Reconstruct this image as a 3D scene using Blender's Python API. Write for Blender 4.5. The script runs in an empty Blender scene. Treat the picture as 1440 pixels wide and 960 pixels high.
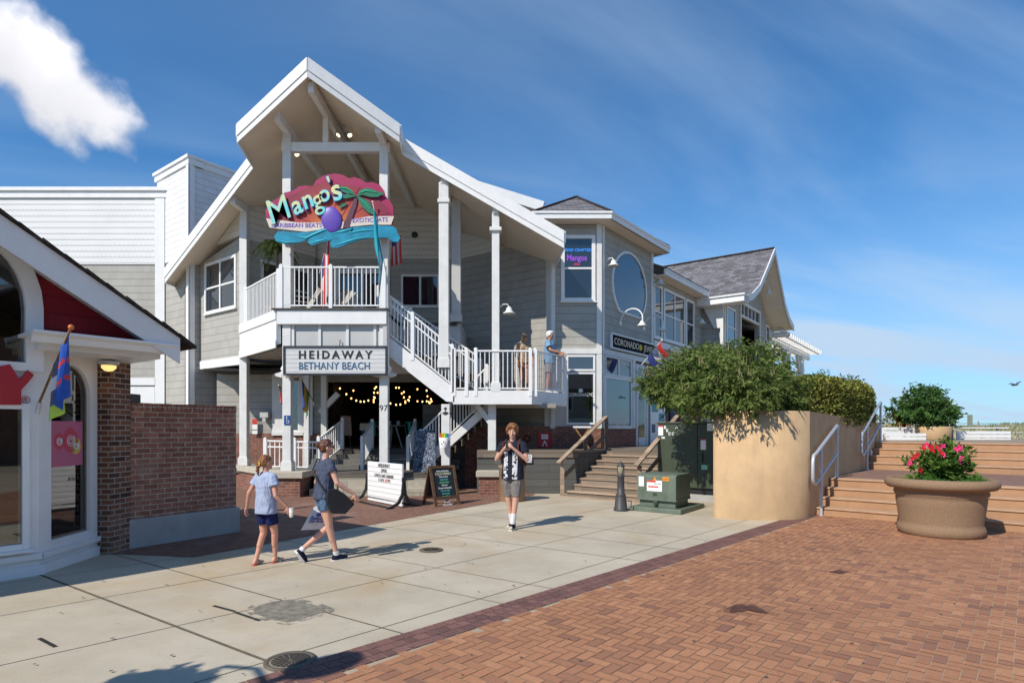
import bpy, bmesh, math, random
from mathutils import Vector, Matrix
R = math.radians
random.seed(7)
sc = bpy.context.scene
COL = sc.collection
# ---------------------------------------------------------------- camera, sky, sun
HC = 1.78; F = 840.0; HY = 602.0           # eye height, focal length and horizon row of the 1440 px wide picture
cd = bpy.data.cameras.new('camera'); cam = bpy.data.objects.new('camera', cd); COL.objects.link(cam)
cam.location = (0, 0, HC); cam.rotation_euler = (R(90), 0, 0)
cd.sensor_width = 36; cd.lens = 36*F/1440; cd.shift_y = (HY-480)/1440; cd.clip_start = .05; cd.clip_end = 3000
sc.camera = cam
SUN = Vector((-.68, -.733, .92)).normalized()      # towards the sun
sl = bpy.data.lights.new('sun', 'SUN'); sl.energy = 4.4; sl.angle = R(.53); sl.color = (1, .93, .82)
so = bpy.data.objects.new('sun', sl); COL.objects.link(so); so.rotation_euler = (-SUN).to_track_quat('-Z', 'Y').to_euler()
so.location = (-20, -20, 30)
wd = bpy.data.worlds.new('World'); sc.world = wd; wd.use_nodes = True
def world():
    nt = wd.node_tree; N = nt.nodes; L = nt.links; N.clear()
    out = N.new('ShaderNodeOutputWorld'); bg = N.new('ShaderNodeBackground'); bg.inputs[1].default_value = .112
    sky = N.new('ShaderNodeTexSky'); sky.sky_type = 'NISHITA'; sky.sun_disc = False
    sky.sun_elevation = math.asin(SUN.z); sky.sun_rotation = math.atan2(SUN.x, SUN.y) % (2*math.pi)
    sky.altitude = 0; sky.air_density = 1.0; sky.dust_density = .1; sky.ozone_density = 4.5
    tc = N.new('ShaderNodeTexCoord')
    def m(op, a, b=None, c=None):
        n = N.new('ShaderNodeMath'); n.operation = op
        for i, v in enumerate((a, b, c)):
            if v is None: continue
            if isinstance(v, (int, float)): n.inputs[i].default_value = v
            else: L.new(v, n.inputs[i])
        return n.outputs[0]
    sp = N.new('ShaderNodeSeparateXYZ'); L.new(tc.outputs['Generated'], sp.inputs[0])
    x, y, z = sp.outputs
    zz = m('MAXIMUM', m('ADD', z, .10), .05)
    cb = N.new('ShaderNodeCombineXYZ')
    # streaks of cirrus, drawn out along one bearing of the sky
    u = m('DIVIDE', m('ADD', m('MULTIPLY', x, .92), m('MULTIPLY', y, .38)), zz)
    v = m('DIVIDE', m('SUBTRACT', m('MULTIPLY', y, .92), m('MULTIPLY', x, .38)), zz)
    L.new(m('MULTIPLY', u, .45), cb.inputs[0]); L.new(m('MULTIPLY', v, 1.5), cb.inputs[1])
    n1 = N.new('ShaderNodeTexNoise'); n1.inputs['Scale'].default_value = .8; n1.inputs['Detail'].default_value = 9; n1.inputs['Roughness'].default_value = .52; n1.inputs['Distortion'].default_value = .7
    L.new(cb.outputs[0], n1.inputs['Vector'])
    n2 = N.new('ShaderNodeTexNoise'); n2.inputs['Scale'].default_value = 1.3; n2.inputs['Detail'].default_value = 3
    L.new(tc.outputs['Generated'], n2.inputs['Vector'])
    def mr(val, a, b, c=0, d=1):
        n = N.new('ShaderNodeMapRange'); n.interpolation_type = 'SMOOTHSTEP'; L.new(val, n.inputs[0])
        for i, q in enumerate((a, b, c, d)): n.inputs[i+1].default_value = q
        return n.outputs[0]
    side = mr(x, -.5, .6, .6, 1.15)
    ci = m('MULTIPLY', m('MULTIPLY', mr(n1.outputs[0], .36, .74), mr(n2.outputs[0], .25, .62)), m('MULTIPLY', m('MULTIPLY', side, .58), mr(z, .2, .6, 1, .8)))
    low = mr(z, -.02, .42, .62, 0)
    ci = m('ADD', ci, low)
    # one cumulus, upper left
    d0 = Vector((-690/840, 1, 520/840)).normalized()
    vs = N.new('ShaderNodeVectorMath'); vs.operation = 'SUBTRACT'; L.new(tc.outputs['Generated'], vs.inputs[0]); vs.inputs[1].default_value = d0
    right = Vector((d0.y, -d0.x, 0)).normalized(); up = right.cross(d0)
    def dot(vec):
        n = N.new('ShaderNodeVectorMath'); n.operation = 'DOT_PRODUCT'; L.new(vs.outputs[0], n.inputs[0]); n.inputs[1].default_value = vec; return n.outputs['Value']
    a = dot(right); b = dot(up)
    a2 = m('ADD', m('MULTIPLY', a, .94), m('MULTIPLY', b, -.20)); b2 = m('ADD', m('MULTIPLY', b, .94), m('MULTIPLY', a, .30))
    dist = m('SQRT', m('ADD', m('POWER', m('DIVIDE', a2, .145), 2), m('POWER', m('DIVIDE', b2, .058), 2)))
    n3 = N.new('ShaderNodeTexNoise'); n3.inputs['Scale'].default_value = 8; n3.inputs['Detail'].default_value = 10; n3.inputs['Roughness'].default_value = .52
    L.new(tc.outputs['Generated'], n3.inputs['Vector'])
    cu = mr(m('ADD', m('SUBTRACT', 1.0, dist), m('MULTIPLY', m('SUBTRACT', n3.outputs[0], .5), 2.6)), -.05, .48)
    sh = mr(m('ADD', m('MULTIPLY', b2, 6.0), n3.outputs[0]), .1, .9, 6.6, 9.6)
    mx = N.new('ShaderNodeMix'); mx.data_type = 'RGBA'; hs_ = N.new('ShaderNodeMix'); hs_.data_type = 'RGBA'; hs_.blend_type = 'MULTIPLY'; hs_.inputs[0].default_value = 1; L.new(sky.outputs[0], hs_.inputs[6]); hs_.inputs[7].default_value = (.40, .89, 1.17, 1)
    L.new(ci, mx.inputs[0]); L.new(hs_.outputs[2], mx.inputs[6]); mx.inputs[7].default_value = (4.2, 5.6, 7.3, 1)
    cc = N.new('ShaderNodeCombineColor'); L.new(sh, cc.inputs[0]); L.new(m('MULTIPLY', sh, .99), cc.inputs[1]); L.new(m('MULTIPLY', sh, 1.02), cc.inputs[2])
    mx2 = N.new('ShaderNodeMix'); mx2.data_type = 'RGBA'; L.new(m('MULTIPLY', cu, .93), mx2.inputs[0]); L.new(mx.outputs[2], mx2.inputs[6]); L.new(cc.outputs[0], mx2.inputs[7])
    L.new(mx2.outputs[2], bg.inputs[0]); L.new(bg.outputs[0], out.inputs[0])
world()
sc.view_settings.view_transform = 'Standard'; sc.view_settings.look = 'None'; sc.view_settings.exposure = .15; sc.view_settings.gamma = 1
sc.render.resolution_x = 1024; sc.render.resolution_y = 682

# ---------------------------------------------------------------- materials
MATS = {}
class NT:
    def __init__(s, name):
        s.mat = bpy.data.materials.new(name); s.mat.use_nodes = True; s.t = s.mat.node_tree; s.N = s.t.nodes; s.L = s.t.links
        s.b = s.N['Principled BSDF']; s.o = s.N['Material Output']; s._uv = None; s._ob = None
    def uv(s):
        if not s._uv: s._uv = s.N.new('ShaderNodeUVMap').outputs[0]
        return s._uv
    def ob(s):
        if not s._ob:
            s._ob = s.N.new('ShaderNodeNewGeometry').outputs['Position']
        return s._ob
    def m(s, op, a, b=None, c=None):
        n = s.N.new('ShaderNodeMath'); n.operation = op
        for i, v in enumerate((a, b, c)):
            if v is None: continue
            if isinstance(v, (int, float)): n.inputs[i].default_value = v
            else: s.L.new(v, n.inputs[i])
        return n.outputs[0]
    def noise(s, scale, detail=4, rough=.55, vec=None, dist=0, st=None):
        n = s.N.new('ShaderNodeTexNoise'); n.inputs['Scale'].default_value = scale; n.inputs['Detail'].default_value = detail
        n.inputs['Roughness'].default_value = rough; n.inputs['Distortion'].default_value = dist
        v = vec or s.ob()
        if st:
            mp = s.N.new('ShaderNodeMapping'); s.L.new(v, mp.inputs[0]); mp.inputs[3].default_value = st; v = mp.outputs[0]
        s.L.new(v, n.inputs['Vector']); return n.outputs[0]
    def mr(s, val, a, b, c=0, d=1):
        n = s.N.new('ShaderNodeMapRange'); s.L.new(val, n.inputs[0])
        for i, q in enumerate((a, b, c, d)): n.inputs[i+1].default_value = q
        return n.outputs[0]
    def mix(s, f, a, b, mode='MIX'):
        n = s.N.new('ShaderNodeMix'); n.data_type = 'RGBA'; n.blend_type = mode
        for i, v in ((0, f), (6, a), (7, b)):
            if isinstance(v, (int, float)): n.inputs[i].default_value = v
            elif isinstance(v, (tuple, list)): n.inputs[i].default_value = (*v[:3], 1)
            else: s.L.new(v, n.inputs[i])
        return n.outputs[2]
    def bump(s, h, strength=.5, dist=.01):
        n = s.N.new('ShaderNodeBump'); n.inputs['Strength'].default_value = strength; n.inputs['Distance'].default_value = dist
        s.L.new(h, n.inputs['Height']); s.L.new(n.outputs[0], s.b.inputs['Normal'])
    def fin(s, col, rough=.6, spec=.4, metal=0):
        if isinstance(col, (tuple, list)): s.b.inputs['Base Color'].default_value = (*col[:3], 1)
        else: s.L.new(col, s.b.inputs['Base Color'])
        if isinstance(rough, (int, float)): s.b.inputs['Roughness'].default_value = rough
        else: s.L.new(rough, s.b.inputs['Roughness'])
        s.b.inputs['Specular IOR Level'].default_value = spec; s.b.inputs['Metallic'].default_value = metal
        return s.mat
    def attr(s, name):
        n = s.N.new('ShaderNodeAttribute'); n.attribute_name = name; return n
def sc3(c, k): return tuple(min(1, x*k) for x in c)
def pm(name, col, rough=.6, var=.12, scale=2.5, bump=.15, bs=60, metal=0, spec=.4, bd=.002, dirt=0):
    if name in MATS: return MATS[name]
    t = NT(name)
    c = t.mix(t.mr(t.noise(scale, 6, .65), .3, .7), sc3(col, 1-var), sc3(col, 1+var*.6))
    if dirt: c = t.mix(t.mr(t.noise(9, 5, .7, st=(1, 1, .12)), .52, .8, 0, dirt), c, sc3(col, .45))
    if bump: t.bump(t.noise(bs, 3), bump, bd)
    MATS[name] = t.fin(c, rough, spec, metal); return MATS[name]
def siding(name, col, row=.235, width=.22):
    t = NT(name); b = t.N.new('ShaderNodeTexBrick'); t.L.new(t.uv(), b.inputs[0])
    b.inputs['Scale'].default_value = 1; b.inputs['Brick Width'].default_value = width; b.inputs['Row Height'].default_value = row
    b.inputs['Mortar Size'].default_value = .0025; b.inputs['Mortar Smooth'].default_value = .2; b.inputs['Bias'].default_value = 0
    b.inputs['Color1'].default_value = (*sc3(col, .95), 1); b.inputs['Color2'].default_value = (*sc3(col, 1.05), 1); b.inputs['Mortar'].default_value = (*sc3(col, .72), 1)
    b.offset = .41; b.squash = 1
    sp = t.N.new('ShaderNodeSeparateXYZ'); t.L.new(t.uv(), sp.inputs[0])
    fv = t.m('FRACT', t.m('DIVIDE', sp.outputs[1], row))
    c = t.mix(t.mr(t.noise(1.3, 5), .3, .7, 0, 1), b.outputs[0], t.mix(1.0, b.outputs[0], (.90, .90, .89), 'MULTIPLY'))
    gap = t.m('LESS_THAN', fv, .055)                      # gap under each course, its shade painted dark into the colour
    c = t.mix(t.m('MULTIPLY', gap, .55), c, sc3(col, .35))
    h = t.m('ADD', t.m('MULTIPLY', t.m('SUBTRACT', 1.0, fv), .8), t.m('MULTIPLY', t.noise(50, 3, st=(1, 1, .15)), .12))
    h = t.m('SUBTRACT', h, t.m('MULTIPLY', gap, 1.0))
    t.bump(h, .8, .022); MATS[name] = t.fin(c, .75, .25); return MATS[name]
def fishscale(name, col, row=.20, width=.15):
    t = NT(name); sp = t.N.new('ShaderNodeSeparateXYZ'); t.L.new(t.uv(), sp.inputs[0])
    vr = t.m('DIVIDE', sp.outputs[1], row); fl = t.m('FLOOR', vr); fv = t.m('FRACT', vr)
    fu = t.m('SUBTRACT', t.m('FRACT', t.m('ADD', t.m('DIVIDE', sp.outputs[0], width), t.m('MULTIPLY', t.m('MODULO', fl, 2), .5))), .5)
    yb = t.m('SUBTRACT', .5, t.m('SQRT', t.m('MAXIMUM', t.m('SUBTRACT', .25, t.m('MULTIPLY', fu, fu)), 0)))
    yb = t.m('MULTIPLY', yb, width/row)
    up = t.mr(t.m('SUBTRACT', fv, yb), 0, .06)
    h = t.m('ADD', t.m('MULTIPLY', up, .9), t.m('MULTIPLY', t.m('SUBTRACT', 1, fv), .5))
    edge = t.m('MULTIPLY', t.m('LESS_THAN', t.m('ABSOLUTE', t.m('SUBTRACT', fv, yb)), .05), .3)  # dark line along each scallop edge: overlap shade put into the colour
    c = t.mix(t.mr(t.noise(1.2, 5), .3, .7), sc3(col, .93), col); c = t.mix(edge, c, sc3(col, .5))
    t.bump(h, 1, .02); MATS[name] = t.fin(c, .6, .3); return MATS[name]
def brickm(name, c1, c2, mortar, bw=.21, rh=.075, ms=.006, dark=.5, spec=.2):
    t = NT(name); b = t.N.new('ShaderNodeTexBrick'); t.L.new(t.uv(), b.inputs[0])
    b.inputs['Scale'].default_value = 1; b.inputs['Brick Width'].default_value = bw; b.inputs['Row Height'].default_value = rh
    b.inputs['Mortar Size'].default_value = ms; b.inputs['Mortar Smooth'].default_value = .15; b.inputs['Bias'].default_value = 0
    b.inputs['Color1'].default_value = (*c1, 1); b.inputs['Color2'].default_value = (*c2, 1); b.inputs['Mortar'].default_value = (*mortar, 1)
    c = t.mix(t.mr(t.noise(7, 5, .6), .35, .7, 0, dark), b.outputs[0], sc3(c1, .35))
    c = t.mix(t.mr(t.noise(1.1, 5, .7), .55, .75, 0, .35), c, (.42, .37, .33))
    h = t.m('ADD', t.m('MULTIPLY', b.outputs[1], -1), t.m('MULTIPLY', t.noise(70, 3), .4))
    t.bump(h, .8, .008); MATS[name] = t.fin(c, .88, spec); return MATS[name]
def roofm(name, col):
    t = NT(name); b = t.N.new('ShaderNodeTexBrick'); t.L.new(t.uv(), b.inputs[0])
    b.inputs['Scale'].default_value = 1; b.inputs['Brick Width'].default_value = .32; b.inputs['Row Height'].default_value = .17
    b.inputs['Mortar Size'].default_value = .012; b.inputs['Mortar Smooth'].default_value = .2
    b.inputs['Color1'].default_value = (*sc3(col, .6), 1); b.inputs['Color2'].default_value = (*sc3(col, 1.45), 1); b.inputs['Mortar'].default_value = (*sc3(col, .35), 1)
    c = t.mix(t.mr(t.noise(26, 3), .3, .7, 0, .4), b.outputs[0], sc3(col, .5))
    sp = t.N.new('ShaderNodeSeparateXYZ'); t.L.new(t.uv(), sp.inputs[0])
    t.bump(t.m('ADD', t.m('SUBTRACT', 1, t.m('FRACT', t.m('DIVIDE', sp.outputs[1], .17))), t.m('MULTIPLY', t.noise(150, 2), .3)), .7, .012)
    MATS[name] = t.fin(c, .92, .2); return MATS[name]
def planks(name, col, w=.14, length=2.4, var=.35):
    t = NT(name); b = t.N.new('ShaderNodeTexBrick'); t.L.new(t.uv(), b.inputs[0])
    b.inputs['Scale'].default_value = 1; b.inputs['Brick Width'].default_value = length; b.inputs['Row Height'].default_value = w
    b.inputs['Mortar Size'].default_value = .004; b.inputs['Mortar Smooth'].default_value = .1
    b.inputs['Color1'].default_value = (*sc3(col, 1-var), 1); b.inputs['Color2'].default_value = (*sc3(col, 1+var), 1); b.inputs['Mortar'].default_value = (*sc3(col, .2), 1)
    g = t.noise(5, 6, .7, vec=t.uv(), st=(.6, 12, 1)); c = t.mix(t.mr(g, .3, .7, 0, .6), b.outputs[0], sc3(col, .5))
    t.bump(t.m('ADD', t.m('MULTIPLY', b.outputs[1], -1), t.m('MULTIPLY', g, .4)), .5, .006)
    MATS[name] = t.fin(c, .8, .25); return MATS[name]
def glass(name, tint=(.012, .02, .03), ior=1.9):
    t = NT(name); t.b.inputs['IOR'].default_value = ior
    t.bump(t.noise(1.1, 2), .06, .05)
    MATS[name] = t.fin(tint, .03, .5); return MATS[name]
def clearglass(name, refl=.16):
    t = NT(name); g = t.N.new('ShaderNodeBsdfGlossy'); g.inputs['Roughness'].default_value = .02
    tr = t.N.new('ShaderNodeBsdfTransparent'); tr.inputs[0].default_value = (.72, .76, .74, 1)
    fr = t.N.new('ShaderNodeFresnel'); fr.inputs[0].default_value = 1.5
    mx = t.N.new('ShaderNodeMixShader'); t.L.new(t.m('ADD', fr.outputs[0], refl), mx.inputs[0]); t.L.new(tr.outputs[0], mx.inputs[1]); t.L.new(g.outputs[0], mx.inputs[2])
    t.L.new(mx.outputs[0], t.o.inputs[0]); MATS[name] = t.mat; return t.mat
def emis(name, col, st):
    t = NT(name); t.b.inputs['Emission Color'].default_value = (*col, 1); t.b.inputs['Emission Strength'].default_value = st
    MATS[name] = t.fin(col, .5); return MATS[name]
def leafm(name, c1, c2, trans=.25):
    t = NT(name); a = t.attr('rnd'); c = t.mix(a.outputs['Fac'], c1, c2); t.fin(c, .6, .12)
    d = t.N.new('ShaderNodeBsdfTranslucent'); t.L.new(c, d.inputs[0])
    mx = t.N.new('ShaderNodeMixShader'); mx.inputs[0].default_value = trans
    t.L.new(t.b.outputs[0], mx.inputs[1]); t.L.new(d.outputs[0], mx.inputs[2]); t.L.new(mx.outputs[0], t.o.inputs[0])
    MATS[name] = t.mat; return t.mat
def rndm(name, c1, c2, c3, rough=.8):
    t = NT(name); a = t.attr('rnd').outputs['Fac']
    n = t.N.new('ShaderNodeValToRGB'); t.L.new(a, n.inputs[0]); e = n.color_ramp.elements
    e[0].color = (*c1, 1); e[1].color = (*c3, 1); q = e.new(.5); q.color = (*c2, 1)
    c = t.mix(t.mr(t.noise(38, 4, .7), .35, .75, 0, .45), n.outputs[0], sc3(c2, .5))
    c = t.mix(t.mr(t.noise(.55, 6, .65), .40, .75, 0, .45), c, sc3(c2, .62))
    c = t.mix(t.mr(t.noise(2.6, 6, .7, dist=.6), .62, .72, 0, .55), c, sc3(c1, .45))
    t.bump(t.noise(110, 3), .35, .003); MATS[name] = t.fin(c, rough, .25); return MATS[name]

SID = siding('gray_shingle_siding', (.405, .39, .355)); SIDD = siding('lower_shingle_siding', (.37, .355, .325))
FSW = fishscale('white_scallop_shingle', (.74, .74, .73)); FSC = fishscale('cream_scallop_shingle', (.66, .63, .57))
WSH = siding('white_shingle', (.74, .74, .74), .20, .16)
WP = pm('white_paint', (.78, .78, .77), .45, .06, 3, .05, dirt=.12)
WPS = pm('old_white_paint', (.70, .70, .68), .5, .10, 3, .1, dirt=.2)
SOF = pm('soffit_board', (.78, .69, .57), .7, .05, 2, .05)
GRP = pm('gray_paint', (.50, .50, .49), .5, .06)
WV = pm('white_vinyl', (.80, .80, .79), .3, .03, 4, 0)
RSH = roofm('gray_roof_shingle', (.17, .165, .175)); RSB = roofm('brown_roof_shingle', (.06, .045, .04))
BR1 = brickm('red_brick', (.30, .12, .08), (.20, .085, .065), (.34, .30, .26))
BRW = brickm('garden_wall_brick', (.42, .185, .125), (.25, .105, .075), (.52, .43, .34), .21, .078, .008, .6)
BRP = brickm('pillar_brick', (.26, .12, .07), (.055, .035, .03), (.42, .36, .30), .21, .075, .008, .3)
CAP = pm('stone_cap', (.46, .42, .34), .85, .12, 5, .3, 90)
LST = brickm('limestone_block', (.43, .39, .31), (.36, .33, .27), (.22, .20, .17), .8, .3, .008, .3)
CON = pm('raw_concrete', (.36, .36, .35), .9, .15, 3, .4, 50, dirt=.3)
GL = glass('window_glass'); GLB = glass('blue_reflecting_glass', (.015, .03, .055), 2.2); CG = clearglass('shop_glass', .10)
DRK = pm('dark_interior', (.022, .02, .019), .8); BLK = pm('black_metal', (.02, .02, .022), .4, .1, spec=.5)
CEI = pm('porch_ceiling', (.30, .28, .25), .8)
WOOD = planks('weathered_wood', (.25, .20, .155)); WOODS = planks('sunlit_stair_wood', (.42, .31, .22), .13); DKW = planks('dark_porch_wood', (.13, .115, .10), .14)  # stair wood is a lighter copy of the weathered wood, sunlight put into its colour
SKT = planks('gray_skirt_board', (.12, .118, .108), .2, 3.0, .2)
GAL = pm('galvanized_steel', (.55, .58, .62), .4, .12, 8, .1, metal=.35)
TAN = pm('tan_stucco', (.53, .36, .20), .85, .16, 1.6, .35, 70, bd=.002, dirt=.30)
STP = pm('tan_step_concrete', (.41, .235, .13), .85, .14, 2, .4, 120, dirt=.2); STE = pm('step_nosing', (.46, .29, .175), .8, .15, 5, .3)
GRN = pm('dark_green_enamel', (.062, .078, .052), .38, .10, 2, .05, dirt=.2); GRN2 = pm('pale_green_enamel', (.13, .165, .125), .45, .22, 4, .1, dirt=.45)
AGG = pm('exposed_aggregate', (.27, .175, .105), .9, .3, 60, .8, 160, bd=.004)
SOIL = pm('potting_soil', (.05, .035, .025), .95, .3, 20, .5)
STK = pm('white_sticker', (.8, .8, .8), .4, 0, 1, 0); STR = pm('red_sticker', (.6, .06, .04), .4, 0, 1, 0); STO = pm('orange_sticker', (.75, .28, .03), .4, 0, 1, 0)
INK = pm('black_ink', (.02, .02, .02), .6, 0, 1, 0)

# ---------------------------------------------------------------- mesh builder
ORG = {}
def V(*a): return Vector(a)
class MB:
    def __init__(s): s.v = []; s.f = []; s.mi = []; s.r = []; s.sm = []
    def add(s, vs, fs, mi=0, r=0, sm=False):
        o = len(s.v); s.v += [Vector(p) for p in vs]; s.f += [[i+o for i in f] for f in fs]
        s.mi += [mi]*len(fs); s.r += [r]*len(fs); s.sm += [sm]*len(fs); return s
    def hexa(s, p, mi=0, r=0):
        return s.add(p, [(3, 2, 1, 0), (4, 5, 6, 7), (0, 1, 5, 4), (1, 2, 6, 5), (2, 3, 7, 6), (3, 0, 4, 7)], mi, r)
    def box(s, x0, x1, y0, y1, z0, z1, mi=0):
        return s.hexa([(x0, y0, z0), (x1, y0, z0), (x1, y1, z0), (x0, y1, z0), (x0, y0, z1), (x1, y0, z1), (x1, y1, z1), (x0, y1, z1)], mi)
    def beam(s, p, q, w, h, up=V(0, 0, 1), mi=0):
        p, q = Vector(p), Vector(q); d = (q-p).normalized(); sd = d.cross(up)
        if sd.length < 1e-4: sd = d.cross(V(0, 1, 0))
        sd.normalize(); u = sd.cross(d).normalized(); a = sd*(w/2); b = u*(h/2)
        return s.hexa([p-a-b, p+a-b, q+a-b, q-a-b, p-a+b, p+a+b, q+a+b, q-a+b], mi)
    def slab(s, pts, off, mi=0, side=None):
        pts = [Vector(p) for p in pts]; off = Vector(off); n = len(pts)
        nrm = V(0, 0, 0)
        for i in range(n): nrm += pts[i].cross(pts[(i+1) % n])
        if nrm.dot(off) > 0: pts = pts[::-1]
        s.add(pts+[p+off for p in pts], [tuple(range(n)), tuple(range(2*n-1, n-1, -1))], mi)
        return s.add(pts+[p+off for p in pts], [(i, i+n, (i+1) % n+n, (i+1) % n) for i in range(n)], mi if side is None else side)
    def prism(s, poly, z0, z1, mi=0, side=None):
        return s.slab([(x, y, z0) for x, y in poly], (0, 0, z1-z0), mi, side)
    def tube(s, pts, r, n=8, mi=0, cap=True):
        pts = [Vector(p) for p in pts]; rs = r if isinstance(r, (list, tuple)) else [r]*len(pts)
        vs = []; fs = []; pv = None
        for i, p in enumerate(pts):
            d = (pts[min(i+1, len(pts)-1)]-pts[max(i-1, 0)]).normalized()
            if pv is None: pv = d.cross(V(0, 0, 1) if abs(d.z) < .9 else V(1, 0, 0)).normalized()
            pv = (pv-d*pv.dot(d)).normalized(); b = d.cross(pv)
            for k in range(n):
                a = 2*math.pi*k/n; vs.append(p+(pv*math.cos(a)+b*math.sin(a))*rs[i])
            if i:
                for k in range(n): fs.append(((i-1)*n+k, (i-1)*n+(k+1) % n, i*n+(k+1) % n, i*n+k))
        s.add(vs, fs, mi, 0, True)
        if cap:
            s.add(vs[:n], [tuple(range(n-1, -1, -1))], mi); s.add(vs[-n:], [tuple(range(n))], mi)
        return s
    def lathe(s, prof, c=(0, 0, 0), n=24, mi=0, sx=1, sy=1):
        vs = []; fs = []
        for i, (r, z) in enumerate(prof):
            for k in range(n):
                a = 2*math.pi*k/n; vs.append((c[0]+r*math.cos(a)*sx, c[1]+r*math.sin(a)*sy, c[2]+z))
            if i:
                for k in range(n): fs.append(((i-1)*n+k, (i-1)*n+(k+1) % n, i*n+(k+1) % n, i*n+k))
        s.add(vs, fs, mi, 0, True); m = len(prof)-1
        if prof[0][0] > 1e-4: s.add(vs[:n], [tuple(range(n-1, -1, -1))], mi)
        if prof[-1][0] > 1e-4: s.add(vs[m*n:], [tuple(range(n))], mi)
        return s
    def ell(s, c, r, n=12, mi=0, rot=None):
        prof = [(math.sin(math.pi*i/n), -math.cos(math.pi*i/n)) for i in range(n+1)]; vs = []; fs = []; m = n*2
        for i, (a, z) in enumerate(prof):
            for k in range(m):
                p = V(a*math.cos(2*math.pi*k/m)*r[0], a*math.sin(2*math.pi*k/m)*r[1], z*r[2])
                if rot: p = rot @ p
                vs.append(Vector(c)+p)
            if i:
                for k in range(m): fs.append(((i-1)*m+k, (i-1)*m+(k+1) % m, i*m+(k+1) % m, i*m+k))
        return s.add(vs, fs, mi, 0, True)
    def cap(s, p, q, r1, r2, n=10):                 # capsule with round ends
        p, q = Vector(p), Vector(q); d = (q-p).normalized(); pts = []; rs = []
        for i in range(5):
            a = math.pi/2*(1-i/4); pts.append(p-d*r1*math.sin(a)); rs.append(max(r1*math.cos(a), 1e-4))
        for i in range(5):
            a = math.pi/2*i/4; pts.append(q+d*r2*math.sin(a)); rs.append(max(r2*math.cos(a), 1e-4))
        return s.tube(pts, rs, n)
    def build(s, name, mat, parent=None, o=None, bevel=0, smooth=False, label=None, rnd=False):
        if parent is not None: o = ORG[parent.name]
        o = Vector(o if o is not None else (0, 0, 0))
        me = bpy.data.meshes.new(name); me.from_pydata([tuple(p-o) for p in s.v], [], s.f)
        for m in (mat if isinstance(mat, (list, tuple)) else [mat]): me.materials.append(m)
        me.polygons.foreach_set('material_index', s.mi); me.polygons.foreach_set('use_smooth', [x or smooth for x in s.sm])
        uv = me.uv_layers.new(name='UVMap'); vs = s.v; dat = []
        for p in me.polygons:
            n = p.normal; t = Vector((-n.y, n.x, 0))
            if abs(n.z) > .95 or t.length < 1e-4: t = Vector((1, 0, 0)); b = Vector((0, 1, 0))
            else:
                t.normalize(); b = n.cross(t)
                if b.z < 0: b = -b
            for vi in p.vertices: q = vs[vi]; dat += [q.dot(t)+50, q.dot(b)+50]
        uv.data.foreach_set('uv', dat)
        if rnd:
            a = me.attributes.new('rnd', 'FLOAT', 'FACE'); a.data.foreach_set('value', s.r)
        ob = bpy.data.objects.new(name, me); COL.objects.link(ob)
        if parent is not None: ob.parent = parent
        else: ob.location = o
        ORG[ob.name] = o
        if bevel:
            b = ob.modifiers.new('bevel', 'BEVEL'); b.width = bevel; b.segments = 2; b.limit_method = 'ANGLE'; b.angle_limit = R(40)
        if label: ob['label'] = label
        return ob
def tag(o, label=None, cat=None, group=None, kind=None):
    for k, v in (('label', label), ('category', cat), ('group', group), ('kind', kind)):
        if v: o[k] = v
    return o
def thing(name, loc, label, cat, group=None, rz=0, local=False):
    o = bpy.data.objects.new(name, None); COL.objects.link(o); o.location = loc; o.rotation_euler = (0, 0, rz); o.empty_display_size = .2
    ORG[o.name] = Vector((0, 0, 0)) if local else Vector(loc)
    return tag(o, label, cat, group)
def dup(o, loc=None, rz=None, label=None, parent=None):
    c = o.copy(); COL.objects.link(c); ORG[c.name] = ORG.get(o.name)
    if loc is not None: c.location = loc
    if rz is not None: c.rotation_euler = (0, 0, rz)
    if label: c['label'] = label
    if parent is not None: c.parent = parent
    for ch in [x for x in bpy.data.objects if x.parent == o]: dup(ch, parent=c)
    return c
def P(px, py, Y): return V((px-720)/F*Y, Y, HC+(HY-py)/F*Y)
def G(px, py, z=0):                                   # the point of the level z seen at a picture point
    Y = F*(HC-z)/(py-HY); return V((px-720)/F*Y, Y, z)
A = V(.6, .8, 0); B = V(.8, -.6, 0); NA = V(.8, -.6, 0); NB = V(-.6, -.8, 0)
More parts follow.
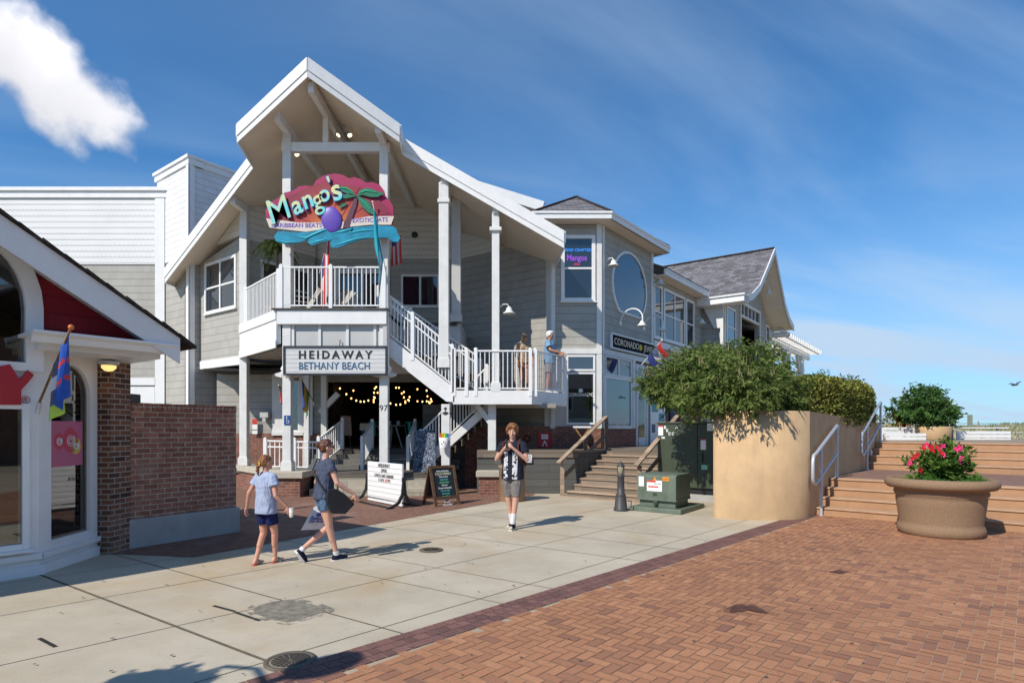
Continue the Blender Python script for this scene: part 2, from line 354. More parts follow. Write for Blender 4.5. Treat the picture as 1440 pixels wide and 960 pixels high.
class W:                                              # a wall line, left to right as seen from the plaza
    def __init__(s, p, q=None, d=None, L=None):
        s.p = V(p[0], p[1], 0); s.d = (V(q[0], q[1], 0)-s.p).normalized() if q is not None else Vector(d); s.L = (V(q[0], q[1], 0)-s.p).length if q is not None else L
        s.n = V(s.d.y, -s.d.x, 0)
    def pt(s, u, z, o=0): r = s.p+s.d*u+s.n*o; return V(r.x, r.y, z)
    def u(s, px, o=0):
        k = (px-720)/F; p = s.p+s.n*o; return (k*p.y-p.x)/(s.d.x-k*s.d.y)
    def z(s, px, py, o=0): p = s.p+s.n*o+s.d*s.u(px, o); return HC+(HY-py)/F*p.y
    def box(s, mb, u0, u1, z0, z1, o0, o1, mi=0):
        mb.hexa([s.pt(u0, z0, o1), s.pt(u1, z0, o1), s.pt(u1, z0, o0), s.pt(u0, z0, o0), s.pt(u0, z1, o1), s.pt(u1, z1, o1), s.pt(u1, z1, o0), s.pt(u0, z1, o0)], mi); return mb
    def poly(s, mb, uz, th=.12, o=0, mi=0): return mb.slab([s.pt(u, z, o) for u, z in uz], s.n*-th, mi)
    def wall(s, mb, u0, u1, z0, z1, holes=(), th=.14, o=0, mi=0):
        us = sorted({u0, u1, *[h[i] for h in holes for i in (0, 1)]}); zs = sorted({z0, z1, *[h[i] for h in holes for i in (2, 3)]})
        for i in range(len(us)-1):
            for j in range(len(zs)-1):
                a, b, c, d = us[i], us[i+1], zs[j], zs[j+1]
                if any(h[0] <= a+1e-6 and h[1] >= b-1e-6 and h[2] <= c+1e-6 and h[3] >= d-1e-6 for h in holes): continue
                s.box(mb, a, b, c, d, o-th, o, mi)
        return mb
def window(par, w, u0, u1, z0, z1, cols=1, rows=1, o=0, trim=.09, gl=None, fm=None, dep=.045, bar=.035, name='window', sill=True, ratio=None, panes=True):
    m = MB(); fm = fm or WP
    w.box(m, u0-trim, u0, z0-trim, z1+trim, o+.002, o+dep); w.box(m, u1, u1+trim, z0-trim, z1+trim, o+.002, o+dep)
    w.box(m, u0, u1, z1, z1+trim, o+.002, o+dep); w.box(m, u0, u1, z0-trim, z0, o+.002, o+dep)
    if sill: w.box(m, u0-trim-.03, u1+trim+.03, z0-trim-.035, z0-trim, o+.002, o+dep+.04)
    for i in range(1, cols):
        c = u0+(u1-u0)*i/cols; w.box(m, c-bar, c+bar, z0, z1, o+.004, o+dep-.008)
    zr = [z0+(z1-z0)*(ratio if ratio else j/rows) for j in range(1, rows)]
    for c in zr:
        for i in range(cols):
            a = u0+(u1-u0)*i/cols+(bar if i else 0); b = u0+(u1-u0)*(i+1)/cols-(bar if i < cols-1 else 0); w.box(m, a, b, c-bar*.8, c+bar*.8, o+.004, o+dep-.012)
    fr = m.build(name, fm, par, bevel=.004)
    if panes:
        g = MB(); w.box(g, u0, u1, z0, z1, o+.001, o+.012); g.build('pane', gl or GL, fr)
    return fr
def text(s, size, mat, fn, parent, name='lettering', ext=.006, off=0, sp=1.0, align='CENTER', shear=0, o=None, line=1.0):
    c = bpy.data.curves.new('t', 'FONT'); c.body = s; c.size = size; c.extrude = ext; c.offset = off; c.space_character = sp; c.align_x = align; c.align_y = 'CENTER'; c.shear = shear; c.resolution_u = 3; c.space_line = line
    ob = bpy.data.objects.new('t', c); COL.objects.link(ob); dg = bpy.context.evaluated_depsgraph_get(); me = bpy.data.meshes.new_from_object(ob.evaluated_get(dg))
    bpy.data.objects.remove(ob)
    org = ORG[parent.name] if parent is not None else Vector(o)
    for v in me.vertices: v.co = Vector(fn(v.co.x, v.co.y, v.co.z))-org
    me.name = name; me.materials.clear(); me.materials.append(mat); q = bpy.data.objects.new(name, me); COL.objects.link(q); ORG[q.name] = org
    if parent is not None: q.parent = parent
    else: q.location = org
    return q
def onwall(w, u, z, o=0, sx=1, rot=0):
    ca, sa = math.cos(rot), math.sin(rot)
    return lambda x, y, d: w.pt(u+(x*ca-y*sa)*sx, z+x*sa+y*ca, o+d)
FRONT = lambda Y: W((-30, Y), (30, Y))
# ---------------------------------------------------------------- the ground
def struct(name, mb, mat, **k): return tag(mb.build(name, mat, **k), kind='structure')
def clip(p, d, poly):                                  # the stretch of the line p+t*d inside a convex polygon
    t0, t1 = -1e9, 1e9; n = len(poly); ar = sum(poly[i][0]*poly[(i+1) % n][1]-poly[(i+1) % n][0]*poly[i][1] for i in range(n)); sg = 1 if ar > 0 else -1
    for i in range(n):
        a, b = poly[i], poly[(i+1) % n]; nx, ny = -(b[1]-a[1])*sg, (b[0]-a[0])*sg
        den = nx*d[0]+ny*d[1]; num = nx*(a[0]-p[0])+ny*(a[1]-p[1])
        if abs(den) < 1e-9:
            if num > 0: return None
        elif den > 0: t0 = max(t0, num/den)
        else: t1 = min(t1, num/den)
    return (t0, t1) if t1 > t0 else None
g = MB(); g.add([(-400, -60, 0), (400, -60, 0), (400, 900, 0), (-400, 900, 0)], [(0, 1, 2, 3)])
struct('ground', g, pm('sandy_ground', (.30, .25, .18), .95, .2, .5, .5, 30))
CP = [(-12, -6.45), (-10.1, -4.5), (5.24, 11.59), (6.2, 12.6), (6.2, 17), (-12, 17)]
def blotch(name, col, lo, hi, scale, var=.3):
    t = NT(name); t.fin(t.mix(t.mr(t.noise(scale*2.2, 5, .7), .3, .7), sc3(col, 1-var), sc3(col, 1+var)), .85, .25)
    tr = t.N.new('ShaderNodeBsdfTransparent'); mx = t.N.new('ShaderNodeMixShader'); a = t.attr('rnd').outputs['Fac']
    t.L.new(t.mr(t.m('ADD', t.noise(scale, 6, .7), a), lo, hi), mx.inputs[0]); t.L.new(tr.outputs[0], mx.inputs[1]); t.L.new(t.b.outputs[0], mx.inputs[2]); t.L.new(mx.outputs[0], t.o.inputs[0]); t.bump(t.noise(100, 4), .4, .003)
    MATS[name] = t.mat; return t.mat
def blot(name, poly, z, mat):
    # a patch whose strength falls off towards its own ragged edge
    c = sum((V(*p, 0) for p in poly), V(0, 0, 0))/len(poly); rnd = random.Random(len(poly)); g = MB(); N_ = 5
    pts = []
    for i in range(len(poly)):
        a, q = V(*poly[i], 0), V(*poly[(i+1) % len(poly)], 0)
        for k in range(3): p = a.lerp(q, k/3); pts.append(p+(p-c).normalized()*rnd.uniform(-.03, .03)*(p-c).length)
    n = len(pts)
    for r_ in range(N_):
        k0, k1 = 1-r_/N_, 1-(r_+1)/N_
        for i in range(n):
            j_ = (i+1) % n; q = [c+(pts[i]-c)*k0, c+(pts[j_]-c)*k0, c+(pts[j_]-c)*k1, c+(pts[i]-c)*k1]
            g.add([(p.x, p.y, z) for p in (q if k1 > 0 else q[:3])], [(0, 1, 2, 3) if k1 > 0 else (0, 1, 2)], 0, (-.10, .08, .2, .28, .3)[r_])
    return tag(g.build(name, mat, rnd=True), kind='structure')
def concrete_mat():
    t = NT('pavement_concrete'); n = t.noise(.7, 7, .65); c = t.mix(t.mr(n, .3, .7), (.40, .35, .265), (.54, .475, .37))
    c = t.mix(t.mr(t.noise(.45, 5, .6, dist=.8, st=(1, 1, 1)), .50, .70, 0, .7), c, (.42, .31, .18))     # rust coloured stains
    c = t.mix(t.mr(t.noise(40, 4, .8), .55, .8, 0, .45), c, (.22, .20, .17)); c = t.mix(t.mr(t.noise(5, 6, .75), .55, .78, 0, .35), c, (.25, .22, .18))
    t.bump(t.noise(120, 4), .35, .003); MATS['pavement_concrete'] = t.fin(c, .85, .3); return MATS['pavement_concrete']
g = MB(); g.add([(x, y, .004) for x, y in CP], [tuple(range(6))]); struct('concrete_pavement', g, concrete_mat())
g = MB(); rj = random.Random(3)
def strip(mb, p, q, w, z):
    p, q = Vector(p), Vector(q); n = (q-p).normalized(); n = V(-n.y, n.x)*(w/2)
    mb.add([(p.x-n.x, p.y-n.y, z), (q.x-n.x, q.y-n.y, z), (q.x+n.x, q.y+n.y, z), (p.x+n.x, p.y+n.y, z)], [(0, 1, 2, 3)])
JA = V(.675, .738); JB = V(-.82, .572)
joff = [ -9.6, -8.05, -6.6, -5.0, -3.45, -2.0, -.5, 1.0]
nA = V(-JA.y, JA.x)
for o_ in [-1.2, .25, 1.65, 3.2, 4.7, 6.3, 7.8, 9.4]:
    p = V(-1.87, 4.18)+nA*o_; r = clip(p, JA, CP)
    if r: strip(g, p+JA*r[0], p+JA*r[1], .011, .0062)
nB = V(JB.y, -JB.x)
for i, (px, py) in enumerate([(65, 812), (330, 826), (500, 806), (1180, 900), (760, 770), (300, 900), (640, 735), (860, 745)]):
    q = G(px, py); p = V(q.x, q.y); r = clip(p, JB, CP)
    if r: strip(g, p+JB*r[0], p+JB*r[1], .016 if i < 2 else .010, .0066)
struct('pavement_joints', g, pm('joint_dirt', (.10, .085, .06), .95, .4, 8))
# the grey patch in the concrete and its tar strips
blot('concrete_patch', [tuple(G(*p)[:2]) for p in ((343, 858), (360, 848), (395, 841), (412, 840), (440, 846), (472, 856), (462, 863), (430, 874), (405, 880), (380, 876), (352, 866))], .0076, blotch('patch_concrete', (.22, .20, .16), .38, .52, 5, .45))
g = MB(); rgm = random.Random(77)
for i in range(150):
    q = V(rgm.uniform(-5, 5), rgm.uniform(3.5, 12), 0); r_ = rgm.uniform(.006, .018); g.add([(q.x+r_*math.cos(a), q.y+r_*rgm.uniform(.7, 1.2)*math.sin(a), .0195) for a in [k*math.pi/4 for k in range(8)]], [tuple(range(8))])
struct('gum_spots', g, pm('old_gum', (.10, .085, .07), .9))
g = MB()
for a, b in (((300, 852), (330, 860)), ((330, 861), (365, 873)), ((55, 898), (78, 910))):
    p, q = G(*a), G(*b); strip(g, (p.x, p.y), (q.x, q.y), .035, .0085)
struct('tar_strips', g, pm('tar', (.03, .03, .028), .6))
# brick walk along the building
g = MB(); a = G(330, 774); g.add([(x, y, .009) for x, y in [(-5.74, 8.47), (a.x-.35, a.y-.47), (-.09, 14.8), (.6, 15.9), (.6, 17), (-9.5, 20), (-6.3, 11)]], [tuple(range(7))])
struct('brick_walk', g, brickm('walk_brick', (.26, .13, .09), (.20, .095, .075), (.30, .24, .18), .2, .1, .006, .5))
# brick plaza in herringbone
E0 = V(-1.87, 4.18); E1 = V(5.24, 11.59); ed = (E1-E0).normalized(); en = V(ed.y, -ed.x)
PZ = [E0-ed*6, E1+ed*.35, V(6.1, 12.6), V(6.3, 12.46)+V(.755, -.655)*9, V(13.5, -3), V(-4, -3)]
g = MB(); g.add([(p.x, p.y, .010) for p in PZ], [tuple(range(len(PZ)))])
struct('plaza_bed', g, pm('mortar_sand', (.40, .31, .22), .95, .2, 3, .3, 60))
def inpoly(p, poly):
    c = False; n = len(poly)
    for i in range(n):
        a, b = poly[i], poly[(i+1) % n]
        if (a[1] > p[1]) != (b[1] > p[1]) and p[0] < (b[0]-a[0])*(p[1]-a[1])/(b[1]-a[1])+a[0]: c = not c
    return c
g = MB(); rb = random.Random(11); AX = V(.655, .755); BX = V(.755, -.655); j = .0035
PI_ = [E0+en*.36-ed*2.4, E1+en*.36+ed*.7, V(6.30, 12.28), V(6.30, 12.28)+V(.755, -.655)*8, V(12.3, 2), V(-3.4, 2)]
for i in range(-66, 166):
    for k in range(-122, 122):
        m4 = (i-k) % 4
        if m4 not in (0, 3): continue
        a0, a1, b0, b1 = (i, i+2, k, k+1) if m4 == 0 else (i, i+1, k, k+2)
        c = AX*((a0+a1)*.0475)+BX*((b0+b1)*.0475)
        if not inpoly(c, PI_): continue
        q = [AX*(x*.095+sx)+BX*(y*.095+sy) for x, y, sx, sy in ((a0, b0, j, j), (a1, b0, -j, j), (a1, b1, -j, -j), (a0, b1, j, -j))]
        zt = .0145+rb.random()*.0015; g.add([(p.x, p.y, zt) for p in q], [(3, 2, 1, 0)], 0, min(1, max(0, rb.gauss(.55, .25))))
struct('brick_plaza', g, rndm('plaza_brick', (.25, .125, .088), (.425, .202, .108), (.51, .255, .135)), rnd=True)
g = MB()
for i in range(-20, 112):
    for c_ in range(3):
        a = E0+ed*(i*.118+(.05 if c_ % 2 else 0))+en*(c_*.118)
        q = [a+ed*x+en*y for x, y in ((j, j), (.118-j, j), (.118-j, .118-j), (j, .118-j))]
        if (a-V(5.6, 12.2)).length < .2: continue
        g.add([(p.x, p.y, .0165) for p in q], [(0, 1, 2, 3)], 0, min(1, max(0, rb.gauss(.5, .25))))
struct('brick_border', g, rndm('border_brick', (.15, .08, .072), (.215, .11, .095), (.26, .135, .115)), rnd=True)
for poly, nm in ((((1008, 858), (1035, 848), (1065, 850), (1082, 862), (1100, 866), (1075, 866), (1058, 860), (1030, 864), (1012, 866)), 'stain'), (((1160, 806), (1180, 801), (1205, 806), (1183, 809)), 'stain')):
    blot('brick_stain', [tuple(G(*p)[:2]) for p in poly], .019, blotch('dark_stain_%d' % len(poly), (.10, .048, .036), .48, .68, 7))

def manhole(px, py, r, lab):
    c = G(px, py); t = thing('manhole_cover', (c.x, c.y, .0), lab, 'manhole cover')
    m = MB(); m.lathe([(r, .008), (r, .020), (r-.03, .022), (r-.035, .018)], (c.x, c.y, 0), 40); m.build('rim', pm('rusty_iron', (.13, .105, .08), .75, .3, 9, .4), t)
    m = MB(); m.lathe([(r-.04, .010), (r-.04, .019), (0, .0195)], (c.x, c.y, 0), 40); cov = m.build('lid', pm('iron_plate', (.20, .17, .13), .8, .35, 12, .4), t)
    m = MB()
    for k in range(1, 5):
        rr = (r-.05)*k/4.6
        nseg = 6+3*k
        for s_ in range(nseg):
            a0 = 2*math.pi*s_/nseg; a1 = a0+2*math.pi/nseg*.72
            vs = []; fs = []
            for q in range(5):
                a = a0+(a1-a0)*q/4
                for w_ in (-.016, .016): vs.append((c.x+(rr+w_)*math.cos(a), c.y+(rr+w_)*math.sin(a), .0215))
                if q: fs.append((2*q-2, 2*q-1, 2*q+1, 2*q))
            m.add(vs, fs)
    m.build('tread_ring', pm('dark_groove', (.05, .042, .035), .8), cov)
manhole(408, 931, .19, 'round iron manhole cover at the edge of the brick border, in the foreground')
manhole(606, 774, .17, 'small iron manhole cover in the concrete to the right of the walking woman')

# ---------------------------------------------------------------- right-hand steps, boardwalk deck and tan planter wall
AS = V(.655, .755, 0); BS = V(.755, -.655, 0); NS = BS
S0 = V(6.13, 12.10, 0)                                   # inner corner at the foot of the steps (against the wall)
def stepblock(mb, d0, d1, z0, z1, w=10.0, mi=0):
    p = S0+AS*d0; q = S0+AS*d1
    mb.hexa([(p.x, p.y, z0), (p.x+BS.x*w, p.y+BS.y*w, z0), (q.x+BS.x*w, q.y+BS.y*w, z0), (q.x, q.y, z0), (p.x, p.y, z1), (p.x+BS.x*w, p.y+BS.y*w, z1), (q.x+BS.x*w, q.y+BS.y*w, z1), (q.x, q.y, z1)], mi)
st = thing('plaza_steps', tuple(S0), 'wide tan concrete steps in two flights rising from the brick plaza to the boardwalk', 'steps')
D1 = [.15, .50, .85, 1.20]; RZ = .175; D2 = [5.10, 5.50, 5.90, 6.30]
def flight(ds, zb, d_end, nm):
    for i, d in enumerate(ds):
        m = MB(); stepblock(m, d, ds[i+1] if i < 3 else d_end, 0 if not zb else zb-.1, zb+RZ*(i+1)-.035)
        s_ = m.build('step', STP, st); m = MB(); stepblock(m, d-.025, ds[i+1]-.026 if i < 3 else d+.33, zb+RZ*(i+1)-.035, zb+RZ*(i+1)); m.build('nosing', STE, s_, bevel=.01)
flight(D1, 0, 5.05, 'lower'); flight(D2, .70, 8.0, 'upper')
m = MB(); stepblock(m, 1.54, 5.07, .60, .694); m.build('landing_paving', brickm('landing_brick', (.29, .165, .12), (.22, .12, .10), (.32, .26, .20), .2, .1, .005, .4), st)
g = MB(); p = S0+AS*6.64; pts = [p-BS*12, p+BS*14, p+BS*14+AS*9, p-BS*12+AS*9]; g.slab([(q.x, q.y, 1.3) for q in pts], (0, 0, .097))
struct('boardwalk', g, planks('boardwalk_wood', (.38, .30, .22), .14, 3))
# tan wall: straight face along the steps, round nose towards the plaza
wall_o = []
cx, cy, rr = 5.08, 12.62, 1.12
a_st = math.atan2(11.87-cy, 4.0-cx); a_en = math.atan2(-.655, .755)
a_st = -math.pi+.62 if False else a_st
arc = []
r0 = math.hypot(11.87-cy, 4.0-cx)
for i in range(25):
    a = a_st+(a_en-a_st)*i/24; r_ = r0+(rr-r0)*min(1, i/10); arc.append(V(cx+r_*math.cos(a), cy+r_*math.sin(a), 0))
far = arc[-1]+AS*7.6; farl = V(4.0, 11.87, 0)+AS*7.2
m = MB(); out = arc+[far, farl]
def ztop(p): d = (p-arc[-1]).dot(AS); return 2.12 if d < .6 else 2.12-(d-.6)*.028
vs = []; n = len(out); t_ = .22
ins = []
for i, p in enumerate(out):
    c_ = V(5.15, 12.7, 0) if i < 25 else None
    if i < 25: q = p+(V(cx, cy, 0)-p).normalized()*t_
    elif i == 25: q = p-NS*t_-AS*t_
    else: q = p+NS*t_-AS*t_
    ins.append(q)
ins[0] = V(4.0, 11.87, 0)+AS*.3+NS*.22
for ring, zf in ((out, 0), (out, 1), (ins, 1), (ins, 2)):
    for p in ring: vs.append((p.x, p.y, 0 if zf == 0 else (ztop(p) if zf == 1 else 1.8)))
fs = []
for a_, b_ in ((0, 1), (1, 2), (2, 3)):
    for i in range(n): k = (i+1) % n; fs.append((a_*n+i, a_*n+k, b_*n+k, b_*n+i))
m.add(vs, fs, 0, 0, False)
wl = tag(m.build('planter_wall', TAN, o=(4.0, 11.87, 0)), 'tan stucco planter wall with a rounded end beside the plaza steps', 'wall')
for p in wl.data.polygons: p.use_smooth = p.vertices[0] < n*2 and p.index < n and p.index < 24
m = MB(); m.add([(p.x, p.y, 1.9 if i < 25 else 1.82) for i, p in enumerate(ins)], [tuple(range(n))]); sl_ = struct('planter_soil', m, SOIL)
# small tan cheek blocks that step down between wall and flights, outlets on the wall
wr = W(tuple(arc[-1][:2]), tuple(far[:2]))
ck = thing('step_cheek', tuple(S0), 'stepped tan kerb between the lower flight and the planter wall', 'kerb')
for i, d in enumerate(D1):
    m = MB(); p = S0+AS*(d-.13)-BS*.02; q = p+AS*.36
    zt = .175*(i+1)+.06
    m.hexa([(p-BS*.14)[:2]+(0.0,) if False else (p.x-BS.x*.14, p.y-BS.y*.14, 0), (p.x, p.y, 0), (q.x, q.y, 0), (q.x-BS.x*.14, q.y-BS.y*.14, 0), (p.x-BS.x*.14, p.y-BS.y*.14, zt), (p.x, p.y, zt), (q.x, q.y, zt), (q.x-BS.x*.14, q.y-BS.y*.14, zt)])
    m.build('block', STE, ck, bevel=.01)
for (u, z, lab) in ((.75, .72, 'small grey outlet cover low on the tan wall by the lower flight'), (5.9, 1.08, 'small grey light box on the tan wall by the upper flight')):
    t = thing('outlet_box', tuple(wr.pt(u, z)), lab, 'outlet box'); m = MB(); wr.box(m, u-.09, u+.09, z-.12, z+.12, .002, .035); f = m.build('plate', GRP, t, bevel=.006)
    m = MB(); wr.box(m, u-.065, u+.065, z-.09, z+.09, .036, .05); m.build('lid', WP, t, bevel=.008)
def pipe_rail(d0, za, d1, zb, b0, z0, b1, z1, lab):
    def q(d, z): p = S0+AS*d+BS*.10; return V(p.x, p.y, z)
    base = q(b0, z0); t = thing('pipe_handrail', tuple(base), lab, 'handrail', 'steel handrails of the plaza steps'); m = MB(); lo = .60
    path = [q(d0, za-lo), q(d0-.16, za-lo+.02), q(d0-.22, za-lo+.12), q(d0-.22, za-.14), q(d0-.16, za-.03), q(d0, za), q(d1, zb), q(d1+.05, zb-.01), q(d1+.07, zb-.08)]
    m.tube(path, .033, 10); m.tube([q(d0, za-lo), q(d1+.02, zb-lo)], .029, 10); m.build('rail', GAL, t)
    zl = lambda d: za+(zb-za)*(d-d0)/(d1-d0)
    for d, z in ((b0, z0), (b1, z1)): m = MB(); m.tube([q(d, z), q(d, zl(d))], .030, 10); m.lathe([(.06, 0), (.06, .012), (.03, .02)], q(d, z), 12); m.build('post', GAL, t)
pipe_rail(-.30, 1.28, 1.40, 1.84, .1, 0, 1.40, .70, 'grey steel pipe handrail of the lower flight beside the rounded wall')
pipe_rail(4.15, 1.70, 6.45, 2.52, 4.60, .70, 6.45, 1.40, 'grey steel pipe handrail of the upper flight below the clipped hedge')
# low dune behind the boardwalk
g = MB(); rd = random.Random(5); nx, ny = 90, 40; vs = []; fs = []
for jy in range(ny):
    for ix in range(nx):
        x = -10+ix*(120/(nx-1)); y = 24+jy*2.2; e = min(1, (y-24)/9)
        z = e*(1.75+.18*math.sin(x*.23+y*.1)+.14*math.sin(x*.61-y*.35)+rd.random()*.05)*(1 if y < 90 else .9); vs.append((x, y, z))
        if ix and jy: k = jy*nx+ix; fs.append((k-nx-1, k-nx, k, k-1))
g.add(vs, fs, 0, 0, True); struct('dune', g, pm('dune_sand', (.42, .36, .24), .95, .2, .4, .4, 8))
# ---------------------------------------------------------------- sign helpers for later
# ================================================================ tall white building far left (parapet block)
C0 = V(-10.48, 19.39, 0)
tb = thing('white_parapet_building', (-12, 21, 0), 'tall white building with a scalloped shingle parapet behind the brick wall and candy shop', 'building')
Vl = C0-V(.8, -.6, 0)*2.29; ZP = 10.62
wB = W(tuple(Vl[:2]), tuple(C0[:2])); wA = W(tuple(C0[:2]), d=A, L=7)
Yf = 20.43; wF = W((-30, Yf), (-11.87, Yf)); uF = 30-11.87
zsc = HC+(HY-372)/F*Yf; zp = HC+(HY-265)/F*Yf
m = MB(); wF.box(m, 0, uF, 0, zsc, -.3, 0); m.build('wall', SID, tb)
m = MB(); wF.box(m, 0, uF, zsc, zp-.3, -.3, .03); m.build('scalloped_wall', FSW, tb)
m = MB(); wF.box(m, 0, uF+.2, zp-.34, zp-.12, -.5, .09); wF.box(m, 0, uF+.24, zp-.12, zp, -.5, .15); m.build('cornice', WP, tb)
m = MB(); wF.box(m, uF-.3, uF+.02, 0, zp-.34, .031, .07); wF.box(m, uF-9, uF-.3, 3.25, 3.5, .031, .08); m.build('corner_board', WP, tb)
m = MB(); wF.box(m, uF-5, uF-.32, 0, 3.2, .031, .06); m.build('lower_panel', WP, tb)
m = MB(); wB.box(m, 0, wB.L, 0, 7.4, -.3, 0); wA.box(m, 0, 7, 0, 7.4, -.3, -.002); m.build('side_wall', SID, tb)
m = MB(); wB.box(m, 0, wB.L, 7.4, ZP-.28, -.3, .02); wA.box(m, 0, 7, 7.4, ZP-.28, -.3, .018); m.build('parapet_wall', WSH, tb)
m = MB(); wB.box(m, -.1, wB.L+.1, ZP-.3, ZP-.1, -.4, .07); wB.box(m, -.14, wB.L+.14, ZP-.1, ZP, -.4, .12); wA.box(m, .13, 7, ZP-.3, ZP-.1, -.4, .068); wA.box(m, .17, 7, ZP-.1, ZP-.003, -.4, .118); m.build('parapet_cornice', WP, tb)
m = MB(); wB.box(m, wB.L-.1, wB.L+.06, 0, ZP-.3, .021, .06); wA.box(m, .0, .15, 0, ZP-.3, .019, .058); m.build('corner_trim', WP, tb)
m = MB(); m.prism([(-30, Yf+.4), (-12, Yf+.4), (-6, 27), (-6, 34), (-30, 34)], 9.3, 9.5); m.build('roof', RSH, tb)

# ================================================================ main restaurant building with the prow gable
rbld = thing('restaurant_building', (-5, 18.5, 0), 'grey shingled restaurant with a big white prow gable over a balcony', 'building')
XR, ZR, SL = -4.886, HC+8.80, .578
def zr(x): return ZR-SL*abs(x-XR)
TH = V(0, 0, -.20)
def roofpoly(pts, z=0): return [(x, y, zr(x)+z) for x, y in pts]
LP = [(XR, 14.3), (-6.93, 15.1), (-7.08, 16.38), (-11.25, 19.4), (-11.25, 19.97), (-10.6, 19.6), (-10.2, 20.0), (-8, 24.5), (XR, 26)]
RP = [(XR, 14.3), (XR, 26), (.2, 22), (1.30, 17.98), (1.375, 15.85), (-2.93, 15.87), (-2.85, 15.1)]
for nm, pl in (('roof', LP), ('roof', RP)):
    m = MB(); m.slab(roofpoly(pl, .035), (0, 0, -.03)); m.build(nm, RSB if 0 else RSH, rbld)
for pl in (LP, RP):
    m = MB(); m.slab(roofpoly(pl, 0), (0, 0, -.30)); m.build('soffit', SOF, rbld)
def fascia(pts, zt=.05, h1=.30, h2=.16):
    # two stepped boards along a rake or eave
    for i in range(len(pts)-1):
        (x0, y0), (x1, y1) = pts[i], pts[i+1]; a, b = V(x0, y0, 0), V(x1, y1, 0); d = (b-a).normalized(); n = V(d.y, -d.x, 0)
        for t_, top, bot in ((.05, zt, zt-h1), (.025, zt-h1, zt-h1-h2)):
            m = MB(); p0, p1 = a, b
            m.hexa([(p0+n*t_)[:2]+(zr(x0)+bot,) if 0 else (p0.x+n.x*t_, p0.y+n.y*t_, zr(x0)+bot), (p1.x+n.x*t_, p1.y+n.y*t_, zr(x1)+bot), (p1.x, p1.y, zr(x1)+bot), (p0.x, p0.y, zr(x0)+bot),
                    (p0.x+n.x*t_, p0.y+n.y*t_, zr(x0)+top), (p1.x+n.x*t_, p1.y+n.y*t_, zr(x1)+top), (p1.x, p1.y, zr(x1)+top), (p0.x, p0.y, zr(x0)+top)])
            m.build('fascia', WP, rbld)
fascia([(-6.93, 15.1), (XR, 14.3)]); fascia([(XR, 14.3), (-2.85, 15.1)]); fascia([(-2.85, 15.1), (-2.93, 15.87)])
fascia([(-11.25, 19.4), (-7.08, 16.38)]); fascia([(-2.93, 15.87), (1.375, 15.85)]); fascia([(-11.25, 19.97), (-11.25, 19.4)]); fascia([(1.375, 15.85), (1.30, 17.97)])
fascia([(-7.08, 16.38), (-6.93, 15.1)])
# rafters, collar beam and braces under the prow
def rb_(name, p, q, w=.14, h=.2, mt=WP): m = MB(); m.beam(p, q, w, h); return m.build(name, mt, rbld, bevel=.008)
def under(x, y, dz=-.38): return V(x, y, zr(x)+dz)
rb_('ridge_beam', (XR, 14.5, ZR-.52), (XR, 20.2, ZR-.52), .14, .26)
YB, YE = 15.7, 15.7
XB, XE = (404-720)/F*YB, (540-720)/F*YE
rb_('collar_beam', (XB-.15, 15.75, P(404, 207, YB).z), (XE+.15, 15.75, P(404, 207, YB).z), .16, .24)
rb_('king_post', (XR-.02, 15.75, P(0, 200, YB).z), (XR-.02, 15.75, ZR-.62), .14, .12)
for x in (XB, XE):
    rb_('purlin', under(x, 15.0), under(x, 20.2), .16, .24)
rb_('purlin', under(-8.06, 17.2), under(-8.06, 20.2), .16, .22)
XC, XD = (624-720)/F*16.0, (697-720)/F*16.0
for x in (XC, XD): rb_('purlin', under(x, 15.95), under(x, 20.0), .16, .22)
# posts
ZDK = HC+(HY-437)/F*15.6
def post(x, y, z0, z1, w=.22, mt=WPS, base=True):
    m = MB(); m.box(x-w/2, x+w/2, y-w/2, y+w/2, z0, z1)
    if base: m.box(x-w/2-.035, x+w/2+.035, y-w/2-.035, y+w/2+.035, z0, z0+.22); m.box(x-w/2-.02, x+w/2+.02, y-w/2-.02, y+w/2+.02, z0+.22, z0+.26)
    return m.build('post', mt, rbld, bevel=.008)
pB = post(XB, 15.75, .665, zr(XB)-.45); pE = post(XE, 15.75, .57, zr(XE)-.45)
pA = post(-8.06, 18.0, .665, zr(-8.06)-.30)
pC = post(XC, 16.1, 3.4, zr(XC)-.45, .26); post(XC+.22, 17.3, 4.84, zr(XC)-.35, .26, GRP); pD = post(XD, 16.1, 2.76, zr(XD)-.45, .20)
post(XD-.02, 16.3, 3.0, zr(XD)-.4, .14, GRP, False)
# boxes at the post heads
for (x, y, z) in ((XC, 16.1, zr(XC)-1.0), (XD, 16.1, zr(XD)-.95)):
    m = MB(); m.box(x-.16, x+.16, y-.16, y+.16, z, z+.1); m.build('post_head', WPS, rbld, bevel=.01)
# decorative capitals with little spreading wings below the sign
for x in (XB, XE):
    m = MB(); z = P(0, 532, 15.7).z
    m.lathe([(.12, 0), (.14, .05), (.19, .14), (.17, .2), (.2, .26), (.15, .34)], (x, 15.75, z), 8); m.build('capital', WPS, rbld)
    for s_ in (-1, 1): m = MB(); m.slab([(x+s_*.14, 15.68, z+.18), (x+s_*.33, 15.68, z+.12), (x+s_*.3, 15.68, z+.06), (x+s_*.14, 15.68, z+.02)], (0, .1, 0)); m.build('bracket', WPS, rbld)
text('97', .22, INK, lambda x, y, d: (XE+x+.0, 15.75-.112-d, P(0, 574, 15.7).z+y), rbld, 'house_number', .004)
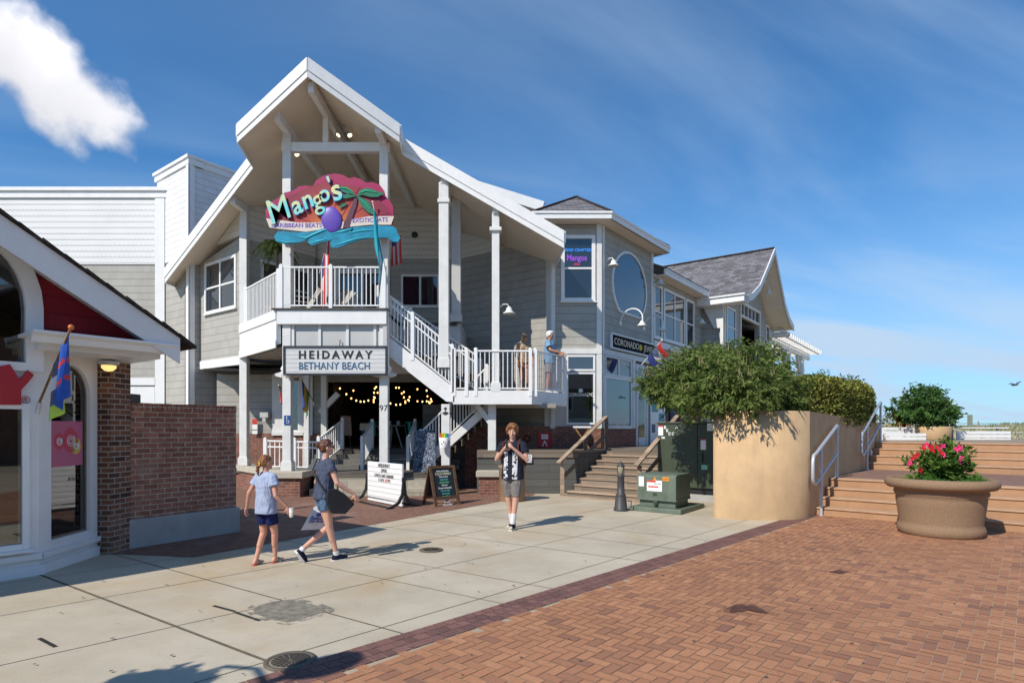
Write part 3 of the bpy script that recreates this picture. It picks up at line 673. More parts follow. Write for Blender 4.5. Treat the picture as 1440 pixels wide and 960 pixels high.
# balcony deck and its white skirt
ZC = HC+(HY-489)/F*15.6
dk = [(-6.13, 15.62), (-3.27, 15.62), (-3.27, 17.35), (-1.6, 17.35), (-1.9, 20.3), (-6.6, 20.3), (-8.06, 18.0), (-8.2, 18.0), (-6.3, 15.9)]
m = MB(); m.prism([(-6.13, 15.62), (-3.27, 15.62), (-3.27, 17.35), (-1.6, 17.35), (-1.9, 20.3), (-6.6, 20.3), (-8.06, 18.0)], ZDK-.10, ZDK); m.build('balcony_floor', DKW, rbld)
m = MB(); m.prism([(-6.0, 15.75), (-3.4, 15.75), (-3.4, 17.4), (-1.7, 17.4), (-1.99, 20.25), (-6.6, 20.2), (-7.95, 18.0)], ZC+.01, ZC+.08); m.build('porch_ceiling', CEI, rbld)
wf = W((-6.13, 15.6), (-3.27, 15.6)); wc = W((-8.15, 17.93), (-6.13, 15.6)); ws = W((-3.27, 15.6), (-3.27, 17.4))
zb = HC+(HY-456)/F*15.6
m = MB(); wf.box(m, 0, wf.L, zb, ZDK+.02, -.12, .04); m.build('balcony_skirt', WP, rbld, bevel=.01)
m = MB(); wf.box(m, -.12, wf.L+.03, ZDK+.02, ZDK+.06, -.2, .08); m.build('balcony_edge', DKW, rbld)
m = MB(); wc.box(m, 0, wc.L-.02, ZC+.12, ZDK-.02, -.1, .02); m.build('balcony_skirt', WP, rbld)
m = MB(); wc.box(m, 0, wc.L, ZDK-.22, ZDK+.02, .021, .05); wc.box(m, 0, wc.L, ZC, ZC+.2, .021, .05); m.build('balcony_trim', WP, rbld)
m = MB(); wf.box(m, .12, wf.L-.12, ZC, zb, -.2, -.1); ws.box(m, 0, ws.L, ZC, ZDK+.02, -.1, .0); m.build('balcony_panel', GRP, rbld)
for u in (.35, 1.05, 1.78, 2.5): m = MB(); wf.box(m, u, u+.07, ZC, zb, -.1, -.06); m.build('panel_batten', WPS, rbld)
# bay on the left with its double window
BL = V(-10.28, 19.66, 0); BA = V(-8.06, 18.0, 0); wb = W(tuple(BL[:2]), tuple(BA[:2]))
zb0 = wb.z(310, 507); zb1 = 9.2
# bay front clipped under the sloping soffit
m = MB(); uz = [(0, zb0), (wb.L, zb0)]
def soff(w, u, dz=-.30): return zr(w.pt(u, 0).x)+dz
m = MB(); wb.poly(m, [(0, zb0), (wb.L, zb0), (wb.L, 7.62), (0, 7.62 if soff(wb, 0) > 7.62 else soff(wb, 0))], .15); m.build('bay_wall', SID, rbld)
m = MB(); wb.poly(m, [(wb.L*.42, 7.62), (wb.L, 7.62), (wb.L, soff(wb, wb.L))] if soff(wb, 0) < 7.62 else [(0, 7.62), (wb.L, 7.62), (wb.L, soff(wb, wb.L)), (0, soff(wb, 0))], .15, .03); m.build('bay_gable', FSC, rbld)
m = MB(); wb.box(m, 0, wb.L, zb0-.2, zb0+.06, -.15, .04); m.build('bay_skirt', WP, rbld)
m = MB(); wb.box(m, wb.L-.14, wb.L+.02, zb0, soff(wb, wb.L)-.05, .031, .07); m.build('corner_board', WP, rbld)
wbr = W(tuple((BL+A*2.5)[:2]), tuple(BL[:2]))
m = MB(); wbr.poly(m, [(0, zb0), (wbr.L, zb0), (wbr.L, soff(wbr, wbr.L)), (0, soff(wbr, 0))], .1); m.build('bay_side', SID, rbld)
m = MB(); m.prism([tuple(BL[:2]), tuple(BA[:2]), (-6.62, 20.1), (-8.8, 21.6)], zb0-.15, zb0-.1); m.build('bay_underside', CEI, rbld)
u0, u1 = wb.u(291), wb.u(331); window(rbld, wb, u0, u1, wb.z(310, 434), wb.z(310, 369), 2, 2)
# wall below the bay
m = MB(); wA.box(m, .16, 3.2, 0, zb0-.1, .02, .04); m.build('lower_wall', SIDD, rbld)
# porch left wall (balcony level) with window, back wall, scalloped band above
wpl = W((-8.06, 18.02), d=A, L=2.45); ZSC = 7.5
m = MB(); wpl.box(m, .1, 2.45, ZDK, ZSC, -.15, 0); m.build('porch_wall', SID, rbld)
m = MB(); wpl.poly(m, [(.1, ZSC), (2.45, ZSC), (2.45, soff(wpl, 2.45)), (.1, soff(wpl, .1))], .15, .03); m.build('porch_gable', FSC, rbld)
window(rbld, wpl, wpl.u(370), wpl.u(398), ZDK+.75, ZDK+2.05, 1, 2)
window(rbld, wpl, wpl.u(413), wpl.u(434), ZDK+.75, ZDK+2.05, 1, 2)
YK = 20.2; wk = W((-6.75, YK), (-1.8, YK)); LK = 4.95
ku = lambda px: wk.u(px)
dz0, dz1 = ZDK+.02, ZDK+2.15
m = MB(); wk.wall(m, 0, LK, ZDK, ZSC, [(ku(565), ku(617), wk.z(590, 430), wk.z(590, 388)), (ku(474), ku(545), dz0-.02, dz1)]); m.build('porch_wall', SID, rbld)
pk = [(0, ZSC), (LK, ZSC)]+[(u, zr(-6.75+u)-.29) for u in (LK, XR+6.75, 0)]
m = MB(); wk.poly(m, pk, .18, .03); m.build('gable_wall', FSC, rbld)
m = MB(); m.ell((XR+1.6, YK-.05, 8.3), (.11, .05, .11), 8); m.build('round_vent', BLK, rbld)
window(rbld, wk, ku(567), ku(615), wk.z(590, 429), wk.z(590, 389), 2, 1, gl=GL, trim=.07)
f = MB(); a_, b_ = ku(474), ku(545)
for q0, q1 in ((a_, a_+.1), ((a_+b_)/2-.05, (a_+b_)/2+.05), (b_-.1, b_)): wk.box(f, q0, q1, dz0, dz1, -.1, .04)
wk.box(f, a_-.08, b_+.08, dz1, dz1+.14, .002, .05); wk.box(f, a_-.08, a_, dz0, dz1, .002, .05); wk.box(f, b_, b_+.08, dz0, dz1, .002, .05)
dd = f.build('double_door', WP, rbld); f = MB(); wk.box(f, a_+.1, b_-.1, dz0, dz1, -.08, -.06); f.build('door_glass', GL, dd)
# right porch wall (towards the tower)
TK = V(1.18, 18, 0); wr2 = W(tuple((TK-B*3.96)[:2]), tuple(TK[:2])); LR = wr2.L
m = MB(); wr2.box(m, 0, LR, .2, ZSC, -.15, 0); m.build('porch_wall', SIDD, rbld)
m = MB(); wr2.poly(m, [(0, ZSC), (2.6, ZSC), (2.6, soff(wr2, 2.6)), (0, soff(wr2, 0))], .15, .03); m.build('gable_wall', FSC, rbld)
m = MB(); wr2.poly(m, [(2.6, ZSC), (LR, ZSC if soff(wr2, LR) > ZSC else soff(wr2, LR)), (2.6, soff(wr2, 2.6))], .15, 0); m.build('porch_wall_top', SIDD, rbld)
m = MB(); wr2.box(m, LR-.16, LR+.03, 1.9, 7.2, .002, .045); m.build('corner_board', GRP, rbld); m = MB(); wr2.box(m, 0, .14, 1.9, 7.9, .031, .06); m.build('corner_board', GRP, rbld)
# roof strip with white fascia seen behind the main roof, right
m = MB(); p0, p1 = P(660, 262, 19.5), P(763, 294, 19.5)
for a, b in ((p0, p1),): m.beam(a, b, .5, .32)
m.build('rear_fascia', WP, rbld); m = MB(); m.slab([p0+V(0, 0, .18), p1+V(.1, 0, .18), p1+V(-1.5, 4, .5), p0+V(-1.5, 4, .5)], (0, 0, .05)); m.build('rear_roof', RSH, rbld)

m = MB(); m.box(-3.27, -1.5, 17.36, 17.42, ZC, ZDK); m.build('inner_fascia', GRP, rbld)
m = MB(); m.box(-1.56, -1.5, 17.42, 20.3, ZC, ZDK); m.build('inner_fascia', GRP, rbld)
# ---- ground floor: plinth, platform, steps, dark dining room
ZPL = .57
def prt(name, mt, fn, par=None, bevel=0): m = MB(); fn(m); return m.build(name, mt, par or rbld, bevel=bevel)
wp1 = W((-8.5, 18.35), (-6.25, 15.75))
prt('plinth_wall', BR1, lambda m: wp1.box(m, 0, wp1.L, 0, .50, -.5, 0)); prt('plinth_cap', CAP, lambda m: wp1.box(m, -.1, wp1.L, .50, .66, -.55, .06), bevel=.01)
prt('plinth_block', BR1, lambda m: m.box(-6.3, -5.45, 15.35, 16.2, 0, .5)); prt('plinth_cap', CAP, lambda m: m.box(-6.38, -5.36, 15.27, 16.3, .5, .665), bevel=.012)
for i, y in enumerate((15.62, 15.95, 16.28)):
    prt('porch_step', LST, lambda m: m.box(-5.3, -2.0, y, 16.7 if i == 2 else y+.34, 0, .19*(i+1)-.02*(i == 2)))
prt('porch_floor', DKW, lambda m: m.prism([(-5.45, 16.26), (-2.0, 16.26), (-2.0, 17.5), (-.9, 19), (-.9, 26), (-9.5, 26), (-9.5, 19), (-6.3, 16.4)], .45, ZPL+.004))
for i in range(4): prt('inner_step', pm('shaded_step', (.16, .155, .14), .9, .2, 4, .3), lambda m: m.box(-6.0, -1.55, 17.5+.32*i, 19, ZPL, ZPL+.14*(i+1)))  # darker grey than the front steps: porch shade put into the colour
ZI = ZPL+.56
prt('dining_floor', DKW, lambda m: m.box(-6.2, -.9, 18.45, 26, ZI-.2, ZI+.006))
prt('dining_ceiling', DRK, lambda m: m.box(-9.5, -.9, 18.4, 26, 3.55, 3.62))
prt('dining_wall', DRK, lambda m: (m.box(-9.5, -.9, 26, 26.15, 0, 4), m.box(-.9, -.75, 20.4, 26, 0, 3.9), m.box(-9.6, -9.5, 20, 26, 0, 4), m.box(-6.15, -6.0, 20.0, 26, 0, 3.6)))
prt('porch_beam', WPS, lambda m: m.box(-6.0, -.9, 17.9, 18.1, 3.42, ZC)); prt('porch_beam', CEI, lambda m: m.box(-6.0, -.9, 18.95, 19.1, 3.25, ZC))
prt('diagonal_brace', WPS, lambda m: m.beam(P(476, 553, 18.6), P(450, 580, 18.6), .14, .16))
prt('porch_post', WPS, lambda m: (m.box(-5.92, -5.75, 18.5, 18.67, ZPL, ZC), m.box(-6.35, -6.2, 18.2, 18.35, ZPL, ZC)))
prt('porch_post', GRP, lambda m: m.box(XD-.6-.12, XD-.6+.12, 16.7, 16.94, 2.2, 2.62))
# left ground floor: brick wainscot and white glazed door frame
wg = W((-8.9, 19.6), (-6.1, 19.6))
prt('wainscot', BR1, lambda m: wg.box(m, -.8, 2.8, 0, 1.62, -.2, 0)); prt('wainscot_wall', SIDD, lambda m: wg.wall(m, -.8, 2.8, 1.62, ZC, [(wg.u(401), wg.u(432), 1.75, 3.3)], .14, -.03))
prt('wide_trim', WPS, lambda m: (wg.box(m, wg.u(383), wg.u(398), 1.62, ZC, -.028, .03), wg.box(m, wg.u(421), wg.u(440), 1.62, ZC, -.028, .03), wg.box(m, wg.u(383), wg.u(440), 1.55, 1.66, .002, .06)))
window(rbld, wg, wg.u(401), wg.u(419), 1.72, 3.3, 1, 1, o=-.028, gl=CG, trim=.05)
# ---- stair from the balcony to the landing, landing, lower flight
def balus(root, p, q, h, spacing, zb, mesh_cache={}, r=.011, mat=None, zt=-.03):
    # thin round bars standing on the line p-q (floor points), from zb to h+zt above it
    p, q = Vector(p), Vector(q); L_ = (q-p).length; n = max(1, int(L_/spacing)); key = (round(h+zt-zb, 3), r)
    for i in range(1, n):
        c = p.lerp(q, i/n)
        if key not in mesh_cache:
            m = MB(); m.box(-r, r, -r, r, 0, h+zt-zb); o = m.build('baluster', mat or WV, o=(0, 0, 0)); mesh_cache[key] = o.data; bpy.data.objects.remove(o)
        o = bpy.data.objects.new('baluster', mesh_cache[key]); COL.objects.link(o); o.parent = root; o.location = c+V(0, 0, zb)-ORG[root.name]
def railing(segs, h, label, group='white railings of the balcony and outdoor stairs', spacing=.115, pw=.045, grab=None, mat=None, posts=None, name='railing', zb=.09, cat='railing'):
    segs = [(Vector(a), Vector(b)) for a, b in segs]; root = thing(name, tuple(segs[0][0]), label, cat, group); mat = mat or WV
    for p, q in segs:
        m = MB(); m.beam(p+V(0, 0, h), q+V(0, 0, h), .05, .045); m.build('top_rail', mat, root, bevel=.006)
        m = MB(); m.beam(p+V(0, 0, zb), q+V(0, 0, zb), .04, .035); m.build('bottom_rail', mat, root)
        if grab: m = MB(); m.beam(p+V(0, 0, grab), q+V(0, 0, grab), .04, .04); m.build('grab_rail', mat, root)
        balus(root, p, q, h, spacing, zb, mat=mat)
    pts = []
    for p, q in segs: pts += [p, q]
    done = []
    for c in pts+[Vector(x) for x in (posts or [])]:
        if any((c-d).length < .05 for d in done): continue
        done.append(c)
        m = MB(); m.box(c.x-pw, c.x+pw, c.y-pw, c.y+pw, c.z-.12, c.z+h+.05); m.lathe([(pw*1.2, h+.05), (pw*1.2, h+.07), (0, h+.10)], c, 4); m.build('post', mat, root)
    return root
ZL = 2.76; YS = 16.0; YS2 = 17.3
sx1 = (636-720)/F*YS; sx0 = sx1-2.62
stz = thing('outdoor_stair', (sx1, YS, ZL), 'white outdoor stair descending from the balcony to the raised landing', 'stair')
for y, nm in ((YS-.03, 'stringer'), (YS2, 'stringer')):
    m = MB(); a, b = V(sx0, y, ZDK), V(sx1, y, ZL); m.slab([a+V(-.0, 0, .10), b+V(.06, 0, .10), b+V(.06, 0, -.28), b+V(-.16, 0, -.26), a+V(0, 0, -.42)], (0, .05, 0)); m.build(nm, WP, stz, bevel=.006)
nst = 12
for i in range(nst):
    x = sx0+(sx1-sx0)*i/nst; z = ZDK+(ZL-ZDK)*(i+1)/nst
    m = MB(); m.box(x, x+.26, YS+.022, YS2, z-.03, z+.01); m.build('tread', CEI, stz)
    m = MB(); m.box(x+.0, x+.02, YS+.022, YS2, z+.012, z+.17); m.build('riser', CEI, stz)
lx1 = .51; LC = (1.59, 17.34)
lpoly = [(sx1+.05, YS), (lx1, YS), LC, (.95, 18.13), (-1.6, 20.0), (-1.6, YS2+.05), (sx1+.05, YS2+.05)]
lpoly = [(sx1+.05, YS), (lx1, YS), LC, (1.15, 17.95), (-.3, 19.0), (sx1+.05, 19.0)]
landing = thing('stair_landing', (-.5, 17, 0), 'raised white landing on a forked post between the restaurant stair and the jewelry shop', 'landing')
m = MB(); m.prism(lpoly, ZL-.05, ZL); m.build('deck', DKW, landing)
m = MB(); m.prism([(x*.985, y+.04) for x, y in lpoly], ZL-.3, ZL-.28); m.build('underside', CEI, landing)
wl1 = W((sx1+.02, YS-.03), (lx1+.02, YS-.03)); wl2 = W((lx1+.02, YS-.03), LC); wl3 = W(LC, (1.12, 17.97))
for w_ in (wl1, wl2, wl3): m = MB(); w_.box(m, 0, w_.L, ZL-.34, ZL+.03, -.05, 0); m.build('rim_board', WP, landing, bevel=.006)
px_ = (692-720)/F*16.4
m = MB(); m.box(px_-.11, px_+.11, 16.3, 16.52, .65, ZL-.3); m.build('post', WPS, landing, bevel=.01)
m = MB(); m.beam((px_-.02, 16.4, ZL-.86), (px_-.42, 16.4, ZL-.34), .16, .14); m.build('brace', WPS, landing)
m = MB(); m.box(px_, 1.2, 16.35, 16.47, ZL-.42, ZL-.3); m.build('joist', CEI, landing)
m = MB(); m.box(-2.7, -.9, 18.05, 18.12, 0, 2.5); m.build('back_skirt', SKT, landing)
m = MB(); m.box(px_-.33, px_+.33, 15.75, 16.6, 0, .50); m.build('plinth_block', BR1, landing); m = MB(); m.box(px_-.40, px_+.40, 15.68, 16.66, .50, .65); m.build('plinth_cap', CAP, landing, bevel=.012)
# lower flight, seen from below
lf = thing('lower_stair', (-1.6, 17, ZPL), 'lower flight of the outdoor stair with brown treads seen from beneath', 'stair')
fx0, fx1 = -.35, -2.55
for y in (16.72, 17.95): m = MB(); a, b = V(fx0, y, ZL-.1), V(fx1, y, ZPL+.1); m.beam(a, b, .05, .22); m.build('stringer', WP if y < 17 else WOOD, lf, bevel=.006)
for i in range(12):
    x = fx0+(fx1-fx0)*(i+.5)/12; z = ZL+(ZPL-ZL)*(i+1)/12; m = MB(); m.box(x-.15, x+.15, 16.745, 17.925, z-.04, z); m.build('tread', WOOD, lf)
    m = MB(); m.box(x+.12, x+.14, 16.745, 17.925, z-.2, z-.041); m.build('riser', WOOD, lf)
RH = 1.09
railing([((-6.05, 15.66, ZDK+.06), (-3.35, 15.66, ZDK+.06))], RH, 'white balcony front railing below the painted fruit sign', posts=[(-4.75, 15.66, ZDK+.06)])
railing([((-7.95, 17.86, ZDK+.0), (-6.2, 15.86, ZDK+.0))], RH, 'slanting white balcony railing left of the front one')
stp = [(sx0+(sx1-sx0)*.30, YS+.0, ZDK+(ZL-ZDK)*.30+.12), (sx1, YS, ZL+.10)]
railing([(stp[0], stp[1])], RH, 'sloping white railing on the near side of the balcony stair', grab=.87, posts=[tuple(Vector(stp[0]).lerp(Vector(stp[1]), .42))])
q0, q1 = V(sx0+(sx1-sx0)*.30+.25, YS2, ZDK+(ZL-ZDK)*.30-.05), V(sx1+.55, YS2, ZL+.05)
q0 = V(sx0+.35, YS2, ZDK-.1)
railing([(q0, q1)], RH, 'sloping white railing on the far side of the balcony stair', grab=.87, posts=[tuple(q0.lerp(q1, .33)), tuple(q0.lerp(q1, .72))])
xa = (656-720)/F*16; xb = (669-720)/F*16
railing([((sx1+.05, YS, ZL), (xa, YS, ZL)), ((xb, YS, ZL), (lx1-.02, YS, ZL))], RH, 'level white railing along the front of the landing')
railing([((lx1+.12, YS+.08, ZL), (LC[0]-.04, LC[1]-.02, ZL)), ((LC[0]-.04, LC[1]-.02, ZL), (1.2, 17.85, ZL))], RH, 'white railing on the slanted right side of the landing', spacing=.10)
railing([((fx0-.35, 16.72, ZL-.22), (fx1, 16.72, ZPL+.15))], .95, 'white railing of the lower flight behind the black menu panel')
# small railings of the entrance
rp = [(-6.95, 16.9, .66), (-5.35, 16.35, .66)]
railing([((-6.75, 16.35, .66), (-5.2, 16.35, .62))], .78, 'low white ramp railing on the stone plinth by the entrance', grab=.62, spacing=.12, posts=[(-5.95, 16.35, .66)])
railing([((-5.6, 17.3, ZPL), (-5.25, 18.5, ZI))], .9, 'white railing at the left end of the inner entrance steps', spacing=.1)
for x, lab in ((-4.35, 'white railing in the middle of the inner entrance steps'), (-3.02, 'white railing at the right end of the inner entrance steps')):
    k = (x)/1; railing([((x, 17.35, ZPL+.05), (x+.0, 18.6, ZI))], .86, lab, spacing=.1)

# ================================================================ jewelry shop: octagonal tower and long wing
sh = thing('jewelry_shop_building', (3.5, 20, 0), 'grey shingled shop building with an oval window and a hipped corner tower', 'building')
ZF = 1.18; T1 = V(2.68, 18, 0); tf = W((1.18, 18), (2.68, 18)); ta = W((2.68, 18), d=A, L=8.88)
ZSF = tf.z(820, 316); ZBD = 4.02
def sp_(name, mt, fn, par=None, bevel=0): m = MB(); fn(m); return m.build(name, mt, par or sh, bevel=bevel)
sp_('wall', SID, lambda m: tf.box(m, 0, tf.L, ZBD, 7.9, -.2, 0)); LT = ta.u(917)
sp_('wall', SID, lambda m: ta.box(m, .0, LT, ZBD, 7.9, -.2, -.002)); sp_('wing_wall', SID, lambda m: ta.box(m, LT, 8.88, ZBD, 7.2, -.2, -.002))
sp_('lower_wall', GRP, lambda m: tf.wall(m, -.2, tf.L, ZF+.62, ZBD, [(tf.u(799), tf.u(834), ta.z(845, 588), tf.z(815, 502))], .2))
sp_('brick_base', BR1, lambda m: (tf.box(m, -2.6, tf.L, 0, ZF+.66, -.3, .03), ta.box(m, .04, ta.u(897), 0, ZF+.66, -.3, .028)))
sp_('belt_board', WPS, lambda m: tf.box(m, -.1, tf.L+.02, ZBD, ZBD+.16, .002, .05)); sp_('belt_board', WPS, lambda m: ta.box(m, .05, 8.88, ZBD, ZBD+.16, .0, .05))
sp_('corner_board', WPS, lambda m: tf.box(m, tf.L-.13, tf.L+.02, ZF+.6, ZSF, .002, .04)); sp_('corner_board', WPS, lambda m: ta.box(m, .045, .16, ZF+.6, ZSF, .0, .04))
sp_('corner_board', WPS, lambda m: ta.box(m, LT-.12, LT+.02, ZBD+.1, 7.9, .0, .045)); sp_('corner_board', WPS, lambda m: tf.box(m, -.03, .12, ZF+.6, ZSF, .002, .04))
# tower roof
e0 = V(.62, 17.52, 0); e1 = V(2.90, 17.52, 0); e2 = V(5.50, 20.95, 0); e3 = V(4.6, 22.0, 0); e4 = V(-.5, 22.5, 0)
ZE = 7.92; ZEt = 8.13; el = [e0, e1, e2, e3, e4]; apex = P(810, 277, 20.3)
sp_('tower_soffit', SOF, lambda m: m.prism([(p.x, p.y) for p in el], ZE, ZE+.02))
for a, b in ((e0, e1), (e1, e2), (e2, e3)):
    w_ = W(tuple(a[:2]), tuple(b[:2])); sp_('gutter', WP, lambda m: (w_.box(m, -.02, w_.L+.02, ZE, ZEt, -.03, .03), w_.box(m, -.04, w_.L+.04, ZEt-.06, ZEt, .031, .06)))
m = MB()
for a, b in zip(el, el[1:]+el[:1]): m.add([V(a.x, a.y, ZEt+.005), V(b.x, b.y, ZEt+.005), apex], [(0, 1, 2)])
m.build('tower_roof', RSH, sh)
for e in (e0, e1, e2): sp_('ridge_cap', RSB, lambda m: m.beam(V(e.x, e.y, ZEt+.03), apex+V(0, 0, .02), .14, .03))
# tower windows
window(sh, tf, tf.u(794), tf.u(832), tf.z(813, 419), tf.z(813, 336), 1, 2, trim=.11)
wd1 = window(sh, tf, tf.u(799), tf.u(834), tf.z(815, 594), tf.z(815, 526), 1, 1, gl=CG, sill=False, trim=.06)
wd2 = window(sh, tf, tf.u(799), tf.u(834), tf.z(815, 519), tf.z(815, 502), 1, 1, gl=GLB, sill=False, trim=.06)
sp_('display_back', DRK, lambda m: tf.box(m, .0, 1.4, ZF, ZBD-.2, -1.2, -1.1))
# oval window with flat foot
oc = [(862, 398, 0)]
ul, ur = ta.u(861), ta.u(907); zt_, zb_ = ta.z(883, 357), ta.z(883, 441)
def oval(sx=1., o=0):
    pts = []; rz0 = (zt_-zb_)/1.8; cu, cz = (ul+ur)/2, zt_-rz0; ru, rz_ = (ur-ul)/2*sx, rz0*sx
    for i in range(40):
        a = math.pi*2*i/40; x, y = math.cos(a)*ru, math.sin(a)*rz_; pts.append((cu+x, cz+max(y, -rz_*.8)))
    return pts
ow = None
m = MB(); o_, i_ = oval(1.06), oval(1.0); vs = [ta.pt(u, z, .05) for u, z in o_]+[ta.pt(u, z, .05) for u, z in i_]+[ta.pt(u, z, 0) for u, z in o_]+[ta.pt(u, z, .0) for u, z in i_]
m.add(vs, [(k, (k+1) % 40, 40+(k+1) % 40, 40+k) for k in range(40)]+[(80+k, 80+(k+1) % 40, (k+1) % 40, k) for k in range(40)]+[(40+k, 40+(k+1) % 40, 120+(k+1) % 40, 120+k) for k in range(40)])
ow = m.build('oval_window', WP, sh); m = MB(); m.slab([ta.pt(u, z, .02) for u, z in oval(1.0)], ta.n*-.015); m.build('pane', GLB, ow)
# wing: eave, row of windows
wfe = [V(2.68, 18, 0)+A*(LT+.04)+NA*.45, V(2.68, 18, 0)+A*8.25+NA*.45]; ZW = 7.12
we = W(tuple(wfe[0][:2]), tuple(wfe[1][:2]))
sp_('gutter', WP, lambda m: (we.box(m, 0, we.L, ZW, ZW+.2, -.03, .03), we.box(m, 0, we.L, ZW+.14, ZW+.2, .031, .06))); sp_('wing_soffit', SOF, lambda m: we.box(m, 0, we.L, ZW, ZW+.02, -.6, -.031))
sp_('wing_roof', RSH, lambda m: m.slab([we.pt(0, ZW+.21, .05), we.pt(we.L, ZW+.21, .05), we.pt(we.L, ZW+1.6, -3), we.pt(0, ZW+1.6, -3)], (0, 0, .04)))
za, zc = ta.z(945, 479), ta.z(945, 414)
ww = [ta.u(x) for x in (920, 929, 934, 961, 965, 974)]
window(sh, ta, ww[0], ww[1], za, zc, 1, 2); window(sh, ta, ww[2], ww[3], za, zc, 2, 2); window(sh, ta, ww[4], ww[5], za, zc, 1, 2)
sp_('sill_board', WPS, lambda m: ta.box(m, ta.u(917), ta.u(977), za-.42, za-.2, .0, .10))
# lower shop front along the wing
z1_, z2_, z3_, z4_ = ta.z(868, 598), ta.z(868, 534), ta.z(868, 529), ta.z(868, 505)
window(sh, ta, ta.u(851), ta.u(886), z1_, z2_, 1, 1, gl=GLB, sill=False, trim=.1, o=.0); window(sh, ta, ta.u(851), ta.u(886), z3_+.04, z4_, 2, 1, gl=GLB, sill=False, trim=.05)
sp_('frame_board', WPS, lambda m: ta.box(m, .16, ta.u(849), ZF+.66, ZBD, -.05, .03)); sp_('frame_board', WPS, lambda m: ta.box(m, ta.u(888), ta.u(891.5), ZF+.6, ZBD, -.05, .06))
sp_('front_wall', BR1, lambda m: ta.box(m, ta.u(891.5), 8.88, 0, ZBD, -.5, -.02)); sp_('front_wall', WPS, lambda m: ta.box(m, .3, ta.u(891.5), ZF+.66, ZBD, -.5, -.002))
ud0, ud1 = ta.u(893), ta.u(910)
f = MB(); ta.box(f, ud0, ud0+.12, ZF, ZF+2.75, 0, .05); ta.box(f, ud1-.14, ud1, ZF, ZF+2.75, 0, .05); ta.box(f, ud0+.12, ud1-.14, ZF+2.1, ZF+2.24, 0, .045); ta.box(f, ud0+.12, ud1-.14, ZF+2.62, ZF+2.75, 0, .045)
dr = f.build('door_frame', WPS, sh); f = MB(); ta.box(f, ud0+.12, ud1-.14, ZF, ZF+2.1, -.01, .02); d2 = f.build('door', WP, sh); f = MB(); ta.box(f, ud0+.24, ud1-.26, ZF+.3, ZF+2.0, .021, .026); f.build('door_glass', GL, d2)
f = MB(); ta.box(f, ud0+.12, ud1-.14, ZF+2.24, ZF+2.62, 0, .01); f.build('transom_pane', GL, dr)
ZDk = ZF

# ================================================================ gable house at the far end
gh = thing('far_gable_building', (12, 28, 0), 'grey shingled building with a steep flared gable and open garage-style window, beyond the bush', 'building')
g0 = V(8.72, 24.57, 0); gf = W(tuple(g0[:2]), d=A, L=8.5); GL2 = 8.5
gs = W((8.01, 25.10), (8.72, 24.57))
def gp(name, mt, fn, par=None, bevel=0): m = MB(); fn(m); return m.build(name, mt, par or gh, bevel=bevel)
prof = [(-.62, 7.0), (.55, 7.28), (1.7, 7.85), (2.9, 8.85), (4.25, 10.02)]; prof = prof+[(4.25+(4.25-u)*.80, z) for u, z in prof[-2::-1]]
gp('side_wall', SID, lambda m: gs.box(m, -.2, gs.L, 0, 7.0, -.2, 0))
gu0, gu1 = gf.u(1041, 0), gf.u(1067, 0); gz0 = 4.2; gz1 = gf.z(1054, 434)
GW = 7.55; inner = [(u, z-.32) for u, z in prof if 0 < u < GW]
m = MB(); gf.wall(m, 0, GW, 0, 6.7, [(gu0, gu1, gz0, 6.7)], .2); gf.wall(m, gu0, gu1, 6.7, gz1, [(gu0, gu1, 6.7, gz1)], .2)
gf.poly(m, [(0, 6.7), (gu0, 6.7), (gu0, gz1), (gu1, gz1), (gu1, 6.7), (GW, 6.7)]+inner[::-1], .2); m.build('front_wall', SID, gh)
m = MB()
for i in range(len(prof)-1):
    a, b = prof[i], prof[i+1]
    m.slab([gf.pt(a[0], a[1], .95), gf.pt(b[0], b[1], .95), gf.pt(b[0], b[1], -9), gf.pt(a[0], a[1], -9)], (0, 0, -.05))
m.build('roof', RSH, gh)
m = MB()
for i in range(len(prof)-1):
    a, b = prof[i], prof[i+1]; m.slab([gf.pt(a[0], a[1]-.06, .93), gf.pt(b[0], b[1]-.06, .93), gf.pt(b[0], b[1]-.06, -8.9), gf.pt(a[0], a[1]-.06, -8.9)], (0, 0, -.14))
m.build('soffit', SOF, gh)
m = MB()
for i in range(len(prof)-1):
    a, b = prof[i], prof[i+1]; m.slab([gf.pt(a[0], a[1]+.02, .95), gf.pt(b[0], b[1]+.02, .95), gf.pt(b[0], b[1]-.26, .95), gf.pt(a[0], a[1]-.26, .95)], gf.n*.05)
m.build('rake_board', WPS, gh)
gp('ridge_cap', RSB, lambda m: m.beam(gf.pt(4.25, 10.05, .97), gf.pt(4.25, 10.05, -9), .16, .05))
gp('eave_return', WP, lambda m: (gf.box(m, -.72, -.1, 6.78, 7.02, -1.8, 1.0), gf.box(m, -.78, -.04, 7.02, 7.08, -1.86, 1.04)))
gp('bracket', WPS, lambda m: m.slab([gs.pt(gs.L-.35, 5.9, .08), gs.pt(gs.L-.1, 5.9, .08), gs.pt(gs.L-.1, 4.0, .08), gs.pt(gs.L+.02, 4.0, .08), gs.pt(gs.L+.02, 6.8, .08), gs.pt(gs.L-.8, 6.8, .08)], gs.n*.1))
gp('corner_board', WPS, lambda m: gf.box(m, -.02, .14, 0, 6.8, .002, .04)); gp('corner_board', WPS, lambda m: gf.box(m, GW-.14, GW+.02, 0, 6.8, .002, .04))
window(gh, gf, gf.u(1022), gf.u(1033), gf.z(1028, 486), gf.z(1028, 436), 1, 2, gl=GLB, trim=.08)
window(gh, gf, gf.u(1077), gf.u(1081), gf.z(1079, 480), gf.z(1079, 460), 1, 1, trim=.08); window(gh, gf, gf.u(1053), gf.u(1058.5), gf.z(1056, 405), gf.z(1056, 388), 1, 1, trim=.06)
gz_ = gf.z(1054, 451)
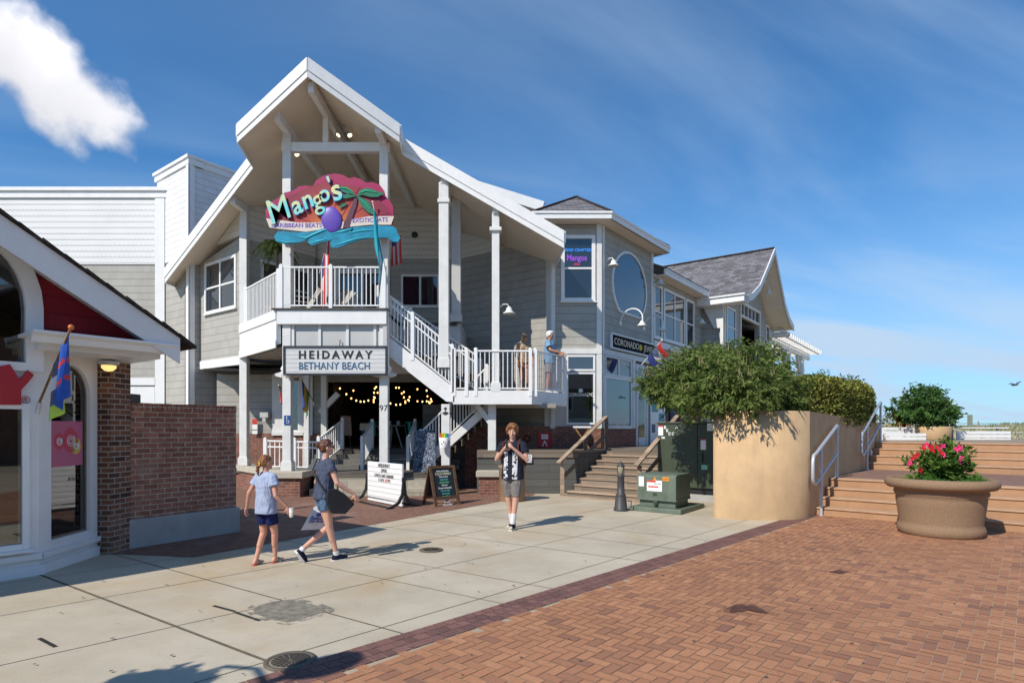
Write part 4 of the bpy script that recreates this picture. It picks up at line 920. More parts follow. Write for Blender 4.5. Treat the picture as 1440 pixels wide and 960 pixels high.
fr = gp('garage_window', WPS, lambda m: (gf.box(m, gu0-.12, gu0, gz0, gz1+.12, .002, .06), gf.box(m, gu1, gu1+.12, gz0, gz1+.12, .002, .06), gf.box(m, gu0, gu1, gz1, gz1+.12, .002, .06), gf.box(m, gu0, gu1, gz_, gz_+.1, -.1, .03)))
for i in range(1, 5): u = gu0+(gu1-gu0)*i/5; m = MB(); gf.box(m, u-.03, u+.03, gz_+.1, gz1, -.09, .02); m.build('mullion', WPS, fr)
m = MB(); gf.box(m, gu0, gu1, gz_+.1, gz1, -.06, -.05); m.build('pane', GL, fr)
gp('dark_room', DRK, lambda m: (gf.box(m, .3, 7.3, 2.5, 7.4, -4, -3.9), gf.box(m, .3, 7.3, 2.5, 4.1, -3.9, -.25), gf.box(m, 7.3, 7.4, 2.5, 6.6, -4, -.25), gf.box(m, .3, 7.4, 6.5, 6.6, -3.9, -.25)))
# pergola
pg = thing('pergola', (14.5, 33, 0), 'white slatted pergola roof on two braced posts at the end of the far building', 'pergola')
pw = W((13.6, 31.0), d=A, L=12)
pgu = [pw.u(1112), pw.u(1131)]; pe = pw.u(1143)
for u in pgu:
    m = MB(); pw.box(m, u-.2, u+.2, 1.4, 6.25, -.45, -.05); pp = m.build('post', WPS, pg)
    for s_ in (-1, 1): m = MB(); m.beam(pw.pt(u+s_*.15, 5.2, -.25), pw.pt(u+s_*.9, 6.2, -.25), .16, .16); m.build('brace', WPS, pp)
    m = MB(); pw.box(m, u-.16, u+.16, 1.4, 6.25, -3.2, -2.9); m.build('post', WPS, pg)
for o in (-.25, -3.05): m = MB(); pw.box(m, -.3, pe, 6.25, 6.5, o-.08, o+.08); m.build('beam', WP, pg)
for i in range(int((pe+.3)/.5)): u = -.2+i*.5; m = MB(); pw.box(m, u-.06, u+.06, 6.5, 6.72, -3.6, .7); m.build('rafter', WP, pg)
for i in range(8): o = -3.4+i*.55; m = MB(); pw.box(m, -.45, pe+.2, 6.72, 6.82, o-.06, o+.06); m.build('slat', WP, pg)

# ---- wooden deck with skirt in front of the tower, wooden steps and hand rails
wdk = thing('wooden_deck', (0, 17, 0), 'low wooden deck with a grey board skirt under the jewelry shop', 'deck')
DP = [(-.95, 16.2), (1.82, 16.2), (2.88, 17.6), (4.48, 16.4), (9.7, 23.4), (8.4, 25), (2.7, 18.03), (-.95, 18.03)]
m = MB(); m.prism([(-.95, 16.2), (1.82, 16.2), (2.88, 17.6), (2.72, 18.02), (-.95, 18.02)], ZF-.06, ZF); m.prism([(2.88, 17.6), (4.48, 16.4), (9.6, 23.2), (8.0, 24.4), (2.72, 18.02)], ZF-.06, ZF-.002); m.build('deck_boards', WOOD, wdk)
wsk = W((-.95, 16.24), (1.80, 16.24)); m = MB(); wsk.box(m, 0, wsk.L, 0, ZF-.08, -.06, 0); m.build('skirt', SKT, wdk); m = MB(); wsk.box(m, 0, wsk.L, ZF-.19, ZF-.06, .001, .04); m.build('rim_board', WOOD, wdk)
wsk2 = W((1.82, 16.24), (2.88, 17.65)); m = MB(); wsk2.box(m, 0, wsk2.L, 0, ZF-.06, -.06, 0); m.build('side_skirt', SKT, wdk)
ws_ = thing('wooden_steps', (1.44, 15.7, 0), 'weathered wooden steps with hand rails up to the jewelry shop door', 'steps')
O = V(1.44, 15.7, 0); NR = 8; rr_ = ZF/NR
for i in range(NR-1):
    p = O+A*(.30*i); q = p+A*.34; z = rr_*(i+1); w2 = B*2.05
    m = MB(); m.hexa([(p.x, p.y, z-.045), (p.x+w2.x, p.y+w2.y, z-.045), (q.x+w2.x, q.y+w2.y, z-.045), (q.x, q.y, z-.045), (p.x, p.y, z), (p.x+w2.x, p.y+w2.y, z), (q.x+w2.x, q.y+w2.y, z), (q.x, q.y, z)]); m.build('tread', WOODS, ws_, bevel=.006)
for i in range(NR):
    p = O+A*(.30*i+.03); q = p+A*.03; z = rr_*(i+1)-.046
    m = MB(); m.hexa([(p.x, p.y, z-rr_+.046), (p.x+w2.x, p.y+w2.y, z-rr_+.046), (q.x+w2.x, q.y+w2.y, z-rr_+.046), (q.x, q.y, z-rr_+.046), (p.x, p.y, z), (p.x+w2.x, p.y+w2.y, z), (q.x+w2.x, q.y+w2.y, z), (q.x, q.y, z)]); m.build('riser', WOOD, ws_)
p = O-B*.12-A*.25; m = MB(); pp = [p, p+B*2.3, p+B*2.3+A*.3, p+A*.3]; m.prism([(x.x, x.y) for x in pp], .0, .03); m.build('sill', WOODS, ws_)
for off, lab in ((-.08, 'weathered wooden hand rail on the left of the wooden steps'), (2.1, 'weathered wooden hand rail on the right of the wooden steps, behind the green cabinets')):
    b = O+B*off; t = thing('wooden_handrail', (b.x, b.y, 0), lab, 'handrail', 'wooden hand rails')
    bot = b-A*.10; top = b+A*2.35; h = .95
    m = MB(); m.beam(bot+V(0, 0, h-.06)-A*.18, top+V(0, 0, ZF+h), .13, .045); m.build('top_rail', WOODS if off < 0 else WOODS, t, bevel=.008)
    m = MB(); m.beam(bot+V(0, 0, .48), top+V(0, 0, ZF+.42), .04, .10); m.build('mid_rail', WOOD, t)
    for k in (0, .5, 1): c = bot.lerp(top, k); m = MB(); m.box(c.x-.05, c.x+.05, c.y-.05, c.y+.05, 0 if k < 1 else ZF*.3, ZF*k+h-.06); m.build('post', WOODS if k == 0 else WOOD, t)
# ================================================================ candy shop on the left
WPC = pm('shop_white_paint', (.74, .74, .74), .45, .07, 2, .1, dirt=.1); RED = pm('red_paint', (.42, .022, .03), .5, .1, 3, .1)
REDS = siding('red_shingle', (.26, .018, .028), .20, .17)
K1 = V(-5.75, 7.26, 0); K2 = V(-5.83, 8.40, 0)
cs = thing('candy_shop_building', tuple(K1), 'white candy shop with red shingle gable and arched windows at the left edge', 'building')
k0 = K1-A*5; wS = W(tuple(k0[:2]), tuple((K1+A*1.9)[:2])); wK = W(tuple(K1[:2]), tuple(K2[:2])); U1 = 5.0
def cp(name, mt, fn, par=None, bevel=0): m = MB(); fn(m); return m.build(name, mt, par or cs, bevel=bevel)
zw0, zw1 = wS.z(20, 765), wS.z(20, 575); uw1 = wS.u(30); uw0 = uw1-1.9
za0 = wS.z(20, 509); uar = wS.u(35); uac = uar-.95; zsp = wS.z(34, 432)
ZG = 2.88
def archpts(uc, r, z0, zs, n=16, k=1.0): return [(uc-r, z0), (uc+r, z0), (uc+r, zs)]+[(uc+r*math.cos(math.pi*i/n), zs+r*k*math.sin(math.pi*i/n)) for i in range(1, n)]+[(uc-r, zs)]
def ring(mb, w, outer, inner, o0, o1):
    n = len(outer)
    for i in range(n):
        k = (i+1) % n; mb.hexa([w.pt(*outer[i], o1), w.pt(*outer[k], o1), w.pt(*outer[k], o0), w.pt(*outer[i], o0), w.pt(*inner[i], o1), w.pt(*inner[k], o1), w.pt(*inner[k], o0), w.pt(*inner[i], o0)])
cp('front_wall', WPC, lambda m: wS.wall(m, 0, U1, 0, ZG, [(uw0, uw1, zw0, zw1), (uac-.95, uar, za0, ZG)], .14))
zg = lambda u: 3.07+.60*(U1+1.30-u)-.02
red = [(uar+.13, ZG), (U1+1.3, ZG), (U1+1.3, ZG+.12)]+[(uac, zg(uac)-.2)]
def redw(m):
    # shingled gable right and left of the arch, split so that the window stays open
    A_ = archpts(uac, .95, za0, zsp)
    top = [(uac+.95*math.cos(math.pi*i/16), zsp+.95*math.sin(math.pi*i/16)) for i in range(0, 17)]
    for i in range(16):
        (ua, za), (ub, zb2) = top[i], top[i+1]; wS.poly(m, [(ub, zb2), (ua, za), (ua, zg(ua) if ua > uac-3 else 0), (ub, zg(ub))], .12, -.01)
    wS.poly(m, [(uar, ZG), (U1+1.25, ZG), (U1+1.25, zg(U1+1.25)), (uar, zg(uar))], .12, -.01)
    wS.poly(m, [(0, ZG), (uac-.95, ZG), (uac-.95, zg(uac-.95)), (0, zg(uac)-.3)], .12, -.01)
cp('gable_wall', REDS, redw)
o_, i_ = archpts(uac, 1.09, za0-.02, zsp), archpts(uac, .95, za0, zsp)
aw = cp('arched_window', WPC, lambda m: ring(m, wS, archpts(uac, 1.12, za0-.1, zsp), i_, -.06, .05))
m = MB(); wS.poly(m, i_, .012, -.05); m.build('pane', CG, aw)
lw = window(cs, wS, uw0, uw1, zw0, zw1, 1, 1, gl=CG, trim=.07, dep=.05)
# lower apron and sill band
cp('apron', WPC, lambda m: (wS.box(m, 0, U1+.05, 0, .13, .0, .035), wK.box(m, .0, wK.L, 0, .13, .0, .035)))
cp('sill_band', WPC, lambda m: (wS.box(m, 0, U1+.02, .20, .27, .0, .05), wK.box(m, .02, wK.L, .20, .27, .0, .05)))
# chamfer with the tall arched window
ua, ub = wK.u(72), wK.u(127); zk0 = wK.z(100, 752); rk = (ub-ua)/2; uk = (ua+ub)/2; zks = wK.z(115, 556)
zkt = zks+rk*1.0
def cham(m):
    wK.wall(m, 0, wK.L, 0, zkt, [(ua, ub, zk0, zkt)], .14); wK.box(m, 0, wK.L, zkt, ZG, -.14, 0)
    n = 12
    for i in range(n):
        a0, a1 = math.pi*i/n, math.pi*(i+1)/n; p0, p1 = (uk+rk*math.cos(a0), zks+rk*math.sin(a0)), (uk+rk*math.cos(a1), zks+rk*math.sin(a1))
        wK.poly(m, [p1, p0, (p0[0], zkt), (p1[0], zkt)], .14)
cp('chamfer_wall', WPC, cham)
kin = archpts(uk, rk, zk0, zks, 12); kw = cp('arched_window', pm('bronze_frame', (.16, .13, .10), .4), lambda m: ring(m, wK, kin, archpts(uk, rk-.025, zk0+.025, zks, 12), -.09, -.05))
m = MB(); wK.poly(m, archpts(uk, rk-.02, zk0+.02, zks, 12), .01, -.065); m.build('pane', CG, kw)
# interior: floor, back wall, counter, candy poster
INT = pm('shop_interior', (.16, .11, .07), .7, .3, 1.5)
cp('interior_wall', INT, lambda m: (wS.box(m, -.5, 6.6, 0, 3.9, -3.3, -3.2), wS.box(m, 5.9, 6.0, 0, ZG, -3.2, -.9))); cp('interior_floor', INT, lambda m: wS.box(m, 0, 4.95, 0, .05, -3.2, -.16))
cp('counter', planks('counter_wood', (.30, .19, .10), .2), lambda m: wS.box(m, 2.2, 5.2, .06, .95, -2.0, -1.5))
POS = pm('pink_poster', (.50, .12, .22), .4, .1)
up0, up1 = wK.u(74), wK.u(122); zp0, zp1 = wK.z(100, 655), wK.z(100, 592)
po = thing('window_poster', tuple(wK.pt(uk, zp0, -.1)), 'pink candy poster with two swirled sweets inside the arched shop window', 'poster')
m = MB(); wK.box(m, up0+.02, up1, zp0, zp1, -.062, -.056); m.build('sheet', POS, po)
for u, z, r_, mt in ((up0+.20, zp1-.26, .10, pm('swirl_red', (.55, .05, .10), .4)), (up0+.42, zp1-.25, .15, pm('swirl_red', (.55, .05, .10), .4)), (up1-.14, zp1-.33, .10, pm('swirl_yellow', (.7, .45, .08), .4))):
    m = MB(); vs = [wK.pt(u+r_*math.cos(math.pi*2*i/20), z+r_*math.sin(math.pi*2*i/20)*1.1, -.053) for i in range(20)]; m.add(vs, [tuple(range(20))]); sw = m.build('sweet', mt, po)
    m = MB(); m.tube([wK.pt(u+r_*(.15+.07*i/3)*math.cos(i*.7), z+r_*(.15+.07*i/3)*math.sin(i*.7), -.05) for i in range(20)], .006, 5); m.build('swirl', WPC, sw)
# brick pillar, dark door frame
wP = W(tuple(K2[:2]), (-5.64, 8.58)); cp('brick_pillar', BRP, lambda m: m.prism([(-5.95, 8.42), (-5.66, 8.42), (-5.62, 8.80), (-5.95, 8.80)], 0, ZG-.12))
cp('back_door', BLK, lambda m: m.box(-5.95, -5.72, 8.80, 9.2, .0, 2.3))
# soffit, frieze, gutter
ug0, ug1 = wS.u(46, .5), wS.u(250, .5)
cp('eave_soffit', WPC, lambda m: (wS.box(m, ug0+.1, ug1-.02, ZG-.06, ZG-.02, -.9, .42), wS.box(m, ug0+.12, ug1-.12, ZG-.16, ZG-.06, -.8, .26)))
def gut(m):
    pr = [(.40, -.11), (.44, -.10), (.47, -.03), (.53, .0), (.53, .03), (.40, .03)]
    m.slab([wS.pt(ug0, ZG+z, o) for o, z in pr], wS.d*(ug1-ug0))
cp('gutter', WP, gut, bevel=.004); cp('gutter_board', WPC, lambda m: wS.box(m, ug0, ug1-.03, ZG-.02, ZG+.02, -.1, .40))
# roof: rake fascia, soffit, shingles
zr2 = lambda u: 3.07+.60*(U1+1.30-u)
def slope(m, u0, u1, o0, o1, dz0, dz1, f=zr2):
    m.hexa([wS.pt(u0, f(u0)+dz0, o1), wS.pt(u1, f(u1)+dz0, o1), wS.pt(u1, f(u1)+dz0, o0), wS.pt(u0, f(u0)+dz0, o0), wS.pt(u0, f(u0)+dz1, o1), wS.pt(u1, f(u1)+dz1, o1), wS.pt(u1, f(u1)+dz1, o0), wS.pt(u0, f(u0)+dz1, o0)])
UR = uac
zl2 = lambda u: zr2(UR)-.60*(UR-u)
cp('rake_board', WPC, lambda m: (slope(m, UR, U1+1.42, .47, .50, -.34, -.0), slope(m, UR-4, UR, .47, .50, -.34, 0, zl2)))
cp('rake_soffit', pm('grey_soffit', (.55, .55, .54), .6), lambda m: (slope(m, UR, U1+1.35, -.2, .47, -.20, -.18), slope(m, UR-4, UR, -.2, .47, -.20, -.18, zl2)))
def shg(m):
    u = U1+1.62; i = 0
    while u > UR: slope(m, max(u-.22, UR), u, -4, .54+.012*(i % 2), .0, .035, lambda q, c=u: zr2(q)+.018*(c-q)/.22); u -= .215; i += 1
    slope(m, UR-4, UR, -4, .54, 0, .035, zl2)
cp('roof_shingles', RSB, shg)
# big red letter at the edge of the picture, with the small circled R
ys = thing('shop_letter', tuple(wS.pt(wS.u(10), 2.2)), 'large red letter Y of the shop name on the white wall', 'sign')
def S_(w, o, pts): return [w.pt(w.u(x, o), w.z(x, y, o), o) for x, y in pts]
Yp = [(-24, 520), (-8, 516), (14, 512), (20, 521), (28, 534), (39, 520), (48, 527), (41, 536), (30, 548), (30, 569), (0, 569), (0, 547), (-12, 532)]
m = MB(); m.slab(S_(wS, .07, Yp), wS.n*-.05); m.build('letter', RED, ys, bevel=.003)
ur_, zr_ = wS.u(37, .03), wS.z(37, 562, .03); m = MB(); m.tube([wS.pt(ur_+.038*math.cos(i*math.pi/10), zr_+.038*math.sin(i*math.pi/10), .02) for i in range(21)], .004, 6); m.build('ring_mark', RED, ys)
text('R', .055, RED, onwall(wS, ur_, zr_, .015), ys, 'small_letter', .003)
# eave lamp
lp = P(153, 514, 8.2); sl_ = thing('eave_lamp', tuple(lp), 'round lit lamp under the candy shop eave above the brick pillar', 'lamp')
m = MB(); m.lathe([(.12, .06), (.13, .03), (.10, -.0), (.04, .06)], lp, 20); m.build('collar', GAL, sl_); m = MB(); m.lathe([(.085, .02), (.09, -.03), (.05, -.07), (0, -.08)], lp, 16); m.build('glass_dome', emis('warm_bulb', (1, .62, .22), 1.1), sl_)

# ---- brick garden wall on its concrete base
bw = W((-5.76, 8.66), (-4.73, 10.24)); gw = thing('brick_wall', tuple(bw.pt(1, 0)), 'freestanding red brick wall on a grey concrete base beside the candy shop', 'wall')
m = MB(); bw.box(m, 0, bw.L, .42, 2.05, -.3, 0); m.build('brickwork', BRW, gw); m = MB(); bw.box(m, -.04, bw.L+.04, 0, .43, -.34, .05); m.build('concrete_base', CON, gw, bevel=.01)
m = MB(); rq = random.Random(2)
n = 26
for i in range(n): u = bw.L*i/n; bw.box(m, u+.004, u+bw.L/n-.004, 2.05, 2.155+rq.random()*.008, -.32, .02)
tag(m.build('coping', BRW, gw), kind='stuff')

# ================================================================ painted signs
def FY(Y): return W((-30, Y), (30, Y))
def pls(name, mat, pts, Y, th, par, rnd=False): m = MB(); m.slab([P(x, y, Y) for x, y in pts], (0, th, 0)); return m.build(name, mat, par)
MAR = pm('maroon_sign_paint', (.34, .014, .085), .45, .1, 8, 0); YS_ = 15.36
ms = thing('fruit_sign', tuple(P(466, 345, YS_)), 'big painted sunset sign reading Mangos with a palm and blue waves, above the balcony', 'sign')
out = [(374, 305), (373, 296), (381, 284), (390, 279), (400, 271), (413, 268), (420, 262), (432, 261), (440, 263), (444, 254), (455, 247), (470, 244), (482, 246), (491, 251), (498, 249), (508, 252), (514, 257), (524, 256), (534, 260), (540, 268), (542, 276), (549, 283), (553, 292), (553, 304)]
pls('back_board', MAR, out+[(550, 318), (466, 322), (382, 318)], YS_, .05, ms)
def sunm():
    t = NT('sunset_paint'); sp = t.N.new('ShaderNodeSeparateXYZ'); t.L.new(t.ob(), sp.inputs[0]); c = P(468, 322, YS_)
    d = t.m('SQRT', t.m('ADD', t.m('POWER', t.m('SUBTRACT', sp.outputs[0], c.x), 2), t.m('POWER', t.m('SUBTRACT', sp.outputs[2], c.z), 2)))
    n = t.N.new('ShaderNodeValToRGB'); t.L.new(t.m('DIVIDE', d, 1.3), n.inputs[0]); e = n.color_ramp.elements
    e[0].color = (.60, .25, .03, 1); e[1].color = (.22, .012, .04, 1); q = e.new(.5); q.color = (.42, .06, .025, 1)
    return t.fin(n.outputs[0], .5)
SUNP = sunm()
cxs, cys = 468, 322
fan = [(cxs+86*math.cos(a)*(1.0), cys-62*math.sin(a)*(1+.06*abs(math.sin(a*4.5)))) for a in [math.pi*i/26 for i in range(27)]]
pls('sunset_panel', SUNP, [(x, min(y, 318)) for x, y in fan], YS_-.02, .018, ms)
for a in (.35, .75, 1.1, 1.5, 1.9, 2.3, 2.75):
    m = MB(); m.beam(P(cxs+22*math.cos(a), cys-16*math.sin(a), YS_-.024), P(cxs+84*math.cos(a), cys-66*math.sin(a), YS_-.024), .012, .008, V(0, 1, 0)); m.build('ray_line', MAR, ms)
BAN = pm('banner_paint', (.66, .58, .50), .5, .08)
pls('banner', BAN, [(374, 307), (420, 313), (455, 313), (456, 322), (430, 326), (396, 322), (379, 320)], YS_-.045, .02, ms)
pls('banner', BAN, [(492, 309), (520, 304), (554, 304), (550, 316), (520, 316), (491, 319)], YS_-.045, .02, ms)
pls('banner', BAN, [(478, 314), (484, 311), (482, 321), (474, 322)], YS_-.044, .02, ms)
WV1 = pm('wave_blue', (.01, .24, .38), .4, .35, 4, 0); WV2 = pm('wave_foam', (.04, .50, .58), .4, .1, 4, 0)
wave = [(385, 332), (391, 325), (401, 325), (420, 327), (440, 326), (455, 321), (466, 326), (480, 323), (500, 319), (530, 317), (552, 318), (558, 322), (559, 328), (563, 334), (560, 340), (553, 340), (545, 334), (530, 334), (510, 336), (490, 342), (475, 348), (466, 348), (464, 341), (467, 337), (450, 341), (438, 345), (432, 340), (435, 336), (420, 341), (400, 343), (388, 339)]
pls('wave_board', WV1, wave, YS_-.06, .05, ms)
def curve(name, mat, pts, r, Y, par):
    m = MB(); m.tube([P(x, y, Y) for x, y in pts], [r*.5]+[r]*(len(pts)-2)+[r*.4], 6); return m.build(name, mat, par)
curve('foam_line', WV2, [(418, 332), (430, 335), (440, 330), (452, 325), (462, 322)], .022, YS_-.065, ms)
curve('foam_line', WV2, [(392, 338), (402, 341), (416, 340)], .018, YS_-.065, ms)
curve('foam_line', WV2, [(468, 328), (484, 325), (496, 321), (492, 327), (510, 324), (530, 323)], .018, YS_-.065, ms)
curve('foam_line', WV2, [(436, 342), (448, 339), (460, 336)], .016, YS_-.065, ms)
curve('foam_line', WV2, [(470, 345), (484, 341), (500, 336), (520, 333)], .016, YS_-.065, ms)
PUR = pm('purple_fruit_paint', (.13, .07, .42), .4, .15, 5, 0)
c = P(467, 310, YS_); m = MB(); m.ell((c.x, YS_-.05, c.z), (.265, .06, .34), 14, rot=Matrix.Rotation(-.2, 3, 'Y')); m.build('purple_fruit', PUR, ms)
LFP = pm('palm_paint', (.01, .16, .09), .45, .1); LFL = pm('palm_light', (.03, .42, .22), .45, .1)
pls('fruit_leaf', LFP, [(477, 293), (480, 287), (488, 285), (486, 289), (480, 292)], YS_-.06, .02, ms)
pls('palm_trunk', pm('trunk_paint', (.10, .03, .06), .5), [(499, 276), (503, 276), (501, 290), (496, 304), (491, 321), (482, 320), (488, 304), (495, 288)], YS_-.05, .03, ms)
for pts in ([(501, 276), (494, 267), (484, 262), (475, 263), (480, 269), (490, 273)], [(502, 276), (507, 267), (517, 264), (528, 268), (541, 272), (531, 277), (520, 277), (510, 274)], [(502, 276), (510, 278), (519, 284), (525, 295), (530, 304), (518, 299), (508, 290)], [(501, 276), (492, 272), (482, 274), (477, 279), (487, 279)]):
    lf_ = pls('palm_frond', LFP, pts, YS_-.075, .03, ms)
for pts in ([(478, 264), (488, 265), (497, 271)], [(505, 272), (514, 268), (530, 271)], [(505, 279), (514, 286), (520, 294)]): curve('frond_line', LFL, pts, .02, YS_-.08, ms)
LB_ = pm('letter_outline', (.03, .16, .50), .4, .1, 4, 0); LFc = NT('letter_fill')
_t = LFc; LFM = _t.fin(_t.mix(_t.mr(_t.noise(3.2, 2, .5), .38, .62), (.68, .66, .30), (.12, .62, .66)), .4); MATS['letter_fill'] = LFM
for ch, x, y, sz, rot in (('M', 394, 298, 44, .34), ('a', 419, 291, 34, .38), ('n', 434, 283, 33, .36), ('g', 440, 290, 36, .3), ('o', 457, 275, 30, .38), ("'", 466, 262, 26, .4), ('s', 474, 270, 40, .35)):
    k = YS_/F; x_ = x if ch != 'g' else 448
    y_ = y if ch != 'g' else 283
    for off, mt, d0 in ((.030, LB_, .07), (.012, LFM, .092)):
        def fn(a, b, d, x_=x_, y_=y_, rot=rot, d0=d0):
            p = P(x_, y_, YS_); ca, sa = math.cos(rot), math.sin(rot); return (p.x+(a*ca-b*sa)*.86, YS_-d0-d, p.z+a*sa+b*ca)
        text(ch, sz*k*1.12, mt, fn, ms, 'letter', .008, off*(.35 if ch in 'Mg' else 1))
for s_, x, y, rot, sz in (('CARIBBEAN BEATS', 418, 318, 0, .155), ('EXOTIC EATS', 521, 310.5, .03, .15)):
    text(s_, sz, PUR, (lambda a, b, d, x=x, y=y, rot=rot: (P(x, y, YS_).x+a*math.cos(rot), YS_-.047-d, P(x, y, YS_).z+b+a*math.sin(rot))), ms, 'lettering', .003, .002)

YH = 15.5
hs = thing('name_board', tuple(P(472, 525, YH)), 'long white board with dark frame reading HEIDAWAY BETHANY BEACH over the entrance', 'sign')
m = MB(); a, b = P(401, 525, YH), P(543, 489, YH); m.box(a.x, b.x, YH-.04, YH+.06, a.z, b.z); m.build('board', planks('white_plank_board', (.74, .75, .75), .11, 5, .03), hs)
for q in ((a.x-.03, b.x+.03, b.z, b.z+.045), (a.x-.03, b.x+.03, a.z-.045, a.z), (a.x-.03, a.x+.01, a.z, b.z), (b.x-.01, b.x+.03, a.z, b.z)): m = MB(); m.box(q[0], q[1], YH-.07, YH+.07, q[2], q[3]); m.build('frame', pm('charcoal_frame', (.035, .04, .05), .5), hs)
c1, c2 = P(472, 499.5, YH), P(471, 515, YH)
text('HEIDAWAY', .285, INK, lambda x, y, d: (c1.x+x*1.0, YH-.045-d, c1.z+y), hs, 'lettering', .008, .006, 1.42)
text('BETHANY BEACH', .27, pm('sign_blue', (.04, .13, .24), .5), lambda x, y, d: (c2.x+x*.86, YH-.045-d, c2.z+y), hs, 'lettering', .006, .001, 1.02)
m = MB(); m.tube([P(476, 489, YH)+V(0, .1, 0), P(476, 482, YH)+V(0, .15, .1)], .012, 6); m.build('hanger', BLK, hs)
# jewelry sign on the slanted wall
us0, us1 = ta.u(858.5), ta.u(925); zs1, zs0 = ta.z(859, 470), ta.z(859, 488)
js = thing('shop_sign', tuple(ta.pt((us0+us1)/2, zs0)), 'long navy board with gold letters CORONADO JEWELRY on the slanted shop wall', 'sign')
m = MB(); ta.box(m, us0, us1, zs0, zs1, .01, .05); m.build('board', pm('navy_board', (.008, .010, .024), .85, .1, spec=.1), js)
m = MB(); ta.box(m, us0-.05, us1+.05, zs1, zs1+.05, .005, .08); ta.box(m, us0-.05, us1+.05, zs0-.05, zs0, .005, .08); ta.box(m, us0-.05, us0, zs0, zs1, .005, .08); ta.box(m, us1, us1+.05, zs0, zs1, .005, .08); m.build('frame', WP, js)
GLD = pm('pale_gold', (.62, .52, .34), .4, .1)
text('CORONADO', .30, GLD, onwall(ta, us0+.12+(us1-us0)*.255, (zs0+zs1)/2, .052, 1.0), js, 'lettering', .005, .004, 1.0); text('JEWELRY', .30, GLD, onwall(ta, us0+(us1-us0)*.80, (zs0+zs1)/2, .052, .95), js, 'lettering', .005, .004, 1.0)
m = MB(); 
for k in range(6): a = k*math.pi/3; m.ell(ta.pt(us0+(us1-us0)*.565+.07*math.cos(a), (zs0+zs1)/2+.07*math.sin(a), .06), (.04, .02, .04), 6)
m.ell(ta.pt(us0+(us1-us0)*.565, (zs0+zs1)/2, .06), (.06, .03, .06), 6); m.build('flower_mark', pm('gold_flower', (.75, .55, .08), .4), js)
# window lettering
wl_ = thing('window_lettering', tuple(tf.pt(tf.u(817), 2.6)), 'pale lettering CORONADO with a round mark on the corner shop window', 'sign')
text('CORONADO', .135, pm('pale_vinyl', (.75, .74, .68), .5), onwall(tf, tf.u(816.5), tf.z(815, 555), .02), wl_, 'lettering', .002, .002)
m = MB(); m.ell(tf.pt(tf.u(816.5), tf.z(815, 549), .02), (.07, .005, .06), 8); m.build('round_mark', MATS['pale_vinyl'], wl_)
nw = thing('neon_sign', tuple(tf.pt(tf.u(811), 6.2)), 'lit blue and purple neon lettering behind the upper tower window', 'sign')
text('HAND CRAFTED', .12, emis('neon_blue', (.03, .20, .65), .55), onwall(tf, tf.u(811), tf.z(813, 352), .022), nw, 'lettering', .004, .003); text('Mangos', .25, emis('neon_purple', (.20, .06, .42), .5), onwall(tf, tf.u(811), tf.z(813, 363), .022, .8), nw, 'lettering', .004, .006)
text('OPEN', .07, emis('neon_red', (.5, .03, .10), .5), onwall(tf, tf.u(811), tf.z(813, 372), .022), nw, 'lettering', .004, .003)
# ================================================================ street things
def lowbox(root, name, mat, w, u0, u1, z0, z1, o0, o1, bevel=0, par=None): m = MB(); w.box(m, u0, u1, z0, z1, o0, o1); return m.build(name, mat, par or root, bevel=bevel)
# small transformer: front face runs along B, side along A
q0 = G(897, 717); q1d = B
tr = thing('transformer_box', (q0.x+.4, q0.y+.3, 0), 'low pale green transformer box with warning stickers on a green pad', 'transformer')
wt = W((q0.x, q0.y), d=B, L=.80); LT_ = wt.u(951)
lowbox(tr, 'pad', GRN2, wt, -.12, LT_+.16, 0, .10, -1.25, .16, .015)
lowbox(tr, 'base', GRN2, wt, .03, LT_-.03, .10, .26, -.76, -.03, .01)
m = MB(); m.slab([wt.pt(0, .24, .02), wt.pt(0, .24, -.80), wt.pt(0, .80, -.80), wt.pt(0, .80, -.06), wt.pt(0, .76, .02)], wt.d*LT_); hd = m.build('hood', GRN2, tr, bevel=.012)
lowbox(tr, 'hood_lip', GRN2, wt, -.015, LT_+.015, .24, .28, -.8, .035, .005)
def stick(par, w, u0, u1, z0, z1, mat, o, name='sticker'): m = MB(); w.box(m, u0, u1, z0, z1, o, o+.003); return m.build(name, mat, par)
stick(hd, wt, .03, .15, .53, .74, STK, .021); s1 = stick(hd, wt, .22, .56, .44, .67, STK, .021); stick(s1, wt, .22, .42, .63, .67, STR, .025); stick(s1, wt, .25, .48, .52, .55, STR, .025)
m = MB(); m.slab([wt.pt(.36, .67, .024), wt.pt(.44, .67, .024), wt.pt(.40, .75, .024)], wt.n*.002); m.build('warning_triangle', STO, hd); stick(hd, wt, .57, .72, .67, .75, STO, .021)
text('50', .09, INK, onwall(wt, .40, .37, .022), hd, 'number', .002, .003); text('CAUTION', .036, INK, onwall(wt, .46, .60, .026), s1, 'lettering', .001); text('WARNING', .03, INK, onwall(wt, .645, .71, .026), hd, 'lettering', .001)
m = MB(); wt.box(m, .36, .46, .16, .26, -.02, .03); m.lathe([(.03, -.03), (.03, .03)], wt.pt(.41, .17, .04), 10); m.build('padlock', GRN, tr, bevel=.006)
